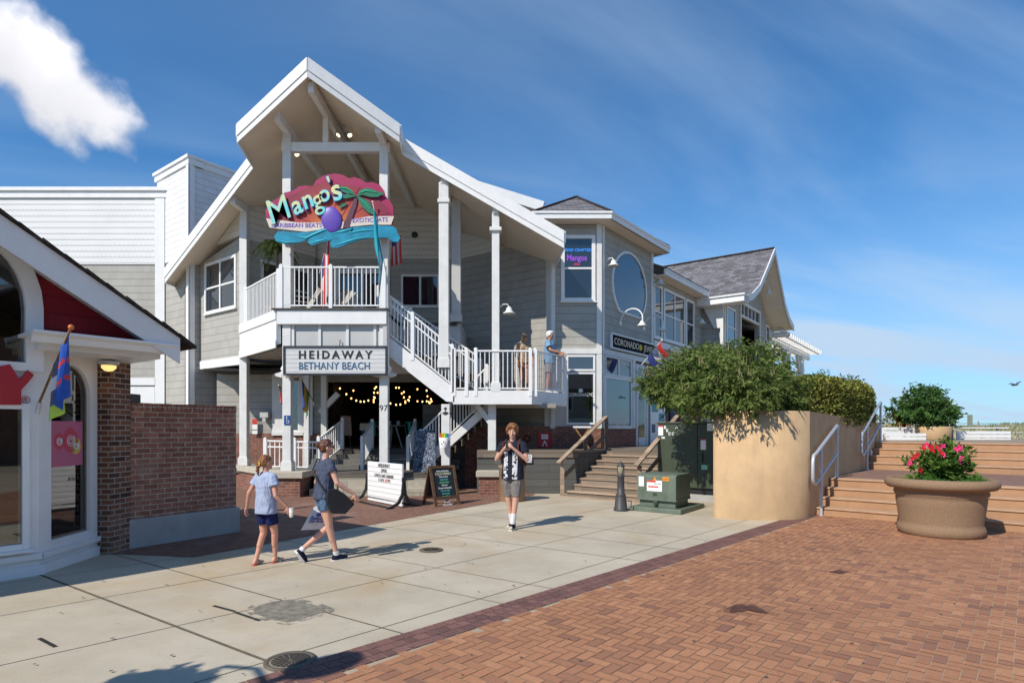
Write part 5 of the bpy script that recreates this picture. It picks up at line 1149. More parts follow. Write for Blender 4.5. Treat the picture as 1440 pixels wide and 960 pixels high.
# tall cabinet
c0 = G(925, 700); wc_ = W((c0.x, c0.y), d=B, L=1.7); uc1 = wc_.u(1003)+.35
tc_ = thing('utility_cabinet', (c0.x+.8, c0.y+.3, 0), 'tall dark green utility cabinet with two doors behind the small transformer', 'cabinet')
lowbox(tc_, 'plinth', CON, wc_, -.05, uc1+.3, 0, .16, -.95, .06, .01); zt1 = wc_.z(960, 593)
m = MB(); wc_.box(m, .0, uc1, .3, zt1-.04, -.85, -.02); bd = m.build('body', GRN, tc_, bevel=.008)
lowbox(tc_, 'kick_plate', BLK, wc_, .02, uc1-.02, .16, .31, -.83, -.05)
lowbox(tc_, 'roof', GRN, wc_, -.03, uc1+.03, zt1-.04, zt1, -.88, .03, .01)
ud_ = wc_.u(981); d_a = lowbox(tc_, 'door', GRN, wc_, .01, ud_-.006, .32, zt1-.06, -.019, .012, .006); d_b = lowbox(tc_, 'door', GRN, wc_, ud_+.006, uc1-.01, .32, zt1-.06, -.019, .012, .006)
m = MB(); wc_.box(m, ud_+.11, ud_+.14, .95, 1.18, .013, .05); m.build('handle', BLK, d_b, bevel=.006)
stick(d_a, wc_, .02, .15, zt1-.34, zt1-.09, STK, .013); stick(d_a, wc_, .02, .15, zt1-.12, zt1-.09, STR, .0165); stick(d_b, wc_, ud_+.08, ud_+.21, 1.26, 1.52, STK, .013); stick(d_b, wc_, ud_+.08, ud_+.21, 1.49, 1.52, STR, .0165)
stick(d_b, wc_, ud_+.24, ud_+.4, 1.72, 1.98, STK, .013); stick(d_b, wc_, ud_+.10, ud_+.24, .78, .89, pm('mint_sticker', (.25, .6, .45), .4, 0, 1, 0), .013)
for ch, u, z in (('B', .20, -.14), ('K', .26, -.22), ('C', .32, -.30), ('C', .41, -.30), ('A', .50, -.13)): text(ch, .10, STK, onwall(wc_, u, zt1+z, .014), d_a, 'letter', .001, .004)
text('70K', .06, STK, onwall(wc_, .15, zt1-.40, .014), d_a, 'letter', .001, .004)
# lantern bollard
bq = G(873, 718); bl = thing('lantern_bollard', tuple(bq), 'short dark bollard with a small lantern top beside the transformer', 'bollard')
DKM = pm('bollard_metal', (.055, .055, .06), .5, .15, 8, .2); 
m = MB(); m.lathe([(.155, 0), (.155, .05), (.14, .07), (.115, .30), (.10, .33), (.115, .35), (.085, .37), (.07, .72), (.085, .74), (.085, .77), (.055, .79)], bq, 14); m.build('post', DKM, bl)
m = MB(); m.lathe([(.05, .79), (.075, .83), (.08, .93), (.065, .97)], bq, 10); m.build('lantern_glass', pm('lantern_glass', (.30, .27, .18), .15, .2), bl)
m = MB(); m.lathe([(.085, .965), (.08, .985), (.05, 1.02), (.02, 1.04), (.02, 1.07), (0, 1.08)], bq, 12); m.build('lantern_cap', DKM, bl)
for k in range(4): a = k*math.pi/2+.4; m = MB(); m.tube([bq+V(.085*math.cos(a), .085*math.sin(a), .80), bq+V(.088*math.cos(a), .088*math.sin(a), .97)], .007, 5); m.build('lantern_rib', DKM, bl)
m = MB(); m.tube([bq+V(.14, -.05, .22), bq+V(.21, -.07, .22), bq+V(.21, -.07, .10), bq+V(.15, -.05, .10)], .014, 6); m.build('outlet_hoop', DKM, bl)
# trash can behind the boy
tq = G(720, 704); tcn = thing('litter_bin', tuple(tq), 'round tan litter bin standing behind the boy', 'litter bin')
m = MB(); m.lathe([(.30, 0), (.32, .03), (.32, .80), (.34, .82), (.34, .87), (.30, .88), (.27, .84), (.27, .2), (0, .2)], tq, 28); m.build('body', pm('bin_tan', (.30, .19, .11), .7, .2, 8, .3), tcn)
m = MB(); m.lathe([(.26, .845), (.25, .86), (0, .865)], tq, 24); m.build('lid', pm('bin_lid', (.22, .15, .10), .6), tcn)
# large round planter
pq = G(1322, 761); pq.y += .62; pq.x *= (pq.y)/(pq.y-.62)
kx = 1.0; plt = thing('stone_planter', tuple(pq), 'wide round exposed-aggregate planter with a rolled rim full of red flowers', 'planter')
PF = [(0, 0), (.72, 0), (.755, .02), (.79, .06), (.80, .11), (.785, .16), (.755, .20), (.755, .23), (.80, .50), (.82, .62), (.81, .66), (.845, .69), (.86, .73), (.84, .76), (.87, .79), (.97, .80), (1.02, .84), (1.035, .89), (1.01, .94), (.95, .97), (.88, .955), (.84, .90), (.82, .84), (0, .84)]
m = MB(); m.lathe([(r*.775, z*.985) for r, z in PF[:-2]]+[(.64, .80)], pq, 56); m.build('bowl', AGG, plt); m = MB(); m.lathe([(.65, .80), (0, .86)], pq, 30); m.build('soil', SOIL, plt)

# ---- letter board and blackboard
def pane_w(px0, py0, px1, py1, zb=0.0):
    a, b = G(px0, py0, zb), G(px1, py1, zb); return W((a.x, a.y), (b.x, b.y))
lbw = W(tuple(G(516, 703)[:2]), tuple(G(566, 713)[:2])); lbw = W(tuple(G(518, 704)[:2]), d=(lbw.d), L=.85)
Lb = lbw.u(566.5); zt_b = lbw.z(518, 648); zb_b = lbw.z(518, 701)
lb = thing('letter_board', tuple(lbw.pt(Lb/2, 0)), 'white changeable letter board on curved black legs reading HEIDAWAY OPEN LUNCH AND DINNER', 'sign board')
m = MB(); lbw.box(m, 0, Lb, zb_b-.02, zt_b, -.02, .02); bo = m.build('panel', WV, lb, bevel=.004)
for i in range(1, 8): z = zt_b-(zt_b-zb_b)*i/8; m = MB(); lbw.box(m, .01, Lb-.01, z-.004, z+.004, .021, .027); m.build('track', GRP, bo)
for k, (s_, z, sz) in enumerate((('HEIDAWAY', .93, .125), ('OPEN', .80, .125), ('LUNCH AND DINNER', .67, .108))): text(s_, sz, INK, onwall(lbw, Lb/2, zb_b+(zt_b-zb_b)*z-.01, .03, .80), bo, 'lettering', .002, 0, 1.12)
zz_ = zb_b+(zt_b-zb_b)*.545
text('11AM-', .112, INK, onwall(lbw, Lb/2-.14, zz_, .024, .95), bo, 'lettering', .002, 0); text('1:30', .112, STR, onwall(lbw, Lb/2+.06, zz_, .024, .95), bo, 'lettering', .002, 0); text('PM', .112, INK, onwall(lbw, Lb/2+.24, zz_, .024, .95), bo, 'lettering', .002, 0)
for u in (-.045, Lb+.045):
    for s_ in (-1, 1):
        m = MB(); pts = [lbw.pt(u, .62, 0), lbw.pt(u, .30, s_*.035), lbw.pt(u, .12, s_*.14), lbw.pt(u, .04, s_*.30), lbw.pt(u, .022, s_*.42)]
        for p_, q_ in zip(pts, pts[1:]): m.beam(p_, q_+(q_-p_)*.05, .05, .06, lbw.n)
        m.build('leg', BLK, lb)
    m = MB(); lbw.box(m, u-.03, u+.03, .58, .68, -.04, .04); m.build('clamp', BLK, lb)
for s_ in (-.33, .33): m = MB(); lbw.box(m, 0, Lb, .015, .05, s_-.02, s_+.02); m.build('cross_bar', BLK, lb)
m = MB(); lbw.box(m, -.02, Lb+.02, .09, .13, -.02, .02); m.build('cross_bar', BLK, lb)
# sandwich blackboard
FR = planks('sandwich_frame_wood', (.16, .09, .05), .2, 3)
q = G(612, 713); q2 = G(648, 709); sw_ = W((q.x, q.y), (q2.x, q2.y)); LS = sw_.L; hS = sw_.z(630, 655)
sb = thing('sandwich_board', tuple(sw_.pt(LS/2, 0)), 'wooden framed blackboard easel with chalk lettering to the right of the letter board', 'sign board')
def lean(o, z): return o
for sgn, nm in ((1, 'front_panel'), (-1, 'rear_panel')):
    f = lambda u, z, t=0: sw_.pt(u, z, (.0 if sgn > 0 else -.52)+sgn*(-.24*z/hS)+t*sgn)
    def bar(u0, u1, z0, z1, t0, t1, m): m.hexa([f(u0, z0, t1), f(u1, z0, t1), f(u1, z0, t0), f(u0, z0, t0), f(u0, z1, t1), f(u1, z1, t1), f(u1, z1, t0), f(u0, z1, t0)])
    m = MB(); bar(0, LS, .17, hS, -.03, -.012, m); pn = m.build(nm, pm('chalkboard', (.018, .028, .035), .7, .2), sb)
    for args in ((0, .07, 0, hS), (LS-.07, LS, 0, hS), (.07, LS-.07, hS-.06, hS), (.07, LS-.07, .15, .22)): m = MB(); bar(*args, -.034, .004, m); m.build('frame', FR, pn)
    if sgn > 0:
        CH = [pm('chalk_white', (.75, .75, .75), .8, .1), pm('chalk_yellow', (.65, .66, .45), .8, .1), pm('chalk_teal', (.10, .50, .45), .8, .1), pm('chalk_green', (.15, .55, .30), .8, .1)]
        for k, (s_, c_, sz) in enumerate((('FRESH SQUEEZED', 0, .05), ('COLD DRINKS', 1, .078), ('Hand cut fries', 0, .05), ('crispy wings', 2, .055), ('shrimp basket', 3, .055), ('fish tacos', 0, .05), ('House Lemonade', 0, .06), ('iced tea, coffee', 2, .05), ('soft pretzels', 2, .05), ('served all day', 3, .05), ('Daily Specials', 0, .06), ('ask inside', 0, .05), ('Join us today!', 0, .055))):
            z = hS-.13-.063*k
            text(s_, sz, CH[c_], lambda x, y, d, z=z: f(LS/2+x*.88, z+y, -.011+d), pn, 'chalk_lettering', .002, .0012)
# menu blackboards leaning by the lower flight
CHB = NT('chalk_menu'); n_ = CHB.noise(34, 3, .7, st=(1, 1, 1.4)); b_ = CHB.noise(9, 2, .5)
CHM = CHB.fin(CHB.mix(CHB.m('MULTIPLY', CHB.mr(n_, .50, .56), CHB.mr(b_, .3, .5)), (.018, .024, .04), (.30, .36, .48)), .7)
for (x0, x1, yb, yt, Y_, lab) in ((581, 611, 663, 605, 16.45, 'tall blackboard menu covered with small chalk writing by the lower flight'), (596, 612, 661, 636, 16.2, 'small house-shaped blackboard in front of the tall blackboard menu')):
    a, b = P(x0, yb, Y_), P(x1, yt, Y_); t = thing('menu_blackboard', ((a.x+b.x)/2, Y_, a.z), lab, 'blackboard', 'blackboards by the lower flight')
    if x0 == 581: pts = [(a.x, a.z), (b.x, a.z), (b.x, b.z), (a.x, b.z)]
    else: pts = [(a.x, a.z), (b.x, a.z), (b.x, b.z), (b.x-.08, b.z), (a.x, b.z-.2)]
    m = MB(); m.slab([(x, Y_+.16*(z-a.z), z) for x, z in pts], (0, .03, 0)); m.build('board', CHM, t)
    m = MB(); m.box(a.x-.02, b.x+.02, Y_-.03, Y_+.01, a.z-.03, a.z); m.build('ledge', DKW, t)

# ---- wall lamps and goosenecks
def gooseneck(pos, n, lab, reach=.75, rise=.45, grp='white gooseneck lamps over the shop sign'):
    pos = Vector(pos); n = Vector(n); t = thing('gooseneck_lamp', tuple(pos), lab, 'lamp', grp)
    m = MB(); pts = []
    for i in range(12):
        s = i/11; a = s*math.pi*1.12; pts.append(pos+n*(reach*.5*(1-math.cos(a)))*1.0+V(0, 0, rise*(.25*s+math.sin(a)*.85)))
    m.tube(pts, .022, 8); m.build('arm', WV, t)
    e = pts[-1]; m = MB(); m.lathe([(.03, .06), (.06, .02), (.09, -.04), (.17, -.11), (.16, -.115), (.05, -.05), (0, -.03)], e, 18); m.build('shade', WV, t)
    m = MB(); m.lathe([(.07, 0), (.07, .03)], (0, 0, 0), 14); mm = Matrix.Rotation(math.pi/2, 3, V(0, 0, 1).cross(n).normalized()); m.v = [mm @ p+pos for p in m.v]; m.build('wall_plate', WV, t)
    return t
ugA = ta.u(872); gooseneck(ta.pt(ugA, ta.z(872, 455)), (ta.n+V(.15, 0, 0)).normalized()*1.0, 'white gooseneck lamp over the word CORONADO')
ugB = ta.u(905); gooseneck(ta.pt(ugB, ta.z(905, 462)), ta.n, 'white gooseneck lamp beside the window sill and bright flag', .7, .42)
for k, (u, z) in enumerate(((gf.u(1055), gf.z(1055, 396)), (gf.u(1063), gf.z(1063, 412)))): gooseneck(gf.pt(u, z), gf.n, ('upper', 'lower')[k]+' white gooseneck lamp under the peak of the far gable', .6, .35, 'white gooseneck lamps of the far gable')
def bell(pos, n, lab):
    pos = Vector(pos); n = Vector(n); t = thing('wall_lamp', tuple(pos), lab, 'lamp', 'white bell-shaped wall lamps')
    m = MB(); m.tube([pos, pos+n*.1+V(0, 0, .08), pos+n*.22+V(0, 0, .08), pos+n*.26], .015, 6); m.build('arm', WPS, t)
    e = pos+n*.26; m = MB(); m.lathe([(.03, .02), (.07, -.02), (.09, -.10), (.17, -.16), (.17, -.18), (.08, -.12), (0, -.1)], e, 16); m.build('shade', WPS, t)
    m = MB(); m.lathe([(.06, -.13), (.055, -.2), (0, -.22)], e, 10); m.build('glass', pm('lamp_glass', (.55, .5, .4), .2), t)
bell(ta.pt(ta.u(852), ta.z(852, 368)), ta.n, 'white bell lamp on the tower wall beside the oval window')
bell(ta.pt(ta.u(919), ta.z(919, 395)), ta.n, 'white bell lamp at the corner above the row of wing windows')
bell(V(XD+.10, 16.1, P(0, 432, 16.1).z), V(1, 0, 0), 'white bell lamp on the balcony stair post')
bell(ta.pt(ta.u(978), ta.z(978, 450)), ta.n, 'white bell lamp right of the wing windows')
# twin flood lights under the prow
for (x, y) in ((411, 160), (485, 160)):
    xx = P(x, y, 16.5); X_ = xx.x; top = V(X_, 16.5, zr(X_)-.30); lab = 'twin flood light under the %s slope of the prow gable' % ('left' if x < 433 else 'right')
    t = thing('flood_light', tuple(top), lab, 'lamp', 'twin flood lights under the gable')
    m = MB(); m.lathe([(.06, -.04), (.06, .02)], top, 12); m.tube([top, top+V(0, 0, -.16)], .015, 6); m.build('stem', GAL, t)
    for s_ in (-1, 1):
        e = top+V(s_*.06, -.02, -.16); d = V(s_*.10, -.06, -.14); m = MB(); m.tube([e, e+d*.5, e+d], [.03, .05, .07], 12, cap=False); hd_ = m.build('head', GAL, t)
        m = MB(); m.ell(e+d*.92, (.06, .06, .03), 8); m.build('bulb', emis('flood_bulb', (1, .75, .45), 3.0), hd_)
# ---- string lights in the dining room
for k, pts in enumerate((((478, 546), (487, 554), (494, 560), (501, 563), (507, 564.5), (512, 564.5), (518, 563), (527, 559)), ((497, 549), (527, 546), (529, 544), (526, 552), (531, 552), (526, 558), (525.5, 562), (525.5, 565)), ((549, 567), (557, 569), (563, 568.5), (570, 566), (574, 562), (576, 558), (568, 558.5), (565, 553)), ((557, 545), (561, 545), (568, 551), (587, 547), (600, 549), (601, 557), (606, 561), (605, 566)), ((570, 564), (575, 563), (587, 564), (594, 564.5), (600, 564), (603, 565), (604, 566.5), (607, 564)))):
    Yl = 20.4+k*.35; t = thing('string_lights', tuple(P(*pts[0], Yl)), ('lowest sagging', 'short upright', 'long middle', 'uppermost right', 'far right')[k]+' string of warm bulbs in the dark dining porch', 'string lights', 'strings of warm bulbs')
    m = MB(); m.tube([P(x, y, Yl)+V(0, 0, .05) for x, y in pts], .006, 4); m.build('wire', BLK, t)
    for x, y in pts: m = MB(); m.ell(P(x, y, Yl), (.027, .027, .034), 6); m.build('bulb', emis('string_bulb', (1, .58, .20), 3.2), t)
# ---- dining room: chairs, tables, easel, host stand
TEAL = pm('teal_metal', (.03, .30, .22), .4, .1, 5, 0, metal=.3)
def chair(x, y, z, rz, lab):
    t = thing('metal_chair', (0, 0, 0), lab, 'chair', 'teal metal chairs in the dining porch', local=True)
    m = MB(); m.box(-.2, .2, -.2, .2, .43, .45); m.build('seat', TEAL, t, bevel=.01)
    for a in (-1, 1):
        for b in (-1, 1): m = MB(); m.tube([(a*.17, b*.17, .43), (a*.23, b*.23, 0)], .018, 6); m.build('leg', TEAL, t)
    m = MB(); m.tube([(-.18, .2, .44), (-.19, .25, .75), (-.15, .27, .85), (.15, .27, .85), (.19, .25, .75), (.18, .2, .44)], .016, 6); m.slab([(-.06, .22, .45), (.06, .22, .45), (.06, .268, .84), (-.06, .268, .84)], (0, .01, 0)); m.build('backrest', TEAL, t)
    t.location = (x, y, z); t.rotation_euler = (0, 0, rz); return t
chair((526-720)/F*19.3, 19.3, ZI, .3, 'teal metal chair just left of the house number post'); chair((583-720)/F*19.6, 19.6, ZI, 2.6, 'teal metal chair right of the house number post'); chair((598-720)/F*20.4, 20.4, ZI, 1.2, 'teal metal chair farthest right in the dining porch')
def table(x, y, z, lab):
    t = thing('dining_table', (x, y, z), lab, 'table', 'small tables in the dining porch')
    m = MB(); m.lathe([(0, .72), (.38, .72), (.39, .74), (.38, .76), (0, .76)], (x, y, z), 20); m.build('table_top', pm('table_top', (.35, .33, .30), .5), t)
    for k in range(3): a = k*2.1; m = MB(); m.tube([(x+.08*math.cos(a), y+.08*math.sin(a), z+.72), (x+.3*math.cos(a), y+.3*math.sin(a), z)], .025, 6); m.build('leg', GRP, t)
    for k in range(4): a = k*1.7+1; c = (x+.2*math.cos(a), y+.2*math.sin(a), z+.76); bt = thing('table_glass', c, 'clear drinking glass, %s on the %s' % (('nearest', 'second', 'third', 'farthest')[k], lab.split(' with')[0]), 'glass', 'glasses on the tables'); mm = MB(); mm.lathe([(.03, 0), (.035, .13), (.03, .13), (.025, .01), (0, .01)], c, 10); mm.build('cup', pm('cup_glass', (.5, .52, .52), .1), bt)
table((553-720)/F*19.7, 19.7, ZI, 'small round table right of the number post with glasses'); table((528-720)/F*20.3, 20.3, ZI, 'small round table behind the number post with glasses')
a_ = P(487, 585, 19.5); es = thing('easel_board', (a_.x, a_.y, ZI), 'pale brown poster board on an easel in the dark dining porch', 'easel')
m = MB(); m.slab([P(479, 584, 19.5), P(493, 585, 19.5), P(495, 612, 19.4), P(481, 612, 19.4)], (0, .03, 0)); m.build('board', pm('board_brown', (.30, .19, .15), .6), es)
for x in (481, 494, 488): m = MB(); m.tube([P(488, 583, 19.6), V((x-720)/F*19.6, 19.6 if x != 488 else 20.1, ZI)], .015, 6); m.build('leg', FR, es)
a_ = P(515, 596, 19.2); ho = thing('host_stand', (a_.x, a_.y, ZI), 'pale box on a host stand left of the house number post', 'stand')
m = MB(); m.box(a_.x-.18, a_.x+.18, 19.1, 19.4, P(0, 605, 19.2).z, P(0, 595, 19.2).z); m.build('box', pm('kraft_card', (.50, .40, .33), .8), ho, bevel=.01); m = MB(); m.box(a_.x-.14, a_.x+.14, 19.15, 19.35, ZI, P(0, 605, 19.2).z); m.build('pedestal', DKW, ho)
# ---- notices, accessible sign, fire sign, hose reel
asg = thing('accessible_sign', tuple(P(404, 597, 15.6)), 'small blue and white accessible entrance sign on the entrance post', 'sign')
m = MB(); a, b = P(399.5, 597, 15.63), P(408.5, 584, 15.63); m.box(a.x, b.x, 15.62, 15.636, a.z, b.z); m.build('plate', pm('access_blue', (.02, .09, .30), .4), asg)
c = (a+b)/2; m = MB(); m.ell((c.x-.01, 15.615, c.z+.07), (.018, .004, .018), 6); m.tube([(c.x-.01, 15.616, c.z+.05), (c.x-.005, 15.616, c.z-.01), (c.x+.04, 15.616, c.z-.01), (c.x+.055, 15.616, c.z-.06)], .008, 5); m.tube([(c.x+.02+.04*math.cos(t_), 15.616, c.z-.04+.04*math.sin(t_)) for t_ in [2.2+i*.4 for i in range(11)]], .006, 5); m.build('symbol', STK, asg)
fs_ = thing('fire_sign', tuple(P(766, 620, 17.95)), 'red fire department connection sign on the brick base', 'sign')
m = MB(); a, b = P(757, 629, 17.95), P(775, 608, 17.95); m.box(a.x, b.x, 17.93, 17.955, a.z, b.z); m.build('plate', pm('fire_red', (.50, .01, .015), .4), fs_)
c = P(766, 618, 17.93); m = MB(); m.box(c.x-.10, c.x+.10, 17.92, 17.929, c.z+.02, c.z+.16); m.build('white_mark', STK, fs_)
for s_ in (-1, 1): m = MB(); m.tube([(c.x, 17.925, c.z-.03), (c.x+s_*.07, 17.925, c.z-.2)], .02, 5); m.build('white_mark', STK, fs_)
text('FDC', .08, pm('fire_red', (.5, .01, .015)), lambda x, y, d: (c.x+x, 17.919-d, c.z+.09+y), fs_, 'lettering', .001)
hr = P(741, 616, 17.9); hz_ = thing('hose_reel', tuple(hr), 'round dark red hose connection on the brick base', 'hose reel'); m = MB()
m.tube([hr+V(.10*math.cos(i*math.pi/10), -.02, .10*math.sin(i*math.pi/10)) for i in range(21)], .02, 8); m.build('ring', pm('dull_red', (.16, .03, .025), .5), hz_); m = MB(); m.ell(hr, (.05, .05, .05), 8); m.build('hub', pm('brass', (.35, .22, .08), .4, metal=.6), hz_)
def notice(px0, py0, px1, py1, Y, lab, lines, mat=STK, txt=INK, hdr=None, sz=.05):
    a, b = P(px0, py1, Y), P(px1, py0, Y); t = thing('notice', ((a.x+b.x)/2, Y, a.z), lab, 'notice'); m = MB(); m.box(a.x, b.x, Y-.012, Y, a.z, b.z); m.build('sheet', mat, t)
    if hdr: m = MB(); m.box(a.x, b.x, Y-.016, Y-.0125, b.z-(b.z-a.z)*.35, b.z); m.build('header', hdr, t)
    for k, s_ in enumerate(lines): text(s_, sz, txt, lambda x, y, d, k=k: ((a.x+b.x)/2+x, Y-.018-d, b.z-(b.z-a.z)*(k+.6)/(len(lines)+.2)+y), t, 'lettering', .001)
notice(736, 639, 748, 650, 16.2, 'small white paper notice on the grey deck skirt', ('PLEASE', 'WATCH', 'YOUR STEP'))
notice(355, 589, 362, 610, 19.5, 'narrow red and white notice on the wall by the ramp', ('NO', 'SMOKING'), hdr=STR, sz=.06)
mb_ = P(372, 583, 19.45); mt = thing('meter_box', tuple(mb_), 'grey wall box above the brick wainscot left of the door', 'meter box'); m = MB(); m.box(mb_.x-.14, mb_.x+.14, 19.4, 19.55, mb_.z-.10, mb_.z+.10); m.build('box', GRP, mt, bevel=.02); m = MB(); m.box(mb_.x-.05, mb_.x+.06, 19.39, 19.5, mb_.z-.22, mb_.z-.11); m.build('conduit_box', GRP, mt, bevel=.01)
# posters beside the jewelry door
pb = W(tuple(ta.pt(0, 0, 0)[:2]), d=A, L=9); pu0, pu1 = pb.u(913.5), pb.u(934); pz0, pz1 = pb.z(924, 640), pb.z(924, 553)
bp = thing('poster_board', tuple(pb.pt(pu0, pz0)), 'tall white poster board with blue-green pictures beside the shop door', 'poster')
m = MB(); pb.box(m, pu0, pu1, pz0, pz1, -.01, .04); bs_ = m.build('board', WV, bp); TQ = pm('turquoise_print', (.04, .30, .36), .4, .4, 6)
for (x0, x1, y0, y1) in ((915, 924, 566, 579), (925, 933, 581, 592), (915, 920, 596, 608)): m = MB(); pb.box(m, pb.u(x0), pb.u(x1), pb.z(x0, y1), pb.z(x0, y0), .041, .045); m.build('picture', TQ if y0 < 590 else pm('navy_print', (.02, .04, .15), .4), bs_)
text('Hand made\nJewelry', .13, pm('navy_print', (.02, .04, .15)), onwall(pb, (pu0+pu1)/2, pz1-.28, .042), bs_, 'lettering', .002)
dbn = thing('dark_banner', tuple(pb.pt(pb.u(944), 2.2)), 'dark blue hanging banner with white script right of the poster board', 'banner'); m = MB(); pb.box(m, pb.u(941), pb.u(949), pb.z(944, 592), pb.z(944, 548), .01, .05); m.build('cloth', pm('navy_cloth', (.015, .03, .09), .6, .3, 6), dbn)
text('S\na\nl\ne', .28, pm('lilac', (.5, .4, .7)), onwall(pb, pb.u(945), pb.z(944, 572), .052), dbn, 'lettering', .002)

# ---- flags
def cloth_flag(name, lab, p0, p1, top_a, top_b, drop, cols, pole_r=.014, folds=5, amp=.05, seed=0, colfn=None, polemat=None, finial=None, sway=V(0, 0, 0), grp=None, nar=.35):
    p0, p1 = Vector(p0), Vector(p1); t = thing(name, tuple(p0), lab, 'flag', grp); m = MB(); m.tube([p0, p1], pole_r, 8); m.build('pole', polemat or FR, t)
    m = MB(); m.ell(p1, (pole_r*2.2,)*3, 8); m.build('finial', finial or GLD, t)
    m = MB(); m.tube([p0-V(0, 0, .07), p0+(p1-p0)*.07], pole_r*1.8, 8); m.build('bracket', GAL, t)
    nu, nv = 28, 30; vs = []; fs = []; side = (p1-p0).cross(V(0, 0, 1)).normalized(); along = (p1-p0); h = V(along.x, along.y, 0).normalized()
    ta_, tb_ = p0.lerp(p1, top_a), p0.lerp(p1, top_b)
    for j_ in range(nv+1):
        v = j_/nv
        for i in range(nu+1):
            u = i/nu; top = ta_.lerp(tb_, u); w_ = 1-nar*v
            cen = (ta_+tb_)/2
            x = cen+(top-cen)*w_; p = V(x.x, x.y, top.z*(1-.0)-drop*v*(1 if True else 0)); p += side*(amp*math.sin(u*folds*math.pi+seed+v*1.2)*(.35+v)); p += sway*v*v
            vs.append(p)
            if i and j_: k = j_*(nu+1)+i; fs.append((k-nu-2, k-nu-1, k, k-1))
    mm = MB(); mm.add(vs, fs, 0, 0, True)
    for q in range(len(fs)): i = q % nu; j_ = q//nu; mm.mi[q] = colfn(i/nu, j_/nv)
    c = mm.build('cloth', cols, t); so_ = c.modifiers.new('thick', 'SOLIDIFY'); so_.thickness = .004
    return t
BLU = pm('flag_blue', (.012, .08, .42), .6, .1, 5, .1); LIM = pm('flag_lime', (.42, .62, .08), .6); WHF = pm('flag_white', (.7, .7, .7), .7); RDF = pm('flag_red', (.55, .035, .03), .6); GYF = pm('flag_slate', (.10, .11, .16), .6)
b0 = V(-5.66, 7.12, P(0, 573, 7.1).z); b1 = P(100, 460, 6.75)
def cf(u, v):
    if u < .34: return 1 if v > .74 else (4 if (v < .26 or v > .5) else (2 if v < .50 else 4))
    x = (u-.34)/.66
    for vv, (a0, a1) in ((.30, (0, 1)), (.62, (0, 1))):
        d = abs((v-vv)-(abs(x-.5)*.32))
        if x > .15 and x < .9: 
            if d < .045: return 3
    return 0
cloth_flag('garden_flag', 'blue flag with red chevrons and lime corner on a pole at the candy shop', b0, b1, .50, .93, .62, [BLU, LIM, WHF, RDF, GYF], .014, 4, .05, 0, cf, planks('turned_pole', (.30, .17, .08), .2), pm('orange_finial', (.6, .18, .04), .4), nar=.25)
ob0 = ta.pt(ta.u(893), ta.z(893, 524)); ob1 = P(931, 478, ob0.y-1.0)
of_ = cloth_flag('open_flag', 'red white and blue OPEN flag on a slanted white pole over the shop door', ob0, ob1, .50, .97, .50, [RDF, WHF, pm('flag_navy', (.03, .04, .20), .6)], .014, 2, .05, 1, lambda u, v: 0 if u > .68 else (1 if u > .3 else 2), WV, WV, sway=V(.35, 0, .05), nar=.1)
ofc = ob0.lerp(ob1, .735)+V(.08, -.11, -.24); text('OPEN', .15, pm('flag_lettering', (.02, .03, .10), .6), lambda x, y, d: ofc+V(x*.9+y*.0, x*-.3-d, y-x*.25), of_, 'lettering', .002, .004)
TQF = pm('flag_turquoise', (.01, .34, .44), .6, .15, 5)
f0 = V(XE+.12, 15.6, P(0, 395, 15.5).z); f1 = P(524, 284, 15.2)
cloth_flag('feather_banner', 'turquoise banner with white marks hanging in front of the right balcony post', f0, f1, .30, .99, 1.05, [TQF, WHF, RDF], .012, 2, .04, 0, lambda u, v: 1 if (.05 < u < .30 and v > .15 and int(v*14) % 5 != 0) else (2 if (.05 < u < .30 and v > .3 and int(v*14) % 5 == 0 and False) else 0), WV, WV, nar=.55)
for (x, y0, y1, lab, Y_) in ((455, 425, 340, 'striped red and white flag hanging in the middle of the balcony', 16.9), (556, 380, 338, 'striped red and white flag hanging right of the balcony sign', 17.6)):
    a = P(x-10, y0-48, Y_); b = P(x+8, y1-8, Y_); cloth_flag('striped_flag', lab, a+V(0, .3, 0), b, .15, .98, (y0-y1)/F*Y_*.95, [RDF, WHF, pm('flag_navy', (.03, .04, .20), .6)], .012, 5, .035, 0, lambda u, v: (2 if v < .3 and u < .5 else int(u*9) % 2), WPS, GLD, grp='striped flags on the balcony', nar=.0)
tf0 = P(424, 560, 17.3); cloth_flag('porch_flag', 'green yellow and blue flag hanging beside the entrance door', tf0+V(.1, .8, -.1), tf0+V(0, 0, .55), .4, .98, .75, [pm('flag_green', (.04, .2, .1), .6), pm('flag_yellow', (.55, .42, .05), .6), BLU], .012, 3, .04, 0, lambda u, v: 0 if u < .4 else (1 if u < .65 else 2), FR, GLD)
rf0 = P(392, 556, 17.6); cloth_flag('porch_flag', 'small red and white flag left of the entrance door', rf0+V(.1, .8, -.1), rf0+V(0, 0, .3), .4, .98, .45, [RDF, WHF], .012, 3, .04, 0, lambda u, v: int(u*5) % 2, FR, GLD)
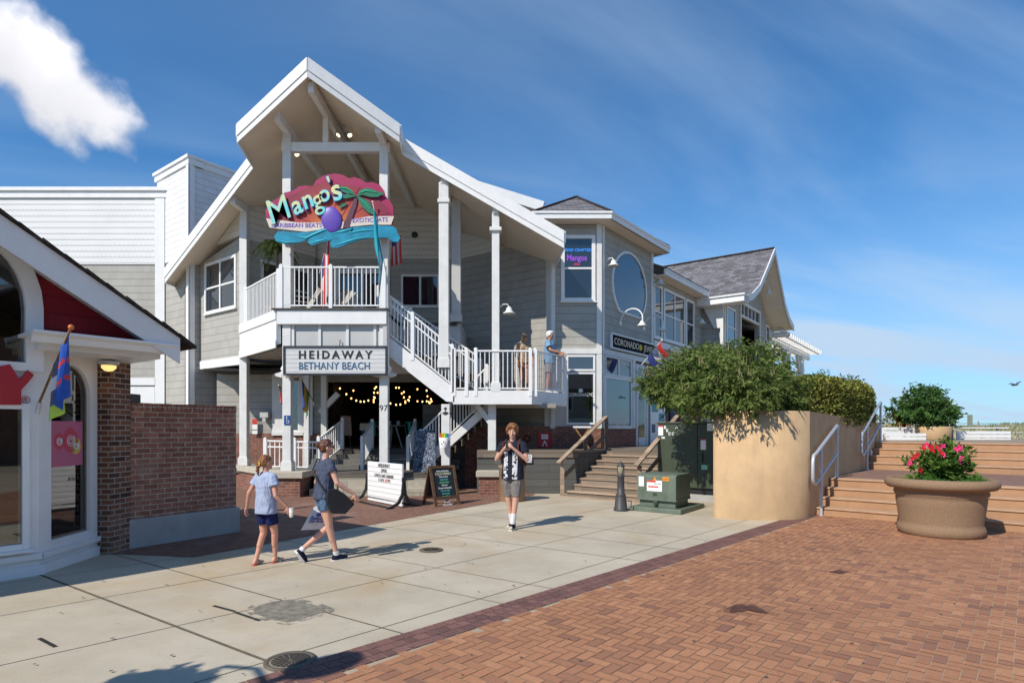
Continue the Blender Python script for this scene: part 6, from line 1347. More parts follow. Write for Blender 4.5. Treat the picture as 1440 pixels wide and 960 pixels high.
# ---- adirondack chairs on the balcony
RSN = pm('resin_taupe', (.50, .46, .40), .6)
def adiron(x, y, z, rz, lab):
    t = thing('slatted_armchair', (0, 0, 0), lab, 'chair', 'slatted armchairs on the balcony', local=True)
    for i in range(5): m = MB(); m.slab([(-.26+i*.105, .12, .36), (-.17+i*.105, .12, .36), (-.18+i*.11, .42, 1.0-.05*abs(i-2)), (-.28+i*.11, .42, 1.0-.05*abs(i-2))], (0, .02, 0)); m.build('back_slat', RSN, t)
    for i in range(5): m = MB(); m.box(-.27, .27, -.42+i*.11, -.33+i*.11, .38-.02*i, .40-.02*i); m.build('seat_slat', RSN, t)
    for s_ in (-1, 1):
        m = MB(); m.box(s_*.33-.06, s_*.33+.06, -.48, .28, .58, .60); m.build('arm', RSN, t, bevel=.005); m = MB(); m.box(s_*.33-.03, s_*.33+.03, -.44, -.36, 0, .58); m.build('leg', RSN, t); m = MB(); m.beam((s_*.28, -.45, .34), (s_*.28, .45, .06), .03, .1); m.build('leg', RSN, t)
    t.location = (x, y, z); t.rotation_euler = (0, 0, rz)
adiron((427-720)/F*17, 17, ZDK, -.9, 'taupe slatted armchair at the left of the balcony, seen from the side'); adiron((486-720)/F*17, 17.0, ZDK, .1, 'taupe slatted armchair in the middle of the balcony, facing forward')
# bench-like white chairs in front of the jewelry window
def folding(x, y, z, lab):
    t = thing('wooden_stool', (x, y, z), lab, 'stool', 'folding stools in front of the corner shop window'); 
    for s_ in (-1, 1):
        for k in (-1, 1): m = MB(); m.beam((x+k*.2, y+s_*.14, z+.02), (x-k*.2, y+s_*.14, z+.60), .03, .04); m.build('leg', planks('stool_wood', (.40, .20, .09), .2), t)
    m = MB(); m.box(x-.26, x+.26, y-.18, y+.18, z+.60, z+.66); m.build('seat', WHF, t, bevel=.02)
folding((818-720)/F*17.3, 17.3, ZF, 'wooden folding stool with white seat in front of the corner shop window')
# bucket of coloured things on the stair post
PX = (627-720)/F*15.9
pf = thing('porch_lantern_post', (PX, 15.9, .57), 'white post below the stair landing corner with a white bucket strapped to it', 'post')
m = MB(); m.box(PX-.11, PX+.11, 15.8, 16.02, .35, ZL-.34); m.build('post', WPS, pf, bevel=.01); m = MB(); m.lathe([(.13, 0), (.15, .04), (.11, .10), (.13, .15), (.12, .2)], (PX, 15.91, P(0, 583, 15.9).z), 8); m.build('capital', DKM, pf)
bk = P(624, 622, 15.65); bt_ = thing('white_bucket', tuple(bk), 'white paper bucket of rainbow coloured flyers on the stair post', 'bucket'); m = MB(); m.lathe([(.10, -.14), (.13, .13), (.12, .13), (.09, -.12), (0, -.12)], bk, 16); m.build('bucket', WV, bt_)
for k, c_ in enumerate(((.6, .15, .03), (.65, .4, .03), (.5, .55, .05), (.03, .35, .12), (.03, .15, .5))): m = MB(); m.slab([bk+V(-.10+k*.045, -.02+.01*k, .0), bk+V(-.06+k*.045, -.02+.01*k, .0), bk+V(-.055+k*.05, -.03+.01*k, .24+.02*math.sin(k)), bk+V(-.11+k*.05, -.03+.01*k, .24)], (0, .004, 0)); m.build('flyer', pm('flyer_%s' % ('orange', 'amber', 'lime', 'green', 'blue')[k], c_, .6), bt_)
for k in range(3): m = MB(); m.ell(bk+V(-.05+.05*k, -.125, -.02+.05*(k % 2)), (.018, .006, .018), 6); m.build('red_dot', STR, bt_)

# ---- boardwalk: benches, planter, far post, fence, gull
def bench(px0, px1, pyt, Y, lab, seat=True):
    a, b = (px0-720)/F*Y, (px1-720)/F*Y; t = thing('white_bench', ((a+b)/2, Y, 1.4), lab, 'bench', 'white benches on the boardwalk'); zt = HC+(HY-pyt)/F*Y
    for k in range(3): m = MB(); m.box(a, b, Y-.02, Y+.02, zt-.10-.12*k, zt-.12*k); m.build('back_slat', WV, t, bevel=.004)
    if seat:
        for k in range(3): m = MB(); m.box(a, b, Y+.05+.13*k, Y+.16+.13*k, 1.40+.38, 1.40+.41); m.build('seat_slat', WV, t)
    for x in (a+.1, (a+b)/2, b-.1): m = MB(); m.box(x-.03, x+.03, Y+.03, Y+.1, 1.39, zt-.02); m.build('leg', WV, t)
    for x in (a+.1, b-.1): m = MB(); m.box(x-.03, x+.03, Y+.38, Y+.44, 1.39, 1.78); m.build('leg', WV, t)
bench(1226, 1288, 600.5, 20.0, 'white slatted bench at the top of the steps left of the small tree'); bench(1246, 1302, 609, 19.4, 'low white bench slab in front of the slatted bench by the small tree', False); bench(1345, 1421, 606, 20.2, 'white slatted bench at the top of the steps on the far right')
pq2 = V((1312-720)/F*19.7, 19.7, 1.397); px2 = tag((lambda m: (m.lathe([(.46, 0), (.50, .04), (.52, .40), (.50, .44), (.44, .44), (.42, .38), (0, .36)], pq2, 28), m.build('tan_tub', TAN, o=tuple(pq2)))[1])(MB()), 'smooth tan tub planter on the boardwalk under the small tree', 'planter')
fpx = P(1364, 583, 34); fp_ = tag((lambda m: (m.box(fpx.x-.08, fpx.x+.08, 33.9, 34.1, 1.2, fpx.z), m.build('marker_post', pm('post_grey_green', (.22, .26, .20), .8), o=(fpx.x, 34, 1.2)))[1])(MB()), 'lone slim grey-green post standing in the dune grass', 'post')
fn = thing('dune_fence', (20, 42, 1.6), 'thin wire and picket fence on the dune crest', 'fence', None)
for k in range(26): x = 12+k*1.6; m = MB(); m.box(x-.03, x+.03, 41.97, 42.03, 1.3, 2.22+.08*math.sin(k*2.1)); m.build('picket', pm('picket_grey', (.30, .28, .24), .9), fn)
for z in (1.95, 2.12): m = MB(); m.tube([(12, 42, z), (52, 42, z)], .012, 4); m.build('wire', BLK, fn)
gu = P(1427, 541, 30); gl_ = MB()
for s_ in (-1, 1): gl_.slab([gu+V(0, 0, 0), gu+V(s_*.12, .05, .10), gu+V(s_*.34, .0, .03+.16*(s_ > 0)), gu+V(s_*.10, -.1, .04)], (0, 0, .015))
gl_.ell(gu, (.06, .22, .05), 8); tag(gl_.build('gull', GYF, o=tuple(gu)), 'small dark gull flying in the sky at the right', 'bird')
# ================================================================ people
TMP = bpy.data.scenes.new('tmp')
def organic(name, mb, mat, par, vox=.007, sm=2, disp=None):
    me = bpy.data.meshes.new('t'); me.from_pydata([tuple(p) for p in mb.v], [], mb.f); ob = bpy.data.objects.new('t', me); TMP.collection.objects.link(ob)
    r = ob.modifiers.new('r', 'REMESH'); r.mode = 'VOXEL'; r.voxel_size = vox
    if sm: s = ob.modifiers.new('s', 'SMOOTH'); s.iterations = sm; s.factor = .5
    
    with bpy.context.temp_override(scene=TMP, view_layer=TMP.view_layers[0]):
        dg = bpy.context.evaluated_depsgraph_get(); m2 = bpy.data.meshes.new_from_object(ob.evaluated_get(dg))
    bpy.data.objects.remove(ob)
    m2.name = name
    if disp:
        from mathutils import noise
        for v in m2.vertices: v.co += v.normal*(noise.noise(v.co*disp[0])*disp[1])
    m2.materials.clear(); m2.materials.append(mat)
    for p in m2.polygons: p.use_smooth = True
    o = bpy.data.objects.new(name, m2); COL.objects.link(o); o.parent = par; ORG[o.name] = Vector((0, 0, 0)); return o
def frame_dir(d, up):
    d = Vector(d).normalized(); s_ = d.cross(Vector(up)).normalized(); return d, s_, s_.cross(d).normalized()
def hand(mb, wr, d, palm, side, curl=.35, k=1.0):
    d, s_, n = frame_dir(d, palm); pn = Vector(palm).normalized(); s_ = d.cross(pn).normalized()*side
    mb.cap(wr, wr+d*.035*k, .023*k, .027*k, 8); 
    rot = Matrix((s_, d, pn)).transposed()
    mb.ell(wr+d*.062*k, (.040*k, .045*k, .016*k), 8, rot=rot)
    for i, (off, ln) in enumerate(((-.031, .066), (-.0105, .076), (.0105, .070), (.031, .056))):
        b = wr+d*.09*k+s_*off*k; d1 = (d+s_*off*5+pn*curl*.6).normalized(); j_ = b+d1*ln*.5*k; d2 = (d+s_*off*3+pn*curl*2.2).normalized(); mb.cap(b, j_, .0095*k, .0085*k, 6); mb.cap(j_, j_+d2*ln*.55*k, .0085*k, .007*k, 6)
    tb = wr+d*.03*k-s_*.030*k; t1 = tb+(d*.6-s_*.8+pn*.3).normalized()*.038*k; mb.cap(tb, t1, .013*k, .011*k, 6); mb.cap(t1, t1+(d-s_*.15+pn*.5).normalized()*.032*k, .0105*k, .008*k, 6)
def person(label, loc, face, H, J, skin, shirt, shorts, shoes, hair, opts={}, group=None):
    yaw = math.atan2(-face[0], face[1]); t = thing('person', loc, label, 'person', group, yaw, local=True); k = H/1.75; fem = opts.get('fem', 0)
    q = lambda p: Vector(p)*k
    hipz = .92; sw_ = .170 if fem else .185
    lean = V(*J.get('lean', (0, 0, 0)))
    pel = V(0, 0, .95); ch = V(0, 0, 1.28)+lean; nb = V(0, -.01, 1.46)+lean*1.2; hd = V(0, .015, 1.635)+lean*1.3+V(*J.get('head', (0, 0, 0)))
    Y_ = J.get('turn', 0); HM = Matrix.Rotation(Y_, 3, 'Z') @ Matrix.Rotation(J.get('nod', 0), 3, 'X')
    hp = lambda a, b, c: hd+HM @ V(a, b, c)
    b = MB()
    def C(p, r, a, r2): b.cap(q(p), q(r), a*k, r2*k, 10)
    def E(c, r, rot=None): b.ell(q(c), tuple(x*k for x in r), 10, rot=rot)
    E(pel, (.155, .11, .12)); E(pel.lerp(ch, .5), (.125 if fem else .14, .095, .18)); E(ch+V(0, 0, .02), (.155 if fem else .17, .11, .17))
    for s_ in (-1, 1): C(nb+V(s_*.03, 0, -.02), ch+V(s_*sw_, 0, .13), .05, .052)
    if fem and not opts.get('child'):
        for s_ in (-1, 1): E(ch+V(s_*.07, .085, .02), (.06, .05, .06))
    C(nb-V(0, 0, .03), hp(0, -.01, -.05), .055 if not fem else .046, .048)
    E(hp(0, -.008, .02), (.073, .092, .098), HM); E(hp(0, .022, -.055), (.052, .062, .055), HM); E(hp(0, .065, -.088), (.022, .018, .018), HM)
    C(hp(0, .082, .018), hp(0, .104, -.022), .009, .014); E(hp(0, .080, -.050), (.024, .012, .009), HM); E(hp(0, .076, .040), (.045, .014, .010), HM)
    for s_ in (-1, 1): E(hp(s_*.074, -.005, -.005), (.010, .020, .030), HM); E(hp(s_*.04, .06, -.02), (.022, .02, .022), HM)
    for i, s_ in enumerate((-1, 1)):
        hip = V(s_*.09, 0, hipz); kn = V(*J['knee'][i]); an = V(*J['ankle'][i]); C(hip, kn, .088, .055); C(kn, an, .053, .034); m_ = kn.lerp(an, .32); C(kn.lerp(an, .1)+V(0, -.012, 0), kn.lerp(an, .5)+V(0, -.012, 0), .045, .042)
        fd = V(*J['foot'][i]).normalized(); hl = an-V(0, 0, 1)*0+fd*-.03+V(0, 0, -.045); C(an, hl, .034, .036); C(hl, hl+fd*.16, .034, .026)
        sh = ch+V(s_*sw_, 0, .13); el = V(*J['elbow'][i]); wr = V(*J['wrist'][i]); C(sh, el, .048, .036); C(el, wr, .037, .024); C(el.lerp(wr, .15), el.lerp(wr, .4), .037, .032)
        hdr, pn, cu = J['hand'][i]; hand(b, q(wr), V(*hdr), V(*pn), s_, cu, k)
    VX = opts.get('vox', 1); body = organic('body', b, skin, t, .0062*VX, 1)
    # eyes, brows, mouth
    DK_ = pm('eye_dark', (.03, .02, .015), .3); EW = pm('eye_white', (.7, .68, .65), .3); HR = hair['mat']
    if not opts.get('back'):
        for s_ in (-1, 1):
            m = MB(); m.ell(q(hp(s_*.031, .079, .014)), (.013*k, .006*k, .008*k), 6); e = m.build('eye', EW, t); m = MB(); m.ell(q(hp(s_*.031, .084, .014)), (.006*k, .003*k, .006*k), 6); m.build('iris', DK_, e)
            m = MB(); m.tube([q(hp(s_*.015, .089, .038)), q(hp(s_*.035, .086, .043)), q(hp(s_*.052, .076, .037))], .004*k, 5); m.build('eyebrow', HR, t)
        m = MB(); m.ell(q(hp(0, .091, -.052)), (.022*k, .006*k, .007*k), 6); m.build('lips', pm('lips', (.45, .16, .13), .5), t)
    # shirt
    m = MB(); g = opts.get('shirt_fit', .018)
    def SE(c, r): m.ell(q(c), tuple((x+g)*k for x in r), 12)
    SE(ch+V(0, 0, .03), (.158 if fem else .17, .11, .155)); SE(pel.lerp(ch, .5), (.135 if fem else .148, .105, .19))
    hz = opts.get('hem', .86)
    prof_c = pel.lerp(ch, .4)
    nn = 20; rings = []
    for (z, rx, ry) in ((hz, .172, .13), (hz+.03, .172, .13), (1.0, .165, .125), (1.15, .15, .115), (1.28, .16, .115)):
        off = lean*max(0, (z-.95)/.33)*1.0; rings.append([q(V(rx*1.02*math.cos(a)+g*math.cos(a), ry*math.sin(a)+g*math.sin(a), z)+off) for a in [2*math.pi*i/nn for i in range(nn)]])
    vs = [p for r_ in rings for p in r_]; fs = [(j_*nn+i, j_*nn+(i+1) % nn, (j_+1)*nn+(i+1) % nn, (j_+1)*nn+i) for j_ in range(4) for i in range(nn)]
    m.add(vs, fs+[tuple(range(nn-1, -1, -1)), tuple(range(4*nn, 5*nn))])
    if fem and not opts.get('child'):
        for s_ in (-1, 1): m.ell(q(ch+V(s_*.07, .09, .02)), (.07*k, .055*k, .07*k), 8)
    sl3 = opts.get('sleeve', .55)
    for i, s_ in enumerate((-1, 1)):
        m.cap(q(nb+V(s_*.06, 0, -.025)), q(ch+V(s_*(sw_+.0), 0, .13)), (.042+g)*k, (.048+g)*k)
        if sl3: sh = ch+V(s_*sw_, 0, .13); el = V(*J['elbow'][i]); m.tube([q(sh), q(sh.lerp(el, sl3*.5)), q(sh.lerp(el, sl3))], [(.05+g)*k, (.053+g)*k, (.055+g*1.3)*k], 12)
    organic('shirt', m, shirt, t, .009*VX, 2, (14, .006))
    # shorts
    m = MB(); m.ell(q(pel-V(0, 0, .01)), (.175*k, .128*k, .12*k), 12); L3 = opts.get('short', .6)
    for i, s_ in enumerate((-1, 1)):
        hip = V(s_*.085, 0, hipz-.0); kn = V(*J['knee'][i]); e = hip.lerp(kn, L3); f_ = opts.get('flare', .104); m.tube([q(hip+V(0, 0, .05)), q(hip.lerp(e, .4)), q(e)], [.103*k, f_*k, (f_-.004-(.02 if L3 > .85 else 0))*k], 14)
    organic('shorts', m, shorts, t, .009*VX, 2, (11, .008))
    # shoes (and socks)
    for i in (0, 1):
        an = V(*J['ankle'][i]); fd = V(*J['foot'][i]).normalized(); hl = an+fd*-.03+V(0, 0, -.045); kn = V(*J['knee'][i]); m = MB()
        up = (kn-an).normalized(); sd = fd.cross(V(0, 0, 1)).normalized(); nz = sd.cross(fd)
        if shoes[0] == 'sandal':
            m.slab([q(hl+fd*x+sd*y-nz*.034) for x, y in ((-.045, -.03), (.05, -.042), (.15, -.045), (.20, -.02), (.20, .02), (.15, .045), (.05, .042), (-.045, .03))], -nz*.022*k); s2 = m.build('sandal', shoes[1], t, bevel=.003)
            m = MB(); m.tube([q(hl+fd*.10+sd*-.045-nz*.03), q(hl+fd*.09+nz*.034), q(hl+fd*.10+sd*.045-nz*.03)], .014*k, 6); m.build('strap', shoes[2], s2)
        else:
            if shoes[0] == 'hightop': m.cap(q(an+up*.05), q(hl), .044*k, .044*k)
            m.cap(q(hl), q(hl+fd*.10), .045*k, .042*k); m.cap(q(hl+fd*.10-nz*.004), q(hl+fd*.17-nz*.008), .041*k, .031*k); m.ell(q(an-V(0, 0, .02)), (.046*k, .046*k, .04*k), 8); s2 = organic('shoe', m, shoes[1], t, .008*VX, 1)
            m = MB(); m.slab([q(hl+fd*x+sd*y-nz*.030) for x, y in ((-.052, -.025), (-.02, -.046), (.06, -.048), (.15, -.047), (.205, -.022), (.205, .022), (.15, .047), (.06, .048), (-.02, .046), (-.052, .025))], -nz*.026*k); so3 = m.build('sole', shoes[2], t, bevel=.004)
            if shoes[0] == 'hightop': m = MB(); m.ell(q(hl+fd*.175-nz*.006), (.030*k, .030*k, .024*k), 8); m.build('toe_cap', shoes[2], t)
        if opts.get('sock'): m = MB(); m.tube([q(an+V(0, 0, -.01)), q(an+up*opts['sock'])], [.043*k, .046*k], 12); m.build('sock', WHF, t)
    # hair
    m = MB(); HE = lambda a, r: m.ell(q(hp(*a)), tuple(x*k for x in r), 10, rot=HM)
    st_ = hair['style']
    HE((0, -.022, .040), (.083, .098, .092))
    if st_ == 'curly':
        rh_ = random.Random(5)
        for i in range(70):
            a = rh_.uniform(0, 6.28); e_ = rh_.uniform(-.25, 1.3); p_ = (.088*math.cos(a)*math.cos(e_), -.022+.105*math.sin(a)*math.cos(e_), .035+.105*math.sin(e_))
            if p_[1] > .05 and p_[2] < .055: continue
            HE(p_, (.026, .026, .024))
        for s_ in (-1, 1): HE((s_*.078, -.01, -.005), (.02, .035, .05)); HE((s_*.03, .07, .085), (.04, .03, .028))
    if st_ in ('pony', 'bun'): HE((0, -.04, .0), (.078, .078, .075))
    if st_ == 'pony': HE((0, -.125, .0), (.035, .035, .035)); m.cap(q(hp(0, -.125, .0)), q(hp(0, -.145, -.12)), .034*k, .030*k); m.cap(q(hp(0, -.145, -.11)), q(hp(0, -.13, -.20)), .030*k, .010*k)
    if st_ == 'bun': HE((0, -.115, .035), (.045, .045, .045)); HE((0.015, -.125, .05), (.035, .04, .035))
    if st_ == 'short': HE((0, -.055, -.01), (.075, .065, .07)); [HE((s_*.07, .0, .01), (.018, .04, .045)) for s_ in (-1, 1)]; HE((0, .05, .088), (.06, .045, .03))
    if st_ == 'bob': [HE((s_*.068, -.01, -.03), (.026, .055, .075)) for s_ in (-1, 1)]; HE((0, -.06, -.03), (.075, .05, .08)); HE((0.01, .055, .085), (.06, .04, .03))
    organic('hair', m, HR, t, .007*VX, 1, (45, .010))
    if st_ == 'pony': m = MB(); m.tube([q(hp(.034*math.cos(a), -.125+.0, .034*math.sin(a)-.02)) for a in [i*.6 for i in range(12)]], .013*k, 6); m.build('scrunchie', pm('yellow_cloth', (.75, .50, .02), .7), t)
    if opts.get('shades'):
        m = MB()
        for s_ in (-1, 1): m.ell(q(hp(s_*.033, .090, .014)), (.027*k, .007*k, .018*k), 8); m.tube([q(hp(s_*.058, .082, .018)), q(hp(s_*.080, .0, .012))], .003*k, 5)
        m.build('sunglasses', BLK, t)
    return t, k, q, hp, yaw
def world(t, p): return Matrix.Translation(t.location) @ Matrix.Rotation(t.rotation_euler[2], 4, 'Z') @ Vector(p)
def fab(name, c, var=.15): 
    if name in MATS: return MATS[name]
    t = NT(name); k = t.noise(7, 3, .55, dist=1.2, st=(1, 1, .55)); c_ = t.mix(t.mr(t.noise(20, 4), .3, .7), sc3(c, 1-var), sc3(c, 1+var*.5))
    t.bump(t.m('ADD', k, t.m('MULTIPLY', t.noise(220, 2), .02)), .9, .05); MATS[name] = t.fin(c_, .88, .15); return MATS[name]
SK1 = pm('skin_fair', (.60, .33, .24), .5, .06, 12); SK2 = pm('skin_tan', (.50, .22, .12), .5, .08, 12); SK3 = pm('skin_pink', (.58, .29, .20), .5, .06, 12)
def hairm(name, c1, c2):
    t = NT(name); n = t.noise(26, 4, .6, st=(1, 1, .25)); t.bump(t.noise(90, 3, .6, st=(1, 1, .2)), .8, .006); MATS[name] = t.fin(t.mix(t.mr(n, .35, .65), c1, c2), .45, .4); return MATS[name]
# girl
FT = G(374, 793)
def wk_(fL, fR, kL, kR): return dict(knee=(kL, kR), ankle=(fL, fR))
J = dict(knee=((-.085, .02, .50), (.075, .11, .50)), ankle=((-.075, -.13, .085), (.045, .14, .085)), foot=((-.1, 1, -.05), (.1, 1, .0)),
         elbow=((-.30, -.09, 1.14), (.27, -.03, 1.12)), wrist=((-.40, -.06, .90), (.36, .12, .93)), hand=(((-.3, .1, -1), (.9, .3, 0), .5), ((.25, .35, -1), (-.8, .5, 0), .7)), turn=-.35)
girl, gk, gq, ghp, _ = person('girl with a yellow hair tie, pale blue shirt and navy shorts, walking away', (FT.x, FT.y, .004), (.50, .86), 1.42, J, SK3, fab('heather_blue', (.36, .42, .58), .12), fab('navy_shorts', (.012, .02, .085)), ('sandal', pm('coral_sole', (.65, .10, .12), .6), pm('teal_strap', (.02, .35, .33), .5)), dict(mat=hairm('auburn_hair', (.15, .055, .02), (.32, .135, .045)), style='pony'), dict(fem=1, child=1, back=1, hem=.82, short=.66, flare=.098, sleeve=.5, shirt_fit=.022))
cw = world(girl, gq(V(.40, .17, .84))); cup_ = thing('plastic_cup', tuple(cw), 'clear plastic cup held in the right hand of the girl', 'cup'); m = MB(); m.lathe([(.025, -.06), (.035, .05), (.03, .05), (.022, -.05), (0, -.05)], cw, 14); m.build('cup', pm('cup_plastic', (.62, .60, .55), .2), cup_); m = MB(); m.lathe([(.037, .05), (.037, .056), (0, .058)], cw, 14); m.build('lid', WHF, cup_)
# woman
FW = G(455, 788)
J = dict(knee=((-.09, .12, .47), (.09, .05, .50)), ankle=((-.08, -.30, .17), (.09, .16, .085)), foot=((0, .55, -.80), (0, 1, .0)),
         elbow=((-.24, -.02, 1.12), (.27, .10, 1.14)), wrist=((-.24, .08, .89), (.30, .34, .97)), hand=(((0, .1, -1), (.9, 0, .1), 1.0), ((.1, .5, -1), (-.9, .2, 0), .6)), turn=-.25, lean=(0, .03, 0))
wom, wk2, wq, whp, _ = person('woman with a hair bun, slate blue shirt and denim shorts, walking past', (FW.x, FW.y, .004), (.80, .60), 1.62, J, SK1, fab('slate_shirt', (.07, .085, .135)), fab('denim', (.10, .17, .28), .35), ('shoe', fab('navy_shoe', (.012, .016, .035)), WHF), dict(mat=hairm('brown_hair', (.06, .022, .012), (.16, .065, .035)), style='bun'), dict(fem=1, hem=.90, short=.42, flare=.100, sleeve=.42, shades=1, sock=.045, shirt_fit=.012, back=1))
# her crossbody purse
pc = wq(V(.235, .10, .93)); ws2 = lambda p: world(wom, p)
pu = thing('crossbody_purse', tuple(ws2(pc)), 'black crossbody purse hanging at the hip of the walking woman', 'bag'); BLF = pm('black_leather', (.018, .018, .022), .55, .2, 9, .3)
m = MB(); pts = [(-.13, .10), (-.02, .12), (.10, .04), (.23, -.10), (.10, -.22), (-.08, -.20), (-.14, -.05)]; m.slab([ws2(pc+V(0, y, z)) for y, z in pts], ws2(pc+V(.07, 0, 0))-ws2(pc)); m.build('bag_body', BLF, pu, bevel=.02)
m = MB(); st3 = [V(.21, -.05, 1.02), V(.10, -.135, 1.18), V(-.03, -.145, 1.33), V(-.12, -.05, 1.47), V(-.12, .06, 1.44), V(0, .17, 1.3), V(.13, .16, 1.15), V(.24, .12, 1.02)]; m.tube([ws2(wq(p)) for p in st3], .012, 6); m.build('strap', BLF, pu)
# shopping bag
hb_ = ws2(wq(V(-.24, .10, .80))); sb4 = thing('shopping_bag', tuple(hb_), 'white plastic shopping bag with blue print in the left hand of the woman', 'bag')
PLS = NT('bag_plastic'); PLM = PLS.fin((.62, .62, .68), .35, .4)
dr_, dn_ = V(.30, .10, 0).normalized(), V(-.42, -.05, -.9).normalized(); px2_ = dr_.cross(dn_).normalized(); vs = []; fs = []
def bagpt(u, v, side): w_ = .125+.02*v; bul = .035*math.sin(math.pi*min(1, v*1.1))*math.cos(u*math.pi/2)+.006*math.sin(u*9+v*12); return hb_+dr_*(u*w_)+dn_*(.03+v*.37)+px2_*(side*bul)
n1_, n2_ = 10, 14
for side in (-1, 1):
    o_ = len(vs)
    for j_ in range(n2_+1):
        for i in range(n1_+1): vs.append(bagpt(-1+2*i/n1_, j_/n2_, side))
    for j_ in range(n2_):
        for i in range(n1_): a = o_+j_*(n1_+1)+i; fs.append((a, a+1, a+n1_+2, a+n1_+1) if side > 0 else (a, a+n1_+1, a+n1_+2, a+1))
m = MB(); m.add(vs, fs, 0, 0, True); m.build('sack', PLM, sb4)
m = MB(); m.tube([hb_+dr_*-.07+dn_*.04, hb_+V(0, 0, .03), hb_+dr_*.07+dn_*.04], .008, 6); m.build('handle', PLM, sb4)
BP = pm('blue_print', (.04, .08, .32), .5)
off_ = -px2_ if px2_.y > 0 else px2_
for s_, v, sz in (('Beach', .50, .085), ('Gift Shop', .64, .05), ('. . . .', .74, .04)): text(s_, sz, BP, lambda x, y, d, v=v: hb_+dr_*x+dn_*(.03+v*.37-y)+off_*(.045+d*.5), sb4, 'lettering', .001, .002)
m = MB(); c_ = hb_+dn_*.16+off_*.045
m.slab([c_+dr_*(.045*math.cos(a))-dn_*(.03*math.sin(a)) for a in [i*math.pi/8 for i in range(16)]], off_*.002); m.build('round_print', BP, sb4)
# boy
FB = G(721, 743)
SHB = NT('boy_shirt'); n_ = SHB.noise(24, 2, .4); sp = SHB.N.new('ShaderNodeTexCoord'); sx_ = SHB.N.new('ShaderNodeSeparateXYZ'); SHB.L.new(sp.outputs['Object'], sx_.inputs[0])
band = SHB.m('MULTIPLY', SHB.m('LESS_THAN', SHB.m('ABSOLUTE', SHB.m('SUBTRACT', SHB.m('ABSOLUTE', sx_.outputs[0]), .085)), .042), SHB.m('LESS_THAN', sx_.outputs[2], 1.36))
band = SHB.m('MULTIPLY', band, SHB.m('GREATER_THAN', sx_.outputs[1], .02))
SHM = SHB.fin(SHB.mix(SHB.m('MULTIPLY', band, SHB.mr(n_, .42, .46)), (.018, .022, .035), (.62, .62, .66)), .85, .15)
J = dict(knee=((-.07, .05, .50), (.085, -.02, .50)), ankle=((-.035, .10, .10), (.04, -.10, .085)), foot=((-.15, 1, -.0), (.15, 1, -.0)),
         elbow=((-.27, .06, 1.17), (.27, .06, 1.17)), wrist=((-.07, .22, 1.38), (.07, .22, 1.36)), hand=(((.65, .1, .55), (.2, -1, 0), 1.2), ((-.65, .1, .5), (-.2, -1, 0), 1.2)), turn=.25, nod=-.05)
boy, bk_, bq_, bhp, _ = person('curly-haired boy in a dark patterned shirt and grey shorts, facing the plaza', (FB.x, FB.y, .004), (-.34, -.94), 1.83, J, SK1, SHM, fab('grey_shorts', (.20, .185, .175)), ('hightop', fab('black_canvas', (.015, .015, .017)), pm('cream_rubber', (.65, .62, .50), .6)), dict(mat=hairm('ginger_hair', (.13, .05, .016), (.33, .14, .045)), style='curly'), dict(hem=.84, short=.90, flare=.098, sleeve=.50, sock=.17, shirt_fit=.022))
bw_ = lambda p: world(boy, bq_(p)); bg_ = thing('backpack', tuple(bw_(V(0, -.2, 1.25))), 'dark backpack with shoulder straps worn by the boy', 'bag')
m = MB(); m.slab([bw_(V(x, -.14, z)) for x, z in ((-.15, 1.05), (.15, 1.05), (.16, 1.38), (.10, 1.48), (-.10, 1.48), (-.16, 1.38))], bw_(V(0, -.28, 0))-bw_(V(0, -.14, 0))); m.build('pack', fab('pack_cloth', (.05, .025, .02)), bg_, bevel=.03)
for s_ in (-1, 1): m = MB(); m.tube([bw_(V(s_*.11, -.15, 1.46)), bw_(V(s_*.125, -.02, 1.505)), bw_(V(s_*.135, .10, 1.42)), bw_(V(s_*.15, .14, 1.28)), bw_(V(s_*.18, .05, 1.12)), bw_(V(s_*.15, -.14, 1.06))], .018, 6); m.build('strap', fab('pack_strap', (.10, .03, .025)), bg_)
phn = bw_(V(0, .25, 1.42)); ph = thing('small_phone', tuple(phn), 'small dark phone held by the boy at his chest', 'phone'); m = MB(); m.slab([phn+V(-.035, 0, -.06), phn+V(.035, 0, -.06), phn+V(.035, .01, .06), phn+V(-.035, .01, .06)], (0, .01, 0)); m.build('case', BLK, ph, bevel=.003)
# couple on the landing
TOPF = fab('tan_floral_top', (.42, .30, .20), .5)
J = dict(knee=((-.09, .01, .50), (.09, .02, .50)), ankle=((-.09, -.01, .085), (.10, .03, .085)), foot=((-.2, 1, 0), (.2, 1, 0)), elbow=((-.26, -.02, 1.14), (.25, .02, 1.14)), wrist=((-.27, .06, .90), (.24, .16, .92)), hand=(((0, .2, -1), (.9, 0, 0), .5), ((0, .3, -1), (-.9, 0, 0), .5)), turn=.15)
person('blonde woman in sunglasses and a tan floral top standing on the stair landing', ((737-720)/F*16.7, 16.7, ZL), (.25, -.97), 1.66, J, SK2, TOPF, fab('coral_shorts', (.62, .28, .18)), ('sandal', pm('tan_sandal', (.3, .18, .1), .6), pm('brown_strap', (.15, .08, .05), .6)), dict(mat=hairm('blonde_hair', (.42, .27, .12), (.68, .50, .28)), style='bob'), dict(fem=1, hem=.88, short=.40, sleeve=.0, shades=1, shirt_fit=.014, vox=1.3))
J = dict(knee=((-.09, .01, .50), (.09, .0, .50)), ankle=((-.10, .05, .085), (.10, -.04, .085)), foot=((-.15, 1, 0), (.15, 1, 0)), elbow=((-.26, .08, 1.17), (.25, .10, 1.19)), wrist=((-.16, .32, 1.10), (.14, .36, 1.12)), hand=(((.3, .8, -.1), (0, 0, -1), .8), ((-.2, .9, -.1), (0, 0, -1), .8)), turn=.0, nod=-.1)
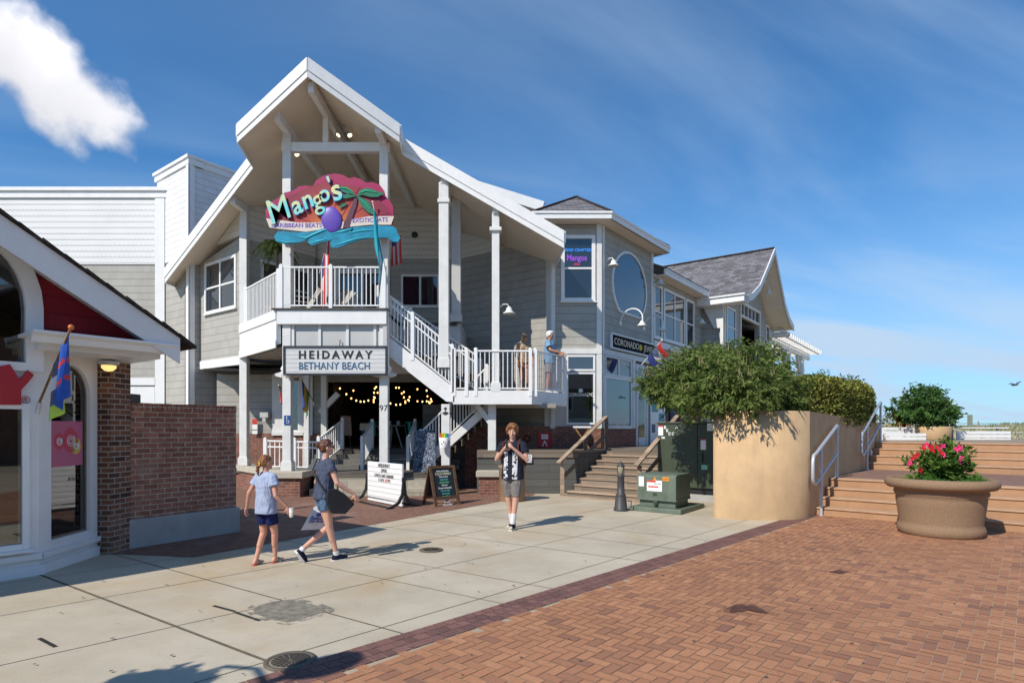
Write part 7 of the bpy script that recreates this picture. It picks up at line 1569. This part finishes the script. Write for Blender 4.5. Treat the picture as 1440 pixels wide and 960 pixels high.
person('white haired man in a light blue shirt leaning on the landing railing', ((773-720)/F*17.1, 17.1, ZL), (.93, -.36), 1.80, J, SK2, fab('pale_blue_shirt', (.20, .34, .50)), fab('khaki_grey', (.30, .26, .23)), ('shoe', WHF, WHF), dict(mat=hairm('white_hair', (.55, .54, .52), (.78, .77, .75)), style='short'), dict(hem=.84, short=.78, sleeve=.62, shirt_fit=.035, flare=.108, sock=.06, vox=1.3))
# three far figures at the boardwalk
def sit(hz): return dict(knee=((-.10, .40, hz), (.10, .40, hz)), ankle=((-.10, .42, .09), (.10, .42, .09)), foot=((0, 1, 0), (0, 1, 0)), elbow=((-.25, .05, 1.14), (.25, .05, 1.14)), wrist=((-.15, .25, 1.0), (.15, .25, 1.0)), hand=(((0, 1, -.2), (0, 0, -1), .5), ((0, 1, -.2), (0, 0, -1), .5)))
for (px, Y, dz, face, sh_, so_, lab, hh) in ((1325, 20.6, -.52, (.5, .8), fab('dark_navy_top', (.012, .016, .04)), fab('dark_trousers', (.02, .02, .03)), 'person in a dark navy top sitting behind the tree tub on the boardwalk', 'short'), (1268, 21.8, -.45, (-.4, -.9), fab('red_top', (.50, .03, .04)), fab('dark_trousers', (.02, .02, .03)), 'person in a red top sitting near the thin tree on the boardwalk', 'bob'), (1308, 21.2, -.50, (.2, .9), fab('dim_blue_top', (.05, .09, .18)), fab('dark_trousers', (.02, .02, .03)), 'person in a dull blue top sitting behind the tree trunk on the boardwalk', 'short')):
    person(lab, ((px-720)/F*Y, Y, 1.397+dz+.07), face, 1.68, sit(.95), SK2, sh_, so_, ('shoe', BLK, BLK), dict(mat=MATS['brown_hair'], style=hh), dict(sleeve=.5, short=.9, back=1, vox=2))
    sx3 = (px-720)/F*Y; st5 = thing('low_seat', (sx3, Y, 1.397), 'low grey seat block under the '+lab.split(' sitting')[0], 'seat', 'seat blocks on the boardwalk'); m = MB(); m.box(sx3-.25, sx3+.25, Y-.2, Y+.2, 1.397, 1.397+dz+.07+.80); m.build('block', CON, st5, bevel=.02)
bpy.data.scenes.remove(TMP)
# ================================================================ plants
def leaf(mb, p, d, w, l, rnd, r):
    d = d.normalized(); s_ = d.cross(V(rnd.uniform(-1, 1), rnd.uniform(-1, 1), rnd.uniform(-1, 1)))
    if s_.length < 1e-3: return
    s_.normalize(); n = s_.cross(d)
    mb.add([p, p+d*l*.45+s_*w*.5+n*w*.15, p+d*l, p+d*l*.45-s_*w*.5+n*w*.15], [(0, 1, 2, 3)], 0, r)
def blob_leaves(mb, blobs, n, w, l, seed, droop=.3, out=.6, shell=.35, spike=0):
    rnd = random.Random(seed); tot = sum(b[1][0]*b[1][1]+b[1][1]*b[1][2]+b[1][0]*b[1][2] for b in blobs)
    for c, r in blobs:
        k = int(n*(r[0]*r[1]+r[1]*r[2]+r[0]*r[2])/tot); c = Vector(c)
        # clumps: leaves gather on many small twigs, leaving gaps between
        nt = max(4, k//16)
        for _ in range(nt):
            v = V(rnd.gauss(0, 1), rnd.gauss(0, 1), rnd.gauss(0, 1)).normalized(); rad = 1-shell*rnd.random()**1.6
            q = c+V(v.x*r[0], v.y*r[1], v.z*r[2])*rad; g = rnd.gauss(.5, .22); tw = (v*out+V(rnd.uniform(-.5, .5), rnd.uniform(-.5, .5), rnd.uniform(-.3, .5)-droop*.5)).normalized()
            L_ = l*rnd.uniform(1.4, 3.2)
            for i in range(16):
                p = q+tw*L_*(i/16)+V(rnd.uniform(-1, 1), rnd.uniform(-1, 1), rnd.uniform(-1, 1))*l*.22
                d = tw*.6+V(rnd.uniform(-1, 1), rnd.uniform(-1, 1), rnd.uniform(-.8, .5)-droop)
                leaf(mb, p, d, w*rnd.uniform(.7, 1.2), l*rnd.uniform(.7, 1.25), rnd, min(1, max(0, g+rnd.gauss(0, .18))))
LFB = leafm('bush_leaf', (.045, .085, .016), (.23, .29, .085), .32); LFH = leafm('hedge_leaf', (.035, .065, .012), (.38, .37, .085), .2); LFT = leafm('tree_leaf', (.028, .075, .02), (.11, .21, .05), .25)
LFP2 = leafm('palm_leaf', (.03, .055, .015), (.10, .13, .035), .2); GRS = leafm('dune_grass_blade', (.09, .13, .03), (.30, .32, .11), .3); SPK = pm('seed_spike', (.24, .20, .10), .8); BARK = pm('bark', (.14, .10, .07), .9, .3, 12, .5)
bush = thing('leafy_shrub', (4.8, 13.4, 1.9), 'big untidy leafy shrub overflowing the rounded tan planter wall', 'shrub')
m = MB(); bl_ = []
for px, py, Y, rx, rz_ in ((947, 540, 13.2, .52, .36), (980, 527, 13.4, .62, .5), (1010, 533, 11.85, .5, .34), (1045, 525, 12.3, .62, .5), (1075, 545, 13.2, .62, .5), (1096, 552, 12.7, .45, .42), (1060, 546, 11.6, .46, .27), (985, 562, 12.0, .42, .26), (960, 545, 13.6, .55, .33), (926, 540, 13.5, .34, .26), (1032, 553, 11.5, .40, .22), (990, 515, 14.2, .55, .4), (1065, 515, 14.2, .55, .42), (1020, 520, 14.8, .6, .45), (1090, 572, 13.0, .42, .3)):
    bl_.append((P(px, py, Y), (rx, rx*.9, rz_)))
blob_leaves(m, bl_, 30000, .038, .125, 4, .35); m.build('foliage', LFB, bush, rnd=True)
m = MB(); rr2 = random.Random(8)
for i in range(150):
    b = rr2.choice(bl_); p = b[0]+V(rr2.uniform(-1, 1)*b[1][0], rr2.uniform(-1, 1)*b[1][1], b[1][2]*rr2.uniform(.6, 1.0)); d = V(rr2.uniform(-.3, .3), rr2.uniform(-.3, .3), .9)*rr2.uniform(.1, .26); m.tube([p, p+d], [.012, .003], 4)
tag(m.build('seed_spikes', SPK, bush), kind='stuff')
for k in range(7):
    a = V(5.0+.3*math.cos(k*.9), 13.0+.35*math.sin(k*.9), 1.8); b = rr2.choice(bl_)[0]; m = MB(); m.tube([a, a.lerp(b, .5)+V(0, 0, .1), b], [.035, .022, .008], 6); m.build('branch', BARK, bush)
hedge = thing('clipped_hedge', tuple(arc[-1]+AS*4), 'dense clipped hedge with yellow-green leaves on the tan wall beside the shrub', 'hedge'); m = MB()
rh = random.Random(21); h0 = arc[-1]-NS*1.02+AS*1.9
HL, HW, HZ0, HZ1 = 5.2, 1.06, 1.75, 3.0
for i in range(30000):
    face = rh.random(); u = rh.uniform(-1, 1); v = rh.uniform(-1, 1); w_ = rh.uniform(-1, 1)
    ax = rh.choice((0, 0, 1, 1, 1, 2, 2, 2)); s_ = rh.choice((-1, 1)); c_ = [u, v, w_]; c_[ax] = s_
    # rounded box
    vec = V(*c_); e = (abs(vec.x)**6+abs(vec.y)**6+abs(vec.z)**6)**(1/6); vec = vec/e*(1-.10*rh.random()+.03*math.sin(u*9+v*7))
    p = h0+AS*(HL/2*(1+vec.x))+NS*(HW*vec.y); p.z = (HZ0+HZ1)/2+(HZ1-HZ0)/2*vec.z+.05*math.sin(vec.x*5)
    d = AS*vec.x*.3+NS*vec.y*.8+V(0, 0, vec.z*.8)+V(rh.uniform(-1, 1), rh.uniform(-1, 1), rh.uniform(-.6, 1))
    leaf(m, p, d, .042, .072, rh, min(1, max(0, rh.gauss(.42, .28))))
m.build('foliage', LFH, hedge, rnd=True)
m = MB(); c_ = h0+AS*HL/2; m.hexa([tuple((h0+AS*.35+NS*s1*HW*.8+AS*q1*(HL-.7))[:2])+(z,) for z in (1.75, 2.8) for q1, s1 in ((0, -1), (1, -1), (1, 1), (0, 1))]); m.build('inner_twigs', pm('dark_twig', (.03, .035, .012), .9, .3, 9), hedge)
m = MB(); sb2 = P(1249, 594, 22); blob_leaves(m, [(sb2, (.5, .5, .3))], 1800, .04, .08, 31, .1); tag(m.build('round_shrub', LFH, o=tuple(sb2), rnd=True), 'small round clipped shrub behind the upper handrail', 'shrub')
m = MB(); sb3 = P(1168, 533, 21); blob_leaves(m, [(P(1163, 533, 21), (.45, .4, .14)), (P(1195, 536, 21), (.3, .3, .1))], 700, .035, .10, 32, .1, .6); tag(m.build('wispy_shrub', LFT, o=tuple(sb3), rnd=True), 'wispy grey-green shrub showing above the clipped hedge', 'shrub')
def smalltree(base, blobs, lab, n, seed, trunks):
    t = thing('small_tree', tuple(base), lab, 'tree'); m = MB(); blob_leaves(m, blobs, n, .05, .12, seed, .25, .7, .5); m.build('crown', LFT, t, rnd=True)
    rnd = random.Random(seed)
    for k in range(trunks):
        c = blobs[k % len(blobs)][0]; off = V(rnd.uniform(-.05, .05), rnd.uniform(-.05, .05), 0)
        m = MB(); m.tube([base+off, base.lerp(c, .45)+off+V(0, 0, .05), c], [.035, .025, .01], 6); m.build('trunk', BARK, t)
TB = [(P(x, y, Y), (rx, rx, rz_)) for x, y, Y, rx, rz_ in ((1298, 562, 19.7, .42, .32), (1318, 578, 19.6, .42, .30), (1300, 582, 19.8, .42, .24), (1287, 570, 19.5, .28, .26), (1332, 585, 19.9, .20, .18), (1306, 554, 20, .28, .2))]
smalltree(pq2+V(0, 0, .4), TB, 'small bushy green tree in the tan tub on the boardwalk', 7000, 41, 6)
bs2 = V(P(1275, 0, 21.5).x, 21.5, 1.4); smalltree(bs2, [(P(1267, 573, 21.5), (.30, .3, .24)), (P(1277, 582, 21.5), (.24, .24, .2))], 'smaller thin tree just left of the bushy one on the boardwalk', 1500, 43, 2)
# flowering plant in the big planter
fpl = thing('flowering_plant', tuple(pq+V(0, 0, .82)), 'leafy plant with red and pink trumpet flowers in the big stone planter', 'plant'); rf = random.Random(51)
m = MB()
blob_leaves(m, [(pq+V(-.03, -.05, 1.05), (.24, .24, .2)), (pq+V(.12, 0, 1.12), (.24, .22, .24)), (pq+V(-.2, .05, 1.0), (.2, .2, .2)), (pq+V(.05, .1, 1.22), (.22, .2, .16)), (pq+V(.22, .05, 1.25), (.12, .12, .17))], 2600, .045, .10, 52, -.25, .5, .5)
m.build('foliage', leafm('flower_leaf', (.025, .07, .015), (.15, .25, .04), .25), fpl, rnd=True)
PNK = pm('pink_petal', (.80, .04, .20), .5, .15, 9); RDP = pm('red_petal', (.60, .012, .03), .5, .2, 9)
for (px, py, col) in ((1284, 643, 1), (1279, 651, 0), (1294, 661, 1), (1318, 630, 1), (1323, 636, 1), (1325, 627, 0), (1308, 628, 1), (1303, 625, 0), (1311, 633, 1), (1325, 639, 0), (1349, 629, 0), (1346, 632, 0), (1352, 645, 0), (1350, 650, 0), (1289, 640, 1), (1298, 629, 1)):
    Y = pq.y-.36+rf.uniform(-.06, .06); c = P(px, py, Y); m = MB(); ax = V(rf.uniform(-.4, .4), -1, rf.uniform(-.2, .6)).normalized(); s1 = ax.cross(V(0, 0, 1)).normalized(); s2 = s1.cross(ax)
    for k in range(5):
        a = k*1.257+rf.random(); d = s1*math.cos(a)+s2*math.sin(a); e = s1*math.cos(a+1.2)+s2*math.sin(a+1.2); m.add([c, c+d*.038+ax*.012, c+(d+e).normalized()*.060+ax*.004, c+e*.038+ax*.012], [(0, 1, 2, 3)])
    m.tube([c-ax*.05, c], [.005, .014], 6); m.build('flower', RDP if col else PNK, fpl)
m = MB()
for (x, y, r_) in ((-.38, -.28, .16), (-.28, -.42, .12), (.42, -.22, .17), (.3, -.38, .14), (.02, -.5, .12)):
    for i in range(360):
        a = rf.uniform(0, 6.28); el_ = rf.uniform(.1, 1.4); d = V(math.cos(a)*math.cos(el_), math.sin(a)*math.cos(el_), math.sin(el_)); p = pq+V(x, y, .84)+V(rf.uniform(-.05, .05), rf.uniform(-.05, .05), 0); leaf(m, p+d*r_*rf.uniform(.2, .6), d+V(0, 0, .2), .010, r_*.7, rf, rf.random())
m.build('feathery_foliage', leafm('fern_leaf', (.04, .12, .02), (.12, .28, .05), .3), fpl, rnd=True)
m = MB()
for i in range(900):
    a = rf.uniform(0, 6.28); r_ = rf.uniform(.3, .66); p = pq+V(math.cos(a)*r_, math.sin(a)*r_, .84+rf.uniform(0, .05)); leaf(m, p, V(math.cos(a)+rf.uniform(-.6, .6), math.sin(a)+rf.uniform(-.6, .6), rf.uniform(-.1, .6)), .03, .05, rf, rf.random())
m.build('trailing_foliage', leafm('lime_leaf', (.12, .17, .03), (.36, .38, .08), .25), fpl, rnd=True)
# palm plant on the balcony
ppx = P(389, 437, 16.9); pbs = V(ppx.x, 16.9, ZDK); pl_ = thing('palm_plant', tuple(pbs), 'potted palm with drooping fronds on the left of the balcony', 'plant')
m = MB(); m.lathe([(.16, 0), (.22, .3), (.23, .34), (.19, .34), (0, .3)], pbs, 16); m.build('pot', pm('clay_pot', (.25, .12, .07), .8), pl_)
top = V(pbs.x-.02, 16.9, P(0, 345, 16.9).z); m = MB(); m.tube([pbs+V(0, 0, .3), pbs.lerp(top, .5)+V(.06, 0, 0), top], [.05, .04, .045], 8); m.build('trunk', BARK, pl_)
rp_ = random.Random(61); m = MB()
for k in range(30):
    a = k*2.399; el_ = rp_.uniform(-.1, 1.2); L_ = rp_.uniform(.55, .85); st_ = V(math.cos(a)*math.cos(el_), math.sin(a)*math.cos(el_)*.8, math.sin(el_)); pts = [top+st_*L_*t_+V(0, 0, -L_*.95*t_*t_) for t_ in [i/12 for i in range(13)]]
    for i in range(1, 13):
        d = (pts[i]-pts[i-1]).normalized(); sd = d.cross(V(0, 0, 1)).normalized()
        for s_ in (-1, 1):
            for j_ in (0, .5): leaf(m, pts[i-1].lerp(pts[i], j_), d*.7+sd*s_+V(0, 0, -.55), .018, .26*(1-.5*abs(i/12-.4)), rp_, rp_.random())
m.build('fronds', LFP2, pl_, rnd=True)
# dune grass
m = MB(); rg = random.Random(71)
for i in range(26000):
    x = rg.uniform(2, 70); y = 27+rg.random()**1.7*38
    e = min(1, (y-24)/9); z = e*(1.75+.18*math.sin(x*.23+y*.1)+.14*math.sin(x*.61-y*.35))
    if math.sin(x*1.3)*math.sin(y*1.1+x*.4) > .55: continue
    h = rg.uniform(.12, .34); d = V(rg.uniform(-.3, .5), rg.uniform(-.3, .3), 1); w_ = .02+y*.0006; leaf(m, V(x, y, z-.02), d, w_, h, rg, rg.random())
tag(m.build('dune_grass', GRS, rnd=True), kind='stuff', label=None)
bpy.data.objects['dune_grass']['label'] = 'green and straw coloured grass covering the dune behind the boardwalk'; bpy.data.objects['dune_grass']['category'] = 'grass'

# ================================================================ unseen lamp post and basket, made up and shaped to throw the foreground shadow
lx, ly = -3.95, 1.72
sl2 = thing('shadow_lamp_post', (lx, ly, 0), 'unseen lamp post with curved arms, added to cast the foreground shadow', 'street lamp')
m = MB(); m.lathe([(.14, 0), (.13, .2), (.07, .35), (.05, .5), (.04, 3.3)], (lx, ly, 0), 12); m.build('pole', DKM, sl2)
m = MB(); m.ell((lx, ly, 3.46), (.20, .20, .24), 10); m.build('globe', pm('lamp_globe', (.6, .6, .55), .3), sl2)
m = MB(); m.tube([(lx, ly, 3.0), (lx+.4, ly-.2, 3.25), (lx+.85, ly-.42, 3.2), (lx+1.0, ly-.5, 3.0)], .025, 8); m.build('arm', DKM, sl2)
m = MB(); m.tube([(lx, ly, 3.05), (lx-.3, ly+.15, 3.2), (lx-.5, ly+.28, 3.1)], .025, 8); m.build('arm', DKM, sl2)
m = MB(); m.tube([(lx, ly, 2.7), (lx+.3, ly-.12, 2.8), (lx+.62, ly-.25, 2.72)], .03, 8); m.build('arm', DKM, sl2)
bb = V(lx-.5, ly+.28, 2.55); hb = thing('shadow_basket', tuple(bb), 'unseen round basket of green plants, added to cast the foreground shadow', 'basket')
m = MB(); m.lathe([(0, -.28), (.2, -.22), (.32, -.05), (.34, .05), (0, .05)], bb, 18); m.build('basket', BARK, hb); m = MB(); blob_leaves(m, [(bb+V(0, 0, .1), (.27, .27, .16))], 2200, .05, .05, 81, .3, .7, .6); m.build('foliage', LFT, hb, rnd=True)
m = MB(); m.tube([bb+V(0, 0, .05), bb+V(0, 0, .55)], .01, 5); m.build('chain', DKM, hb)

# ================================================================ the other side of the plaza, outside the frame: seen in the window reflections
def backbuilding(x, y, w, d, h, rz, mat, lab):
    t = thing('plaza_building', (0, 0, 0), lab, 'building', local=True)
    m = MB(); m.box(-w/2, w/2, 0, d, 0, h); m.build('wall', mat, t)
    m = MB(); m.slab([(-w/2-.5, -.5, h), (w/2+.5, -.5, h), (w/2+.5, d/2, h+2.6), (-w/2-.5, d/2, h+2.6)], (0, 0, .15)); m.slab([(-w/2-.5, d+.5, h), (w/2+.5, d+.5, h), (w/2+.5, d/2, h+2.6), (-w/2-.5, d/2, h+2.6)], (0, 0, .15)); m.build('roof', RSH, t)
    n = int(w/3.2)
    for fl in range(int(h/3)):
        for i in range(n):
            x0 = -w/2+(i+.5)*w/n; z0 = fl*3+.9; m = MB(); m.box(x0-.75, x0+.75, -.06, 0, z0-.1, z0+1.6); f = m.build('window', WP, t); m = MB(); m.box(x0-.62, x0+.62, -.08, -.061, z0, z0+1.5); m.build('pane', GL, f)
    t.location = (x, y, 0); t.rotation_euler = (0, 0, rz)
backbuilding(30, -12, 22, 9, 6.2, R(118), BR1, 'two storey red brick building across the plaza behind the camera')
backbuilding(8, -34, 26, 9, 6.2, R(180), SID, 'two storey grey shingled building across the plaza far behind the camera')
